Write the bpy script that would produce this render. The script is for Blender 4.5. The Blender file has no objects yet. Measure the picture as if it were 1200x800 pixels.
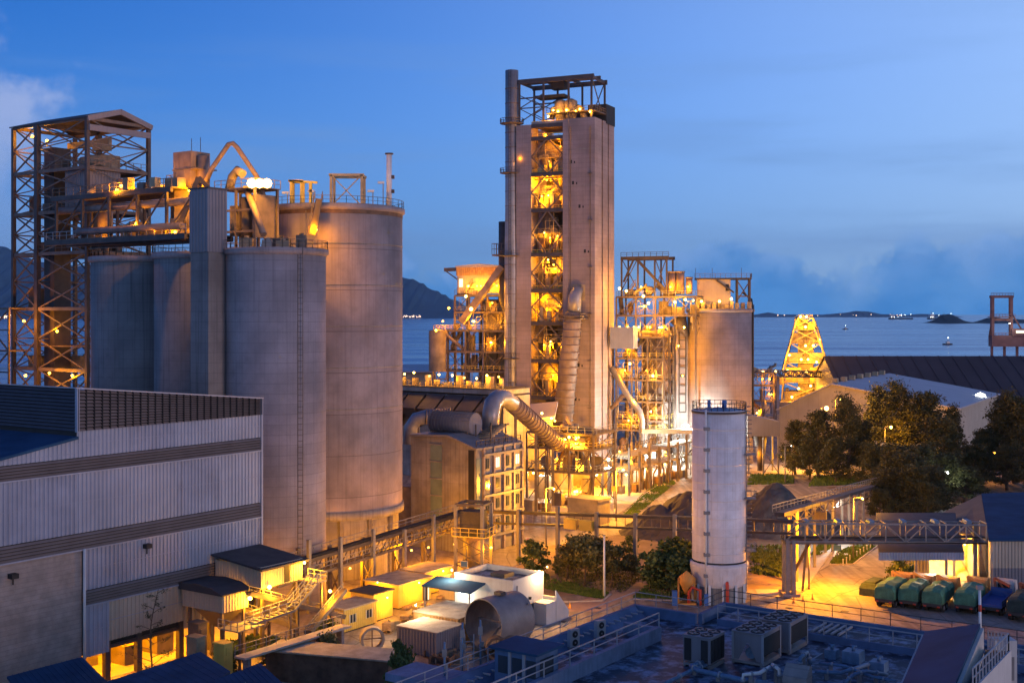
import bpy, math, random
from mathutils import Vector, Matrix
R = math.radians
scene = bpy.context.scene
col = scene.collection
rnd = random.Random(11)

# ------------------------------------------------------------------ camera
FPX, HZ, CH = 1450.0, 368.0, 36.0          # focal length in photo pixels, horizon row, camera height
cam_d = bpy.data.cameras.new('camera'); cam = bpy.data.objects.new('camera', cam_d); col.objects.link(cam)
cam.location = (0, 0, CH); cam.rotation_euler = (R(90), 0, 0)
cam_d.sensor_width = 36; cam_d.lens = FPX / 1200 * 36; cam_d.shift_y = -32 / 1200
cam_d.clip_start = 1; cam_d.clip_end = 80000
scene.camera = cam

# ------------------------------------------------------------------ exposure, engine
scene.view_settings.view_transform = 'Standard'
try: scene.view_settings.look = 'None'
except Exception: pass
scene.view_settings.exposure = 0.42
scene.view_settings.gamma = 1.0
scene.render.engine = 'CYCLES'
scene.cycles.max_bounces = 4
scene.cycles.diffuse_bounces = 3
scene.cycles.glossy_bounces = 2
scene.cycles.use_denoising = True
scene.cycles.sample_clamp_indirect = 4
scene.cycles.use_light_tree = True

# ------------------------------------------------------------------ sky (world) and the afterglow sun
SUN_AZ, SUN_EL = 128.0, 3.5                 # clockwise from the view direction; low behind the camera, to the right
world = bpy.data.worlds.new('World'); scene.world = world; world.use_nodes = True
nt = world.node_tree; nt.nodes.clear()
def wn(t, **k):
    n = nt.nodes.new(t)
    for a, b in k.items(): setattr(n, a, b)
    return n
def wmath(op, a, b=None, c=None, clamp=False):
    n = wn('ShaderNodeMath', operation=op, use_clamp=clamp)
    for i, s in enumerate((a, b, c)):
        if s is None: continue
        if isinstance(s, (int, float)): n.inputs[i].default_value = s
        else: nt.links.new(s, n.inputs[i])
    return n.outputs[0]
def wmap(x, a, b, c=0.0, d=1.0):
    n = wn('ShaderNodeMapRange', interpolation_type='SMOOTHSTEP')
    nt.links.new(x, n.inputs[0])
    for i, q in enumerate((a, b, c, d)): n.inputs[i + 1].default_value = q
    return n.outputs[0]
def wmix(f, a, b, bt='MIX'):
    n = wn('ShaderNodeMix', data_type='RGBA', blend_type=bt)
    for s, i in ((f, 0), (a, 6), (b, 7)):
        if isinstance(s, (int, float)): n.inputs[i].default_value = s
        elif isinstance(s, tuple): n.inputs[i].default_value = (*s, 1)
        else: nt.links.new(s, n.inputs[i])
    return n.outputs[2]
sky = wn('ShaderNodeTexSky', sky_type='NISHITA', sun_disc=False)
sky.sun_elevation = R(11.0); sky.sun_rotation = R(-SUN_AZ)
sky.air_density = 1.0; sky.dust_density = 0.0; sky.ozone_density = 7.0; sky.altitude = 30
tc = wn('ShaderNodeTexCoord')
sep = wn('ShaderNodeSeparateXYZ'); nt.links.new(tc.outputs['Generated'], sep.inputs[0])
dx, dy, dz = sep.outputs
el = wmath('DIVIDE', dz, wmath('SQRT', wmath('ADD', wmath('MULTIPLY', dx, dx), wmath('MULTIPLY', dy, dy))))
az = wmath('ARCTAN2', dx, dy)
def cnoise(scale, ex, ey, ox, detail=6, rough=.55):
    cx = wn('ShaderNodeCombineXYZ')
    nt.links.new(wmath('MULTIPLY_ADD', az, ex, ox), cx.inputs[0]); nt.links.new(wmath('MULTIPLY', el, ey), cx.inputs[1])
    n = wn('ShaderNodeTexNoise'); n.inputs['Scale'].default_value = scale
    n.inputs['Detail'].default_value = detail; n.inputs['Roughness'].default_value = rough
    nt.links.new(cx.outputs[0], n.inputs['Vector']); return n.outputs[0]
# deep blue of the hour after sunset, paler towards the afterglow on the right
base = wmix(1.0, sky.outputs[0], (.62, 1.36, 2.1), 'MULTIPLY')
toward = wmath('ADD', wmath('MULTIPLY', dx, math.sin(R(SUN_AZ))), wmath('MULTIPLY', dy, math.cos(R(SUN_AZ))))
lowair = wmap(el, .26, .0)
base = wmix(wmath('MULTIPLY', lowair, .75), base, (1.5, 3.3, 7.6))
base = wmix(wmath('MULTIPLY', wmath('MULTIPLY', wmap(toward, -.92, .22), .84), wmap(el, .75, .22)), base, (6.2, 8.4, 11.2))
# thin high streaks
streak = wmap(cnoise(3.0, 1.0, 9.0, 3.1, 5), .45, .72)
base = wmix(wmath('MULTIPLY', streak, wmath('MULTIPLY', wmap(el, .30, .10), .50)), base, (1.9, 3.6, 7.2))
# heaped cloud bank along the horizon, ragged top
big = cnoise(3.2, 1.6, 1.2, 5.1, 3)
fine = cnoise(26, 1.0, 1.15, 1.7, 7, .6)
top = wmath('ADD', wmath('MULTIPLY_ADD', big, .21, -.066), wmath('MULTIPLY_ADD', fine, .085, -.042))
dtop = wmath('SUBTRACT', top, el)
bank = wmap(dtop, -.003, .010)
edge = wmap(dtop, .0, .045, 1.0, 0.0)
inner = cnoise(9, 1.0, 2.2, 11.3, 7, .62)
bankc = wmix(wmap(inner, .36, .66), (0.4, 2.8, 7.8), (0.9, 3.6, 8.8))
bankc = wmix(wmath('MULTIPLY', edge, wmap(fine, .42, .62)), bankc, (2.9, 5.2, 9.8))
base = wmix(wmath('MULTIPLY', bank, wmap(dtop, .0, .03, .65, .95)), base, bankc)
# paler heads further round to the left
big2 = cnoise(5.0, 1.0, 1.0, 2.75, 6, .58)
wob = wmath('ADD', wmath('MULTIPLY_ADD', big2, .34, -.17), wmath('MULTIPLY_ADD', fine, .06, -.03))
puff = wmap(wmath('ADD', wmath('SUBTRACT', -.378, az), wob), -.012, .030)
puff = wmath('MULTIPLY', puff, wmap(wmath('SUBTRACT', el, wob), .245, .205, 0.0, 1.0))
puff = wmath('MULTIPLY', puff, wmap(el, .06, .17, .25, 1.0))
base = wmix(wmath('MULTIPLY', puff, .65), base, (5.2, 6.0, 9.0))
bg = wn('ShaderNodeBackground'); bg.inputs[1].default_value = 0.070
nt.links.new(base, bg.inputs[0])
wo = wn('ShaderNodeOutputWorld'); nt.links.new(bg.outputs[0], wo.inputs[0])

sd = bpy.data.lights.new('sun', 'SUN'); sun = bpy.data.objects.new('sun', sd); col.objects.link(sun)
sd.energy = 0.80; sd.angle = R(14); sd.color = (1.0, .66, .64)
_sv = Vector((math.sin(R(SUN_AZ)) * math.cos(R(SUN_EL)), math.cos(R(SUN_AZ)) * math.cos(R(SUN_EL)), math.sin(R(SUN_EL))))
sun.rotation_euler = (-_sv).to_track_quat('-Z', 'Y').to_euler()
LG = 3.2                                    # one gain for all lamps of the plant

# ------------------------------------------------------------------ pixel and site geometry
TH = R(34.6)
EX, EY = Vector((math.cos(TH), -math.sin(TH), 0)), Vector((math.sin(TH), math.cos(TH), 0))
def pix(px, py, D): return Vector(((px - 600) / FPX * D, D, CH - (py - HZ) / FPX * D))
def gnd(px, py, z=0.0): return pix(px, py, (CH - z) * FPX / (py - HZ))
def sx(p): return p.x * EX.x + p.y * EX.y
def sy(p): return p.x * EY.x + p.y * EY.y
def onx(px, py, xs):                        # a pixel on the site plane x = xs -> (y, z)
    t = (px - 600) / FPX; Y = xs / (EX.x * t + EX.y)
    return Y * (EY.x * t + EY.y), CH - (py - HZ) * Y / FPX
def ony(px, py, ys):
    t = (px - 600) / FPX; Y = ys / (EY.x * t + EY.y)
    return Y * (EX.x * t + EX.y), CH - (py - HZ) * Y / FPX
class Frame:
    def __init__(s, o=(0, 0, 0), deg=0.0):
        s.o = Vector(o); s.c = math.cos(R(deg)); s.s = math.sin(R(deg))
    def __call__(s, p): return Vector((s.o.x + s.c * p[0] - s.s * p[1], s.o.y + s.s * p[0] + s.c * p[1], s.o.z + p[2]))
    def inv(s, p):
        q = Vector(p) - s.o
        return Vector((s.c * q.x + s.s * q.y, -s.s * q.x + s.c * q.y, q.z))
class KFrame(Frame):                        # the intake group: site grid set closer in with the hall
    def __call__(s, p): return Frame.__call__(s, (p[0] * .934, p[1] * .934, 0.0 if p[2] <= .02 else CH - (CH - p[2]) * .934))
KS = KFrame((0, 0, 0), -34.6)
W0 = Frame()
ST = Frame((0, 0, 0), -34.6)

# ------------------------------------------------------------------ mesh builder
class MB:
    def __init__(s, F=W0): s.F = F; s.v = []; s.f = []; s.sm = []
    def add(s, vs, fs, smooth=False):
        b = len(s.v); s.v += [s.F(p) for p in vs]
        s.f += [tuple(b + i for i in f) for f in fs]
        s.sm += ([smooth] * len(fs) if isinstance(smooth, bool) else smooth)
        return s
    def box(s, x0, x1, y0, y1, z0, z1):
        return s.add([(x0,y0,z0),(x1,y0,z0),(x1,y1,z0),(x0,y1,z0),(x0,y0,z1),(x1,y0,z1),(x1,y1,z1),(x0,y1,z1)],
                     [(0,3,2,1),(4,5,6,7),(0,1,5,4),(1,2,6,5),(2,3,7,6),(3,0,4,7)])
    def cbox(s, c, d): return s.box(c[0]-d[0]/2, c[0]+d[0]/2, c[1]-d[1]/2, c[1]+d[1]/2, c[2]-d[2]/2, c[2]+d[2]/2)
    def beam(s, a, b, w, h=None):
        a = Vector(a); b = Vector(b); h = h or w
        d = (b - a)
        if d.length < 1e-6: return s
        d.normalize(); up = Vector((0, 0, 1)) if abs(d.z) < .95 else Vector((0, 1, 0))
        x = d.cross(up).normalized() * (w / 2); y = x.cross(d).normalized() * (h / 2)
        vs = []
        for p in (a, b): vs += [p - x - y, p + x - y, p + x + y, p - x + y]
        return s.add(vs, [(0,1,2,3),(7,6,5,4),(0,4,5,1),(1,5,6,2),(2,6,7,3),(3,7,4,0)])
    def tube(s, pts, r, n=8, cap=True, smooth=True):
        pts = [Vector(p) for p in pts]; rs = r if isinstance(r, (list, tuple)) else [r] * len(pts)
        vs = []; ref = None
        for i, p in enumerate(pts):
            d = (pts[min(i+1, len(pts)-1)] - pts[max(i-1, 0)]).normalized()
            if ref is None: ref = Vector((0, 0, 1)) if abs(d.z) < .9 else Vector((1, 0, 0))
            x = (ref - d * ref.dot(d)).normalized(); y = d.cross(x); ref = x
            k = 1.0
            if 0 < i < len(pts) - 1:
                d1 = (p - pts[i-1]).normalized(); k = 1 / max(.5, d1.dot(d))
            for j in range(n):
                a = 2 * math.pi * j / n
                vs.append(p + (x * math.cos(a) + y * math.sin(a)) * rs[i])
        fs = []; sm = []
        for i in range(len(pts) - 1):
            for j in range(n):
                fs.append((i*n+j, i*n+(j+1) % n, (i+1)*n+(j+1) % n, (i+1)*n+j)); sm.append(smooth)
        if cap:
            fs.append(tuple(reversed(range(n)))); fs.append(tuple((len(pts)-1)*n + j for j in range(n))); sm += [False, False]
        return s.add(vs, fs, sm)
    def cyl(s, a, b, r, n=12, r2=None, cap=True): return s.tube([a, b], [r, r if r2 is None else r2], n, cap)
    def lathe(s, c, prof, n=24, smooth=True, a0=0.0, a1=2*math.pi):
        full = abs(a1 - a0 - 2*math.pi) < 1e-6; m = n if full else n + 1
        vs = []; fs = []
        for r, z in prof:
            for j in range(m):
                a = a0 + (a1 - a0) * j / n
                vs.append((c[0] + r * math.cos(a), c[1] + r * math.sin(a), c[2] + z))
        for i in range(len(prof) - 1):
            for j in range(n):
                k = (j + 1) % m
                fs.append((i*m+j, i*m+k, (i+1)*m+k, (i+1)*m+j))
        return s.add(vs, fs, smooth)
    def prism(s, poly, z0, z1):
        n = len(poly)
        return s.add([(p[0], p[1], z0) for p in poly] + [(p[0], p[1], z1) for p in poly],
                     [tuple(reversed(range(n))), tuple(range(n, 2*n))] + [(i, (i+1) % n, n+(i+1) % n, n+i) for i in range(n)])
    def prismx(s, poly, x0, x1):             # poly in (y, z)
        n = len(poly)
        return s.add([(x0, *p) for p in poly] + [(x1, *p) for p in poly],
                     [tuple(reversed(range(n))), tuple(range(n, 2*n))] + [(i, (i+1) % n, n+(i+1) % n, n+i) for i in range(n)])
    def prismy(s, poly, y0, y1):             # poly in (x, z)
        n = len(poly)
        return s.add([(p[0], y0, p[1]) for p in poly] + [(p[0], y1, p[1]) for p in poly],
                     [tuple(range(n)), tuple(reversed(range(n, 2*n)))] + [(i, n+i, n+(i+1) % n, (i+1) % n) for i in range(n)])
    def slab(s, a, b, c, d, t):              # four corners and a thickness downwards
        q = [Vector(p) for p in (a, b, c, d)]; o = Vector((0, 0, -t))
        return s.add(q + [p + o for p in q], [(0,1,2,3),(7,6,5,4),(0,4,5,1),(1,5,6,2),(2,6,7,3),(3,7,4,0)])
    def sphere(s, c, r, n=10, sq=1.0):
        m = max(4, n // 2)
        return s.lathe((c[0], c[1], c[2]), [(max(.001, r * math.sin(math.pi * i / m)), -r * sq * math.cos(math.pi * i / m)) for i in range(m + 1)], n)
    def rail(s, pts, h=1.05, step=1.6, t=.05, mid=True, closed=False):
        pts = [Vector(p) for p in pts]
        if closed: pts = pts + [pts[0]]
        for a, b in zip(pts[:-1], pts[1:]):
            L = (b - a).length
            if L < .05: continue
            n = max(1, round(L / step)); up = Vector((0, 0, h))
            s.beam(a + up, b + up, t * 1.1)
            if mid: s.beam(a + up * .52, b + up * .52, t * .8)
            for i in range(n + 1): s.beam(a.lerp(b, i / n), a.lerp(b, i / n) + up, t)
        return s
    def ring(s, c, r, z, n=24, a0=0, a1=360):
        return [(c[0] + r * math.cos(R(a0 + (a1 - a0) * i / n)), c[1] + r * math.sin(R(a0 + (a1 - a0) * i / n)), z) for i in range(n + (0 if a1 - a0 == 360 else 1))]
    def ladder(s, x, y, z0, z1, w=.5, ax='x', step=.6, t=.06, cage=False):
        o = (w / 2, 0) if ax == 'x' else (0, w / 2)
        for k in (-1, 1): s.beam((x + k*o[0], y + k*o[1], z0), (x + k*o[0], y + k*o[1], z1), t)
        n = int((z1 - z0) / step)
        for i in range(n): s.beam((x - o[0], y - o[1], z0 + i*step), (x + o[0], y + o[1], z0 + i*step), t * .7)
        return s
    def truss(s, a, b, h, n, t=.15, up=(0, 0, 1)):
        a = Vector(a); b = Vector(b); u = Vector(up) * h
        s.beam(a, b, t); s.beam(a + u, b + u, t)
        for i in range(n + 1): s.beam(a.lerp(b, i / n), a.lerp(b, i / n) + u, t * .7)
        for i in range(n):
            p, q = a.lerp(b, i / n), a.lerp(b, (i + 1) / n)
            if i % 2: p, q = q, p
            s.beam(p, q + u, t * .7)
        return s
    def xbrace(s, a, b, c, d, t=.15): return s.beam(a, c, t).beam(b, d, t)
    def corr(s, p, q, lo, hi, pitch=.55, depth=.09, nrm=None):
        # ribbed sheet from plan point p to q; lo(k), hi(k) give the bottom and top heights at fraction k
        p = Vector((*p[:2], 0)); q = Vector((*q[:2], 0)); d = (q - p); L = d.length; d.normalize()
        nv = Vector(nrm) if nrm else Vector((d.y, -d.x, 0))
        n = max(1, int(L / pitch)); ks = []
        for i in range(n):
            for fr, o in ((0, 0), (.3, 0), (.42, 1), (.88, 1)): ks.append(((i + fr) / n, o))
        ks.append((1.0, 0)); vs = []
        for k, o in ks:
            b = p + d * (L * k) + nv * (depth * o)
            vs += [(b.x, b.y, lo(k)), (b.x, b.y, hi(k))]
        return s.add(vs, [(2*i, 2*i+2, 2*i+3, 2*i+1) for i in range(len(ks) - 1)])

ORG = {}
def thing(name, label, cat, loc=(0, 0, 0), group=None):
    o = bpy.data.objects.new(name, None); col.objects.link(o); o.location = loc; o.empty_display_size = .5
    o['label'] = label; o['category'] = cat
    if group: o['group'] = group
    ORG[o.name] = Vector(loc); return o
def rel(name, mb, off):
    me = bpy.data.meshes.new(name); me.from_pydata([tuple(p - off) for p in mb.v], [], mb.f)
    me.polygons.foreach_set('use_smooth', mb.sm); me.update(); return me
def part(name, mb, m, parent, label=None, kind=None):
    off = ORG[parent.name]; o = bpy.data.objects.new(name, rel(name, mb, off)); col.objects.link(o)
    o.data.materials.append(M(m)); o.parent = parent; ORG[o.name] = off
    if label: o['label'] = label
    if kind: o['kind'] = kind
    return o
def single(name, mb, m, label, cat, loc=(0, 0, 0), group=None, kind=None):
    o = bpy.data.objects.new(name, rel(name, mb, Vector(loc))); col.objects.link(o); o.location = loc
    o.data.materials.append(M(m)); ORG[o.name] = Vector(loc)
    if kind: o['kind'] = kind
    if label: o['label'] = label
    if cat: o['category'] = cat
    if group: o['group'] = group
    return o
def structure(name, mb, m): return single(name, mb, m, None, None, kind='structure')
def copy_tree(o, parent=None, loc=None, rz=None, label=None):
    c = o.copy(); col.objects.link(c)
    if parent: c.parent = parent
    if loc is not None: c.location = loc
    if rz is not None: c.rotation_euler = (0, 0, R(rz))
    if label: c['label'] = label
    for ch in list(o.children): copy_tree(ch, c)
    return c
# ------------------------------------------------------------------ materials (procedural)
MATS = {}; SPEC = {}
def M(n):
    if n not in MATS: MATS[n] = SPEC[n](n)
    return MATS[n]
def surf(colr, rough=.85, metal=0.0, var=.25, scale=.6, streak=0.0, lines=None, bump=.0, bscale=6.0, dark=None, spec=.3, dirt=0.0, dirtc=(.10,.07,.05), dthr=(.5, .75)):
    def make(name):
        m = bpy.data.materials.new(name); m.use_nodes = True; t = m.node_tree; b = t.nodes['Principled BSDF']
        N = t.nodes.new; L = t.links.new
        tc = N('ShaderNodeTexCoord'); geo = tc.outputs['Object']
        def noise(sc, det=4, vec=None, rg=.55):
            n = N('ShaderNodeTexNoise'); n.inputs['Scale'].default_value = sc; n.inputs['Detail'].default_value = det; n.inputs['Roughness'].default_value = rg
            L(vec or geo, n.inputs['Vector']); return n.outputs[0]
        def mapr(x, a, b_, c=0., d=1.):
            n = N('ShaderNodeMapRange'); L(x, n.inputs[0])
            for i, q in enumerate((a, b_, c, d)): n.inputs[i+1].default_value = q
            return n.outputs[0]
        def mix(f, a, c, bt='MIX'):
            n = N('ShaderNodeMix'); n.data_type = 'RGBA'; n.blend_type = bt
            for s_, i in ((f, 0), (a, 6), (c, 7)):
                if isinstance(s_, (int, float)): n.inputs[i].default_value = s_
                elif isinstance(s_, tuple): n.inputs[i].default_value = (*s_, 1)
                else: L(s_, n.inputs[i])
            return n.outputs[2]
        dk = dark or tuple(c * .45 for c in colr)
        f = mapr(noise(scale, 6), .35, .68)
        c = mix(f, tuple(q * (1 - var) for q in colr), tuple(min(.9, q * (1 + var * .7)) for q in colr))
        if streak:
            mp = N('ShaderNodeMapping'); mp.inputs['Scale'].default_value = (3.4, 3.4, .06); L(geo, mp.inputs[0])
            c = mix(mapr(noise(1.0, 5, mp.outputs[0], .65), .5, .78, 0., streak), c, dk)
        if lines:                            # lift joints: (spacing, strength)
            sp = N('ShaderNodeSeparateXYZ'); L(geo, sp.inputs[0])
            w = N('ShaderNodeMath'); w.operation = 'FRACT'
            d = N('ShaderNodeMath'); d.operation = 'DIVIDE'; L(sp.outputs[2], d.inputs[0]); d.inputs[1].default_value = lines[0]; L(d.outputs[0], w.inputs[0])
            lt = N('ShaderNodeMath'); lt.operation = 'LESS_THAN'; L(w.outputs[0], lt.inputs[0]); lt.inputs[1].default_value = lines[2] if len(lines) > 2 else .06
            mm = N('ShaderNodeMath'); mm.operation = 'MULTIPLY'; L(lt.outputs[0], mm.inputs[0]); mm.inputs[1].default_value = lines[1]
            c = mix(mm.outputs[0], c, dk)
            # each lift a slightly different tone
            fl = N('ShaderNodeMath'); fl.operation = 'FLOOR'; L(d.outputs[0], fl.inputs[0])
            wn_ = N('ShaderNodeTexWhiteNoise'); wn_.noise_dimensions = '1D'; L(fl.outputs[0], wn_.inputs['W'])
            c = mix(mapr(wn_.outputs[0], 0, 1, 0, .16), c, dk)
        if dirt:
            c = mix(mapr(noise(scale * 2.7, 7, None, .7), dthr[0], dthr[1], 0., dirt), c, dirtc)
        L(c, b.inputs['Base Color'])
        b.inputs['Roughness'].default_value = rough; b.inputs['Metallic'].default_value = metal
        b.inputs['Specular IOR Level'].default_value = spec
        if bump:
            bp = N('ShaderNodeBump'); bp.inputs['Strength'].default_value = bump; bp.inputs['Distance'].default_value = .05
            L(noise(bscale, 5), bp.inputs['Height']); L(bp.outputs[0], b.inputs['Normal'])
        return m
    return make
def glow(colr, st):
    def make(name):
        m = bpy.data.materials.new(name); m.use_nodes = True; b = m.node_tree.nodes['Principled BSDF']
        b.inputs['Base Color'].default_value = (.8, .8, .8, 1)
        b.inputs['Emission Color'].default_value = (*colr, 1); b.inputs['Emission Strength'].default_value = st
        m.cycles.emission_sampling = 'NONE'; return m
    return make
def leafm(c1, c2):
    def make(name):
        m = bpy.data.materials.new(name); m.use_nodes = True; t = m.node_tree; b = t.nodes['Principled BSDF']
        n = t.nodes.new('ShaderNodeTexNoise'); n.inputs['Scale'].default_value = .9; n.inputs['Detail'].default_value = 4
        tc = t.nodes.new('ShaderNodeTexCoord'); t.links.new(tc.outputs['Object'], n.inputs['Vector'])
        r = t.nodes.new('ShaderNodeValToRGB'); r.color_ramp.elements[0].position = .35; r.color_ramp.elements[1].position = .68
        r.color_ramp.elements[0].color = (*c1, 1); r.color_ramp.elements[1].color = (*c2, 1)
        t.links.new(n.outputs[0], r.inputs[0]); t.links.new(r.outputs[0], b.inputs['Base Color'])
        b.inputs['Roughness'].default_value = .7; b.inputs['Specular IOR Level'].default_value = .2
        return m
    return make
def ground_mat(name):
    m = bpy.data.materials.new(name); m.use_nodes = True; t = m.node_tree; b = t.nodes['Principled BSDF']; N = t.nodes.new; L = t.links.new
    tc = N('ShaderNodeTexCoord')
    def noise(sc, det=6, rg=.6):
        n = N('ShaderNodeTexNoise'); n.inputs['Scale'].default_value = sc; n.inputs['Detail'].default_value = det; n.inputs['Roughness'].default_value = rg
        L(tc.outputs['Object'], n.inputs['Vector']); return n.outputs[0]
    def ramp(x, *st):
        r = N('ShaderNodeValToRGB'); e = r.color_ramp.elements
        while len(e) < len(st): e.new(.5)
        for q, (p, c) in zip(e, st): q.position = p; q.color = (*c, 1)
        L(x, r.inputs[0]); return r.outputs[0]
    c = ramp(noise(.07), (.3, (.20, .165, .135)), (.5, (.29, .25, .21)), (.72, (.37, .33, .29)))
    c2 = ramp(noise(.9, 8, .7), (.3, (.55, .52, .5)), (.62, (1, 1, 1)))
    mx = N('ShaderNodeMix'); mx.data_type = 'RGBA'; mx.blend_type = 'MULTIPLY'; mx.inputs[0].default_value = .7
    L(c, mx.inputs[6]); L(c2, mx.inputs[7])
    mp = N('ShaderNodeMapping'); mp.inputs['Rotation'].default_value = (0, 0, R(34.6)); mp.inputs['Scale'].default_value = (.75, .035, 1); L(tc.outputs['Object'], mp.inputs[0])
    tn = N('ShaderNodeTexNoise'); tn.inputs['Scale'].default_value = 1; tn.inputs['Detail'].default_value = 5; L(mp.outputs[0], tn.inputs['Vector'])
    tr = ramp(tn.outputs[0], (.42, (.62, .58, .55)), (.56, (1, 1, 1)), (.66, (1.15, 1.12, 1.1)))
    m2 = N('ShaderNodeMix'); m2.data_type = 'RGBA'; m2.blend_type = 'MULTIPLY'; m2.inputs[0].default_value = .75; L(mx.outputs[2], m2.inputs[6]); L(tr, m2.inputs[7])
    vo = N('ShaderNodeTexVoronoi'); vo.feature = 'DISTANCE_TO_EDGE'; vo.inputs['Scale'].default_value = .16; L(tc.outputs['Object'], vo.inputs['Vector'])
    cr = ramp(vo.outputs['Distance'], (.0, (.35, .33, .3)), (.018, (1, 1, 1)))
    m3 = N('ShaderNodeMix'); m3.data_type = 'RGBA'; m3.blend_type = 'MULTIPLY'; m3.inputs[0].default_value = .8; L(m2.outputs[2], m3.inputs[6]); L(cr, m3.inputs[7])
    L(m3.outputs[2], b.inputs['Base Color'])
    b.inputs['Roughness'].default_value = .75; b.inputs['Specular IOR Level'].default_value = .35
    bp = N('ShaderNodeBump'); bp.inputs['Strength'].default_value = .3; bp.inputs['Distance'].default_value = .08
    L(noise(3, 6), bp.inputs['Height']); L(bp.outputs[0], b.inputs['Normal']); return m
def sea_mat(name):
    m = bpy.data.materials.new(name); m.use_nodes = True; t = m.node_tree; b = t.nodes['Principled BSDF']; N = t.nodes.new; L = t.links.new
    tc = N('ShaderNodeTexCoord'); mp = N('ShaderNodeMapping'); mp.inputs['Scale'].default_value = (.0016, .018, 1); L(tc.outputs['Object'], mp.inputs[0])
    n = N('ShaderNodeTexNoise'); n.inputs['Scale'].default_value = 1; n.inputs['Detail'].default_value = 6; L(mp.outputs[0], n.inputs['Vector'])
    r = N('ShaderNodeMapRange'); L(n.outputs[0], r.inputs[0]); r.inputs[1].default_value = .35; r.inputs[2].default_value = .7; r.inputs[3].default_value = .10; r.inputs[4].default_value = .34
    L(r.outputs[0], b.inputs['Roughness'])
    b.inputs['Base Color'].default_value = (.006, .085, .27, 1); b.inputs['IOR'].default_value = 1.33
    n2 = N('ShaderNodeTexNoise'); n2.inputs['Scale'].default_value = .25; n2.inputs['Detail'].default_value = 5; L(tc.outputs['Object'], n2.inputs['Vector'])
    bp = N('ShaderNodeBump'); bp.inputs['Strength'].default_value = .06; bp.inputs['Distance'].default_value = .3; L(n2.outputs[0], bp.inputs['Height']); L(bp.outputs[0], b.inputs['Normal'])
    return m
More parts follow.
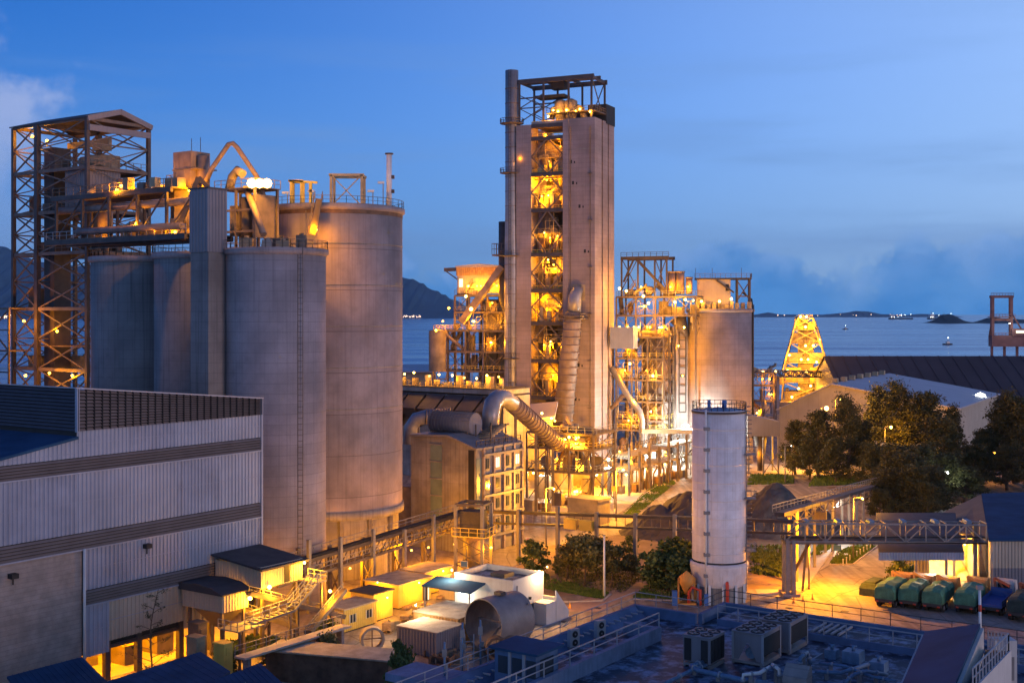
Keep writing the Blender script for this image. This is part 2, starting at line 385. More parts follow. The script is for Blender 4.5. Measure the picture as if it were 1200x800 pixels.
SPEC.update(
    ground=ground_mat, sea=sea_mat,
    concrete=surf((.27, .225, .228), var=.3, scale=.16, streak=.5, lines=(1.25, .3, .07), bump=.3, dark=(.085, .072, .075), dirt=.3, dirtc=(.12, .10, .10)),
    concrete_tower=surf((.275, .22, .22), var=.26, scale=.14, streak=.4, lines=(1.1, .28, .10), bump=.25, dark=(.095, .08, .08), dirt=.2, dirtc=(.13, .11, .11)),
    concrete_panel=surf((.275, .226, .222), var=.3, scale=.18, streak=.55, lines=(5.6, .6, .02), bump=.3, dark=(.085, .07, .068), dirt=.35, dirtc=(.11, .09, .085)),
    concrete_dark=surf((.165, .16, .165), var=.3, scale=.16, streak=.9, lines=(1.25, .28, .06), bump=.3, dark=(.05, .05, .055), dirt=.3, dirtc=(.07, .065, .07)),  # stained concrete, base darkened to hold the shade on the rear silos
    concrete_old=surf((.25, .235, .22), var=.3, scale=.3, streak=.8, lines=(2.6, .35, .02), bump=.3, dark=(.07, .06, .05), dirt=.35),
    white_steel=surf((.64, .60, .60), var=.14, scale=.5, dirt=.22, dirtc=(.36, .27, .2), streak=.6, lines=(2.35, .3, .015), rough=.55, dark=(.34, .25, .2)),
    white_wall=surf((0.465, 0.45, 0.427), var=.08, scale=.5, streak=.35, dark=(.25, .22, .2)),
    cladding=surf((.265, .285, .355), var=.14, scale=.25, streak=.4, rough=.5, dark=(.15, .15, .18)),
    cladding_b=surf((.24, .26, .335), var=.18, scale=.3, streak=.55, rough=.5, dark=(.13, .12, .13), dirt=.15, dirtc=(.12, .09, .07)),
    cladding_grey=surf((0.163, 0.156, 0.177), var=.12, scale=.3, streak=.4, rough=.55, dark=(.10, .09, .09)),
    cladding_cream=surf((0.375, 0.323, 0.255), var=.1, scale=.3, streak=.35, rough=.6, dark=(.2, .16, .12)),
    louver=surf((.17, .135, .125), var=.12, rough=.6),
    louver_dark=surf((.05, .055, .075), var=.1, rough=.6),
    roof_blue=surf((.022, .062, .125), var=.25, scale=.3, spec=.08, dirt=.25, dirtc=(.03, .08, .14), rough=.9, streak=.0),
    roof_dark=surf((0.051, 0.048, 0.054), var=.25, scale=.5, rough=.7),
    roof_pale=surf((0.375, 0.352, 0.375), var=.08, scale=.2, rough=.6),
    roof_brown=surf((0.0492, 0.0384, 0.0432), var=.15, scale=.1, rough=.8),
    roof_deck=surf((.019, .028, .05), var=.6, scale=.33, rough=.6, dirt=.8, dirtc=(.22, .28, .38), dthr=(.47, .62), bump=.2),
    roof_wall=surf((.13, .17, .26), var=.25, scale=.7, streak=.5, rough=.8),
    parapet=surf((.07, .12, .22), var=.25, scale=.7, rough=.8),
    brickwall=surf((0.266, 0.231, 0.217), var=.2, scale=.8, lines=(.45, .3, .15), bump=.3, dirt=.25),
    steel=surf((0.116, 0.0884, 0.0714), rough=.6, var=.3, scale=.8, spec=.4),
    steel_dark=surf((0.051, 0.0408, 0.0408), rough=.6, var=.3, scale=.8, spec=.4),
    steel_grey=surf((0.184, 0.173, 0.17), rough=.55, var=.2, scale=.8, spec=.4),
    steel_white=surf((0.492, 0.492, 0.508), rough=.5, var=.1),
    rail=surf((0.231, 0.245, 0.272), rough=.5, var=.1),
    rail_yellow=surf((.62, .44, .08), rough=.6, var=.15),
    rust=surf((0.136, 0.0782, 0.0476), rough=.85, var=.4, scale=.9, dirt=.4),
    duct=surf((0.258, 0.245, 0.252), rough=.42, metal=.35, var=.18, scale=.5, streak=.3, spec=.5),
    duct_rust=surf((0.184, 0.139, 0.122), rough=.6, metal=.1, var=.3, scale=.6, streak=.55, dark=(.12, .07, .05)),
    machine=surf((0.204, 0.163, 0.116), rough=.65, var=.35, scale=.5, dirt=.4),
    machine_tan=surf((0.313, 0.252, 0.163), rough=.7, var=.25, scale=.5, dirt=.3),
    yellow_hut=surf((.66, .46, .10), rough=.65, var=.12, scale=.6, dirt=.2),
    hut_roof=surf((0.39, 0.323, 0.24), rough=.8, var=.25, scale=.9, dirt=.3),
    brown_container=surf((.42, .25, .10), rough=.7, var=.25, scale=.8, dirt=.35),
    wood=surf((.30, .20, .12), rough=.9, var=.35, scale=2),
    tyre=surf((.02, .02, .02), rough=.9),
    tarp=surf((.07, .19, .115), rough=.75, var=.35, scale=1.2, bump=.6, bscale=2.5),
    tarp_dark=surf((.03, .05, .045), rough=.8, var=.35, scale=1.2, bump=.6, bscale=2.5),
    truck_paint=surf((.45, .12, .05), rough=.45, var=.1), truck_white=surf((.6, .55, .5), rough=.45, var=.1),
    truck_blue=surf((.04, .09, .25), rough=.5, var=.15), truck_tan=surf((.50, .28, .10), rough=.45, var=.15),
    chassis=surf((.05, .045, .04), rough=.7), glassd=surf((.03, .04, .05), rough=.12, spec=.6, var=.05),
    glass_green=surf((.16, .21, .18), rough=.25, spec=.6, var=.2, scale=.5),
    gravel_dark=surf((.05, .048, .06), rough=.95, var=.35, scale=.5, bump=.9, bscale=4),
    gravel_brown=surf((.062, .055, .058), rough=.95, var=.3, scale=.5, bump=.9, bscale=4),
    grass=leafm((.055, .10, .015), (.12, .17, .03)),
    earth=surf((.24, .16, .10), rough=.95, var=.35, scale=.3, bump=.5),
    leaf_dark=leafm((.028, .036, .014), (.085, .08, .03)),
    leaf=leafm((.045, .075, .02), (.12, .15, .045)),
    leaf_warm=leafm((.065, .07, .02), (.17, .15, .05)),
    bark=surf((.11, .08, .06), rough=.95, var=.3), blue_paint=surf((.05, .13, .35), rough=.5, var=.15),
    red_paint=surf((.50, .06, .03), rough=.5, var=.15), orange_paint=surf((.60, .26, .05), rough=.55, var=.2),
    white_paint=surf((0.59, 0.59, 0.574), rough=.6, var=.08), crane_red=surf((.22, .10, .09), rough=.7, var=.25, scale=.3), hill=surf((.022, .06, .10), rough=1, var=.3, scale=.002),
    islet=surf((.018, .03, .03), rough=1, var=.4, scale=.02), kiln=surf((0.204, 0.184, 0.177), rough=.5, metal=.2, var=.2, scale=.6, dirt=.25),
    black=surf((.02, .02, .022), rough=.7), quay=surf((.3, .28, .26)), pipe_blue=surf((.10, .17, .26), rough=.5, var=.25, scale=2),
    fill_yellow=surf((.62, .50, .22), rough=.95, var=.2, scale=1.5, bump=.5),
    na=glow((1.0, .45, .05), 5), na_hot=glow((1.0, .58, .12), 9), white_glow=glow((.95, 1.0, .90), 9), pale=glow((1.0, .8, .5), 4), far_glow=glow((1.0, .62, .36), 2.2),
    lit_window=glow((1.0, .80, .45), 1.2), lit_window_cool=glow((.75, 1.0, .85), .5), tube_light=glow((.9, 1, .8), 14),
)
# ------------------------------------------------------------------ lamps: a small lantern with its own light
_bulb = {}
NLAMP = [0]
def lamp(parent, p, power=500, r=.34, kind='na', off=(0, -.7, -.2), light=True, sub='lamp', rad=.3):
    if (kind, r) not in _bulb:
        mb = MB().sphere((0, 0, 0), r * .75, 8); me = rel('lamp', mb, Vector()); me.materials.append(M(kind)); _bulb[(kind, r)] = me
    o = bpy.data.objects.new(sub, _bulb[(kind, r)]); col.objects.link(o); o.parent = parent
    o.location = Vector(p) - ORG[parent.name]
    if light:
        l = bpy.data.lights.new('lamp_light', 'POINT'); l.energy = power * LG * (.6 if power < 1600 and kind != 'white_glow' else 1.0); l.shadow_soft_size = rad
        l.color = (1.0, .33, .0) if kind == 'na' else (1.0, .39, .012) if kind == 'na_hot' else (1.0, .70, .42) if kind == 'pale' else (.95, 1.0, .88)
        lo = bpy.data.objects.new('lamp_light', l); col.objects.link(lo); lo.parent = o; lo.location = off
        NLAMP[0] += 1
    return o
# ------------------------------------------------------------------ the setting
def poly_sheet(pts, z): return MB().add([(p[0], p[1], z) for p in pts], [tuple(range(len(pts)))])
structure('sea', poly_sheet([(-60000, 300), (60000, 300), (60000, 70000), (-60000, 70000)], -2.5), 'sea')
land = [(-420, 20), (420, 20), (620, 640), (150, 640), (132, 530), (60, 500), (-120, 470), (-420, 520)]
g = MB().prism(land, -6, 0)
structure('ground', g, 'ground')
def strip_sheet(name, pxs, m, z=.004, kind='structure'):
    o = structure(name, poly_sheet([gnd(*p) for p in pxs], z), m); return o
SPEC['road'] = surf((.40, .355, .315), var=.18, scale=.25, rough=.7, dirt=.3, dirtc=(.2, .16, .13), bump=.15)
SPEC['path'] = surf((.33, .22, .17), var=.2, scale=.3, rough=.85, dirt=.3)
strip_sheet('road', [(640, 606), (720, 604), (800, 556), (890, 551), (1010, 566), (1010, 556), (880, 541), (770, 545), (690, 572), (610, 590)], 'road')
strip_sheet('path', [(640, 716), (700, 716), (790, 676), (840, 652), (800, 650), (760, 668), (690, 700)], 'path')
strip_sheet('path', [(890, 700), (940, 690), (960, 668), (1010, 640), (985, 636), (940, 660), (885, 690)], 'road')
EARTHP = [[(600, 668), (640, 700), (730, 690), (812, 690), (830, 640), (760, 620), (640, 640)], [(876, 622), (925, 622), (925, 690), (876, 690)],
          [(935, 560), (1080, 560), (1160, 590), (1050, 600), (980, 575)]]
for q in EARTHP: strip_sheet('soil', q, 'earth', .008)
def in_poly(x, y, P):
    c = False; j = len(P) - 1
    for i in range(len(P)):
        if (P[i].y > y) != (P[j].y > y) and x < (P[j].x - P[i].x) * (y - P[i].y) / (P[j].y - P[i].y) + P[i].x: c = not c
        j = i
    return c
def grass_patch(pxs, label, n, h=.35, tone='grass', rag=True):
    P = [gnd(*p) for p in pxs]; x0, x1 = min(p.x for p in P), max(p.x for p in P); y0, y1 = min(p.y for p in P), max(p.y for p in P)
    mb = MB(); k = 0; tries = 0
    while k < n and tries < n * 6:
        tries += 1; x, y = rnd.uniform(x0, x1), rnd.uniform(y0, y1)
        if not in_poly(x, y, P): continue
        w = math.sin(x * .9 + 1.3 * math.sin(y * .7)) + math.sin(y * .55 + x * .2)
        if rag and w < -.5 and rnd.random() < .8: continue
        k += 1; hh = h * rnd.uniform(.4, 1.2); a = rnd.uniform(0, math.pi); q = Vector((math.cos(a), math.sin(a), 0)) * (hh * .55)
        l = Vector((rnd.uniform(-.5, .5), rnd.uniform(-.5, .5), 1)) * hh; b = Vector((x, y, 0))
        mb.add([b - q, b + q, b + l + q * .3, b + l - q * .3], [(0, 1, 2, 3)])
    single('grass', mb, tone, label, 'grass', kind='stuff')
grass_patch([(786, 559), (772, 563), (752, 580), (726, 606), (742, 607), (762, 590), (792, 566)], 'narrow strip of short grass between the pale road and the gravel heap', 5000, .22)
grass_patch([(612, 672), (640, 690), (706, 702), (714, 694), (650, 678), (618, 660)], 'rough yellowish grass verge beside the white flat-roofed hut', 5000, .22)
grass_patch([(742, 700), (800, 702), (806, 678), (765, 676)], 'grass under the round bushes by the white tank', 3500, .22)
grass_patch([(660, 692), (730, 694), (760, 672), (700, 655), (650, 660)], 'thin grass beneath the yard trees and conveyor posts', 3500, .22, 'leaf_warm')
grass_patch([(876, 568), (930, 567), (930, 558), (880, 556)], 'low hedge-like grass strip behind the dark gravel heap', 2500, .5)
grass_patch([(948, 570), (1020, 567), (1030, 558), (955, 558)], 'grass strip along the far pale yard road', 2500, .45)
grass_patch([(972, 660), (1000, 660), (1026, 640), (1012, 636), (984, 645)], 'bright green grass bank beside the driveway', 3000, .25)
grass_patch([(950, 650), (962, 650), (985, 634), (965, 632)], 'lit grass wedge on the left side of the driveway', 1200, .25)
grass_patch([(880, 672), (915, 676), (925, 640), (880, 640)], 'dark rough grass behind the white tank', 2500, .4, 'leaf')
grass_patch([(250, 772), (330, 768), (345, 755), (300, 748), (262, 756)], 'weeds beside the lit intake yard', 2500, .6, 'leaf')

# heaps of crushed stone
def heap(pxb, D, rx, ry, h, m, label, seed, lobes=()):
    r = random.Random(seed); c = Vector(((pxb - 600) / FPX * D, D, 0)); mb = MB(); n, k = 48, 16; vs = []; fs = []
    ph = [r.uniform(0, 6.28) for _ in range(6)]
    def H(x, y):
        z = max(0, 1.07 - math.sqrt((x / rx) ** 2 + (y / ry) ** 2 + .02)) * h
        for lx, ly, lr, lh in lobes: z = max(z, max(0, 1.07 - math.sqrt(((x - lx) / lr) ** 2 + ((y - ly) / lr) ** 2 + .02)) * lh)
        return z
    for i in range(n + 1):
        for j in range(n + 1):
            x, y = (i / n * 2 - 1) * rx * 1.6, (j / n * 2 - 1) * ry * 1.3
            z = H(x, y); q = .35 * (math.sin(x * .9 + ph[0]) * math.sin(y * .8 + ph[1]) + .6 * math.sin(x * 2.1 + ph[2]) * math.sin(y * 2.3 + ph[3]))
            z = z + q * min(1, z) + r.uniform(-.12, .12) * min(1, z) - (.02 if z <= 0 else 0)
            if z > h * .93: z = h * .93 + (z - h * .93) * .3
            vs.append((c.x + x, c.y + y, z))
    for i in range(n):
        for j in range(n): fs.append((i*(n+1)+j, (i+1)*(n+1)+j, (i+1)*(n+1)+j+1, i*(n+1)+j+1))
    mb.add(vs, fs, False); return single('gravel_heap', mb, m, label, 'gravel heap')
heap(808, 206, 8.5, 10, 7.2, 'gravel_brown', 'brown-sided heap of crushed stone beside the grass strip', 3, ((-5, -2, 6.5, 5.0), (3.5, 1, 6, 5.6)))
heap(908, 208, 9, 10, 8.2, 'gravel_dark', 'dark conical gravel heap under the sloping conveyor', 5, ((5, 1, 7, 5.4), (-4.5, 0, 6, 4.8)))

# hills and islets across the water
def ridge(name, D, prof, depth, m, base=-2.5, seed=1, jag=0):
    r = random.Random(seed); vs = []; fs = []; pts = []
    for (x0, y0), (x1, y1) in zip(prof[:-1], prof[1:]):
        n = max(2, int(abs(x1 - x0) / 4))
        for i in range(n): pts.append((x0 + (x1 - x0) * i / n, y0 + (y1 - y0) * i / n + r.uniform(-jag, jag)))
    pts.append(prof[-1])
    for x, y in pts:
        X = (x - 600) / FPX * D; Z = max(base, CH - (y - HZ) / FPX * D)
        vs += [(X, D - depth, base), (X, D - depth * .55, base + (Z - base) * (.45 + r.uniform(-.08, .08))), (X, D, Z), (X, D + depth, base)]
    for i in range(len(pts) - 1):
        for k in range(3): fs.append((4*i+k, 4*i+4+k, 4*i+5+k, 4*i+1+k))
    structure(name, MB().add(vs, fs, False), m)
ridge('mountain', 13000, [(-160, 330), (-90, 300), (-20, 282), (8, 290), (40, 306), (90, 312), (200, 300), (330, 315), (430, 318), (472, 325), (488, 328), (505, 338), (522, 346), (545, 358), (580, 364), (620, 369)], 1800, 'hill', seed=4, jag=1.2)
ridge('far_hill', 16000, [(880, 369.5), (900, 366), (915, 368.5), (965, 368.5), (990, 366.5), (1003, 364.2), (1018, 365), (1032, 368), (1060, 369), (1080, 367.6), (1110, 369)], 600, 'hill', seed=7, jag=.2)
ridge('islet', 5300, [(1092, 378), (1098, 374), (1104, 369), (1112, 367.5), (1121, 371), (1128, 376), (1142, 377.6), (1150, 376.4), (1156, 373), (1166, 371.5), (1184, 374), (1200, 374), (1225, 370), (1260, 378)], 160, 'islet', seed=9, jag=.5)
# the far shore's lights
def far_lights(name, label, pts, D, r):
    mb = MB()
    for x, y in pts: mb.sphere(tuple(pix(x, y, D)), r * rnd.uniform(.6, 1.3), 6)
    single(name, mb, 'far_glow', label, 'shore lights', kind='stuff')
far_lights('shore_lights', 'string of city lights along the far shore below the mountain', [(rnd.uniform(-5, 16), rnd.uniform(369, 372.5)) for _ in range(26)] + [(rnd.uniform(472, 500), rnd.uniform(369.5, 371.5)) for _ in range(18)], 11000, 4.5)
far_lights('shore_lights', 'scattered lights on the hazy far shore beyond the ship loader', [(rnd.uniform(890, 1060), rnd.uniform(368.2, 370)) for _ in range(14)], 11000, 4)

# ships lying at anchor
def ship(px, py, L, label, lights):
    D = (CH + 2.5) * FPX / (py - HZ) if py > HZ + 1 else 9000
    D = min(D, 9000); c = pix(px, py, D); c.z = -2.5
    t = thing('anchored_ship', label, 'ship', tuple(c)); F = Frame(tuple(c), 12)
    part('hull', MB(F).prism([(-L/2, -L*.07), (L*.42, -L*.07), (L/2, 0), (L*.42, L*.07), (-L/2, L*.07)], 0, L * .06), 'black', t)
    part('deckhouse', MB(F).box(-L*.45, -L*.3, -L*.06, L*.06, L*.06, L*.18), 'truck_white', t)
    part('mast', MB(F).beam((L*.1, 0, L*.05), (L*.1, 0, L*.22), L*.012).beam((-L*.38, 0, L*.18), (-L*.38, 0, L*.28), L*.012), 'steel_grey', t)
    for i in range(lights): lamp(t, F((rnd.uniform(-L*.45, L*.4), -L*.08, rnd.uniform(L*.06, L*.22))), r=L*.011, kind='white_glow', light=False)
ship(1056, 369.5, 190, 'small brightly lit ship anchored far out on the horizon', 7)
ship(1103, 370, 210, 'ship with a cluster of white lights behind the rounded islet', 9)
def boat(px, py, L, label):
    D = (CH + 2.5) * FPX / (py - HZ); c = pix(px, py, D); c.z = -2.5; F = Frame(tuple(c), 20)
    t = thing('small_boat', label, 'boat', tuple(c))
    part('hull', MB(F).prism([(-L/2, -L*.14), (L*.3, -L*.14), (L/2, 0), (L*.3, L*.14), (-L/2, L*.14)], 0, L*.12), 'black', t)
    part('cabin', MB(F).box(-L*.2, L*.12, -L*.1, L*.1, L*.12, L*.3), 'truck_white', t)
    part('mast', MB(F).beam((0, 0, L*.3), (0, 0, L*.6), L*.03), 'steel_grey', t)
    lamp(t, F((0, 0, L*.63)), r=L*.05, kind='white_glow', light=False)
boat(1111, 404, 14, 'small boat with a white masthead light off the long shed')
boat(991, 386, 16, 'tiny dark boat on open water beyond the ship loader')
# ------------------------------------------------------------------ hall with louvre bands (left)
XW = -101.7
def yW(px): return onx(px, 400, XW)[0]
def WZ(px, py): return onx(px, py, XW)
def louver_face(mb, axis, c, a0, a1, lo, hi, n, out=1):
    # n tilted slats filling a face; lo/hi functions of fraction; axis 'x': plane x=c running along y
    segs = 6
    for i in range(n):
        for k in range(segs):
            f0, f1 = k / segs, (k + 1) / segs
            q = []
            for f in (f0, f1):
                a = a0 + (a1 - a0) * f; z0 = lo(f) + (hi(f) - lo(f)) * i / n; z1 = lo(f) + (hi(f) - lo(f)) * (i + .66) / n
                q.append((a, z0, z1))
            def P(a, z, o): return (c + o, a, z) if axis == 'x' else (a, c - o, z)
            (a, z0, z1), (b, w0, w1) = q
            mb.add([P(a, z0, .22 * out), P(b, w0, .22 * out), P(b, w1, 0), P(a, z1, 0)], [(0, 1, 2, 3)])
    return mb
hall = thing('clad_hall', 'long hall clad in lilac ribbed sheet with brown louvre bands', 'industrial hall', tuple(ST((XW, 84, 0))))
y0, y1, yr = 40.0, yW(305), yW(90)
def line(pxa, pya, pxb, pyb):
    (a, za), (b, zb) = WZ(pxa, pya), WZ(pxb, pyb)
    return lambda y: za + (zb - za) * (y - a) / (b - a)
b1t, b1b = WZ(0, 546)[1], WZ(0, 564)[1]
b2t, b2b = WZ(0, 640)[1], WZ(0, 660)[1]
b3t, b3b = WZ(97, 692)[1], WZ(97, 709)[1]
lvb = WZ(90, 505)[1]; topL, topR = WZ(90, 455)[1], WZ(305, 467)[1]
roofz = line(0, 536, 83, 513)
def pf(f, a, b): return lambda k: f(a + (b - a) * k)
cst = lambda z: (lambda k: z)
pt = lambda y: (XW, y)
NP = [0]
# cladding, panel by panel
def clad(a, b, lo, hi, m='cladding', name='cladding_panel'):
    part(name, MB(ST).corr(pt(a), pt(b), lo, hi, pitch=.46, depth=.08, nrm=(1, 0, 0)), 'cladding_b' if m == 'cladding' and NP[0] % 3 == 1 else m, hall); NP[0] += 1
    part('sheet_lap', MB(ST).box(XW + .085, XW + .1, a, b, (lo(0) + hi(0)) / 2, (lo(0) + hi(0)) / 2 + .05), 'cladding_b', hall)
ys = [y0, 50, 58, 66, yr, 80, 86, 92, y1]
for a, b in zip(ys[:-1], ys[1:]):
    if b <= yr + .01:
        clad(a, b, cst(b1t), pf(lambda y: roofz(y), a, b))
    else: clad(a, b, cst(b1t), cst(lvb))
    clad(a, b, cst(b2t), cst(b1b))
yd = yW(97)
for a, b in zip([yd, 80, 86, 92], [80, 86, 92, y1]):
    clad(a, b, cst(b3t), cst(b2b))
low = {0: (yd, yW(128), WZ(97, 771)[1]), 1: (yW(128), yW(166), WZ(140, 747)[1]), 2: (yW(166), yW(215), WZ(190, 733)[1]), 3: (yW(215), yW(252), WZ(235, 731)[1])}
for a, b, z in low.values(): clad(a, b, cst(z), cst(b3b), 'cladding' if a < 76 else 'cladding_cream')
# louvre bands and the raised louvre monitor
for (a, b, z0, z1, n) in ((y0, y1, b1b, b1t, 5), (y0, y1, b2b, b2t, 5), (yd, yW(257), b3b, b3t, 5)):
    part('louver_band', louver_face(MB(ST), 'x', XW + .02, a, b, cst(z0), cst(z1), n), 'louver', hall)
    part('louver_backing', MB(ST).box(XW - .3, XW - .02, a, b, z0, z1), 'black', hall)
    part('flashing', MB(ST).box(XW, XW + .26, a, b, z0 - .16, z0 - .02), 'cladding', hall)
mon_hi = lambda k: topL + (topR - topL) * k
part('monitor_louver', louver_face(MB(ST), 'x', XW + .02, yr, y1, cst(lvb), mon_hi, 12), 'louver', hall)
part('monitor_backing', MB(ST).prismx([(yr + .1, lvb), (y1 - .1, lvb), (y1 - .1, topR - .1), (yr + .1, topL - .1)], XW - .4, XW - .05), 'black', hall)
mp = MB(ST)
for k in range(27): mp.box(XW + .05, XW + .3, yr + (y1 - yr) * k / 26 - .04, yr + (y1 - yr) * k / 26 + .04, lvb, mon_hi(k / 26))
part('monitor_mullion', mp, 'black', hall)
part('monitor_cap', MB(ST).slab((XW + .35, yr - .3, topL + .12), (XW + .35, y1 + .2, topR + .12), (XW - 70, y1 + .2, topR + .12), (XW - 70, yr - .3, topL + .12), .12), 'roof_pale', hall)
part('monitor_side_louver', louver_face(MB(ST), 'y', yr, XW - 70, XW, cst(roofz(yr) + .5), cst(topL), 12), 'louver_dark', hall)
part('monitor_side_backing', MB(ST).box(XW - 70, XW - .05, yr + .05, yr + .3, roofz(yr) - 1, topL), 'black', hall)
part('corner_post', MB(ST).box(XW - .1, XW + .28, yr - .14, yr + .12, lvb - .1, topL + .1).box(XW - .1, XW + .25, y1 - .05, y1 + .2, 0, topR), 'cladding', hall)
part('lower_roof', MB(ST).slab((XW + .3, yr, roofz(yr)), (XW - 70, yr, roofz(yr)), (XW - 70, y0 - 20, roofz(y0 - 20)), (XW + .3, y0 - 20, roofz(y0 - 20)), .25), 'roof_blue', hall)
part('end_wall', MB(ST).box(XW - 70, XW - .1, y1 - .3, y1 - .05, 6.5, topR - .1), 'cladding_grey', hall)
part('block_wall', MB(ST).box(XW - .5, XW - .02, y0, yd - .1, 0, b2b - .1), 'brickwall', hall)
part('inner_lining', MB(ST).box(XW - .8, XW - .45, yd, y1 - .4, low[3][2] + .2, b1b), 'black', hall)
part('downpipe', MB(ST).cyl((XW + .25, yd, 0), (XW + .25, yd, b2b), .14), 'steel_white', hall)
for (px, py) in ((170, 639), (13, 674)):
    y, z = WZ(px, py); m_ = MB(ST).box(XW, XW + .7, y - .35, y + .35, z - .22, z + .22).beam((XW + .3, y, z - .2), (XW + .3, y, z - .8), .1)
    part('wall_lamp', m_, 'black', hall)
# roof beams and columns of the open bay
part('interior_floor', MB(ST).box(XW - 26, XW - .6, yd, y1, 0.01, .05), 'road', hall)
part('interior_back_wall', MB(ST).box(XW - 26.4, XW - 26, yd, y1, 0, 8), 'hut_roof', hall)
part('interior_side_wall', MB(ST).box(XW - 26, XW - .6, yd - .3, yd - .02, 0, 8), 'hut_roof', hall)
for px in (128, 165, 214, 250):
    y = yW(px); part('column', MB(ST).box(XW - .7, XW - .15, y - .3, y + .3, 0, low[3][2] + 1.0), 'steel_dark', hall)
part('bay_beam', MB(ST).beam((XW - .4, yd, low[3][2] + .1), (XW - .4, y1, low[3][2] + .1), .35), 'steel_dark', hall)
for i, (x, y, d) in enumerate(((-8, 79, (5, 3, 2.6)), (-12, 84, (6, 4, 3.2)), (-5, 87.5, (3, 2.2, 2.4)), (-15, 91, (4, 4, 3.5)), (-4, 82.5, (2.4, 1.6, 2.0)))):
    b = MB(ST).cbox((XW + x, y, d[2] / 2), d).cyl((XW + x, y - d[1] / 2, d[2] + .3), (XW + x, y + d[1] / 2, d[2] + .3), .4).rail([(XW + x - d[0]/2, y - d[1]/2, d[2]), (XW + x + d[0]/2, y - d[1]/2, d[2]), (XW + x + d[0]/2, y + d[1]/2, d[2])], .9)
    single('packing_machine', b, 'machine', ['squat machine on the lit floor inside the open bay', 'wide machine with a roller deep inside the open bay', 'narrow machine close to the bay columns', 'tall machine at the far end of the open bay', 'small machine just inside the bay opening'][i], 'machine')
for y in (77, 81, 85, 89, 94): lamp(hall, ST((XW - 4, y, 5.6)), 1500, .22, off=(0, 0, -.5))
for y in (80, 88): lamp(hall, ST((XW - 14, y, 6.5)), 1500, .22, off=(0, 0, -.5))

# ------------------------------------------------------------------ intake cabins on legs beside the hall
def corr_box(mb, x0, x1, y0, y1, z0, z1, pitch=.4, d=.06, sides='fr'):
    f = lambda k: z0; g = (lambda k: z1) if not callable(z1) else z1
    mb.corr((x0, y0), (x1, y0), f, g, pitch, d, (0, -1, 0)); mb.corr((x1, y0), (x1, y1), f, g, pitch, d, (1, 0, 0))
    mb.corr((x1, y1), (x0, y1), f, g, pitch, d, (0, 1, 0)); mb.corr((x0, y1), (x0, y0), f, g, pitch, d, (-1, 0, 0))
    return mb
ca = thing('intake_cabin', 'brown ribbed intake cabin with dark flat roof on legs beside the hall', 'cabin', tuple(KS((-105, 100, 0))))
part('wall', corr_box(MB(KS), (-108.9) + .4, -101, 97.4, 103.8, 5.5, 7.9), 'cladding_cream', ca)
part('floor_slab', MB(KS).box((-108.9) + .4, -101.1, 97.5, 103.7, 5.3, 5.5), 'steel_dark', ca)
part('roof', MB(KS).slab(((-108.9) + .25, 96.9, 8.6), (-100.4, 96.9, 7.75), (-100.4, 104.5, 7.75), ((-108.9) + .25, 104.5, 8.6), .22), 'roof_dark', ca)
part('door', MB(KS).box(-100.98, -100.9, 100.8, 101.7, 5.6, 7.5), 'black', ca)
for x, y in ((-108, 98), (-101.5, 98), (-108, 103.2), (-101.5, 103.2)): part('leg', MB(KS).beam((x, y, 0), (x, y, 5.3), .35), 'steel', ca)
part('leg_brace', MB(KS).xbrace((-101.5, 98, .5), (-101.5, 103.2, .5), (-101.5, 103.2, 5), (-101.5, 98, 5), .16), 'steel', ca)
lamp(ca, KS((-100.3, 103.4, 7.5)), 700, .22, 'na_hot', (.3, -.3, -.5))
lamp(ca, KS((-100.6, 98.2, 5.6)), 900, .3, 'na_hot', (.5, -.4, -.5))
cb = thing('hopper_cabin', 'small ribbed hopper cabin with dark curved roof jutting from the hall', 'cabin', tuple(KS((-105, 94.5, 0))))
part('wall', corr_box(MB(KS), (-108.9) + .4, -102, 92.6, 96.3, 3.6, 5.6), 'cladding_cream', cb)
part('roof', MB(KS).prismy([((-108.9) + .2, 6.2), (-106, 6.4), (-103.5, 6.2), (-101.6, 5.6), (-101.6, 5.5), ((-108.9) + .2, 5.5)], 92.2, 96.6), 'roof_dark', cb)
part('hopper', MB(KS).add([(-107, 92.8, 3.6), (-102.2, 92.8, 3.6), (-102.2, 96.1, 3.6), (-107, 96.1, 3.6), (-105, 94, 1.5), (-104, 94, 1.5), (-104, 95, 1.5), (-105, 95, 1.5)], [(0,1,5,4),(1,2,6,5),(2,3,7,6),(3,0,4,7),(4,5,6,7)]), 'steel', cb)
for x, y in ((-107.6, 92.9), (-102.4, 92.9), (-102.4, 96), (-107.6, 96)): part('leg', MB(KS).beam((x, y, 0), (x, y, 3.6), .3), 'steel', cb)
lamp(cb, KS((-101.6, 96.2, 4.6)), 1200, .3, 'na_hot', (.6, -.3, -.3))
# access stairs and walkway
st = thing('access_stair', 'steel stair with railings climbing to the intake cabin', 'stair', tuple(KS((-99, 98, 0))))
sm = MB(KS); ra = MB(KS)
for (x0, y0_, z0, x1, y1_, z1) in ((-100, 94.5, 2.4, -98.5, 99.5, 3.2), (-98.5, 99.5, 3.2, -98.5, 103, 5.6)):
    n = 8
    for i in range(n + 1):
        f = i / n; p = Vector((x0, y0_, z0)).lerp(Vector((x1, y1_, z1)), f); sm.box(p.x - .55, p.x + .55, p.y - .16, p.y + .16, p.z - .05, p.z)
    for o in (-.55, .55):
        sm.beam((x0 + o, y0_, z0 - .1), (x1 + o, y1_, z1 - .1), .12, .25); ra.rail([(x0 + o, y0_, z0), (x1 + o, y1_, z1)], 1, 1.1, .07)
sm.box(-101.5, -98.5, 91.5, 95.5, 2.2, 2.32); ra.rail([(-101.5, 91.5, 2.3), (-98.5, 91.5, 2.3), (-98.5, 95.5, 2.3)], 1.0, 1.1, .07)
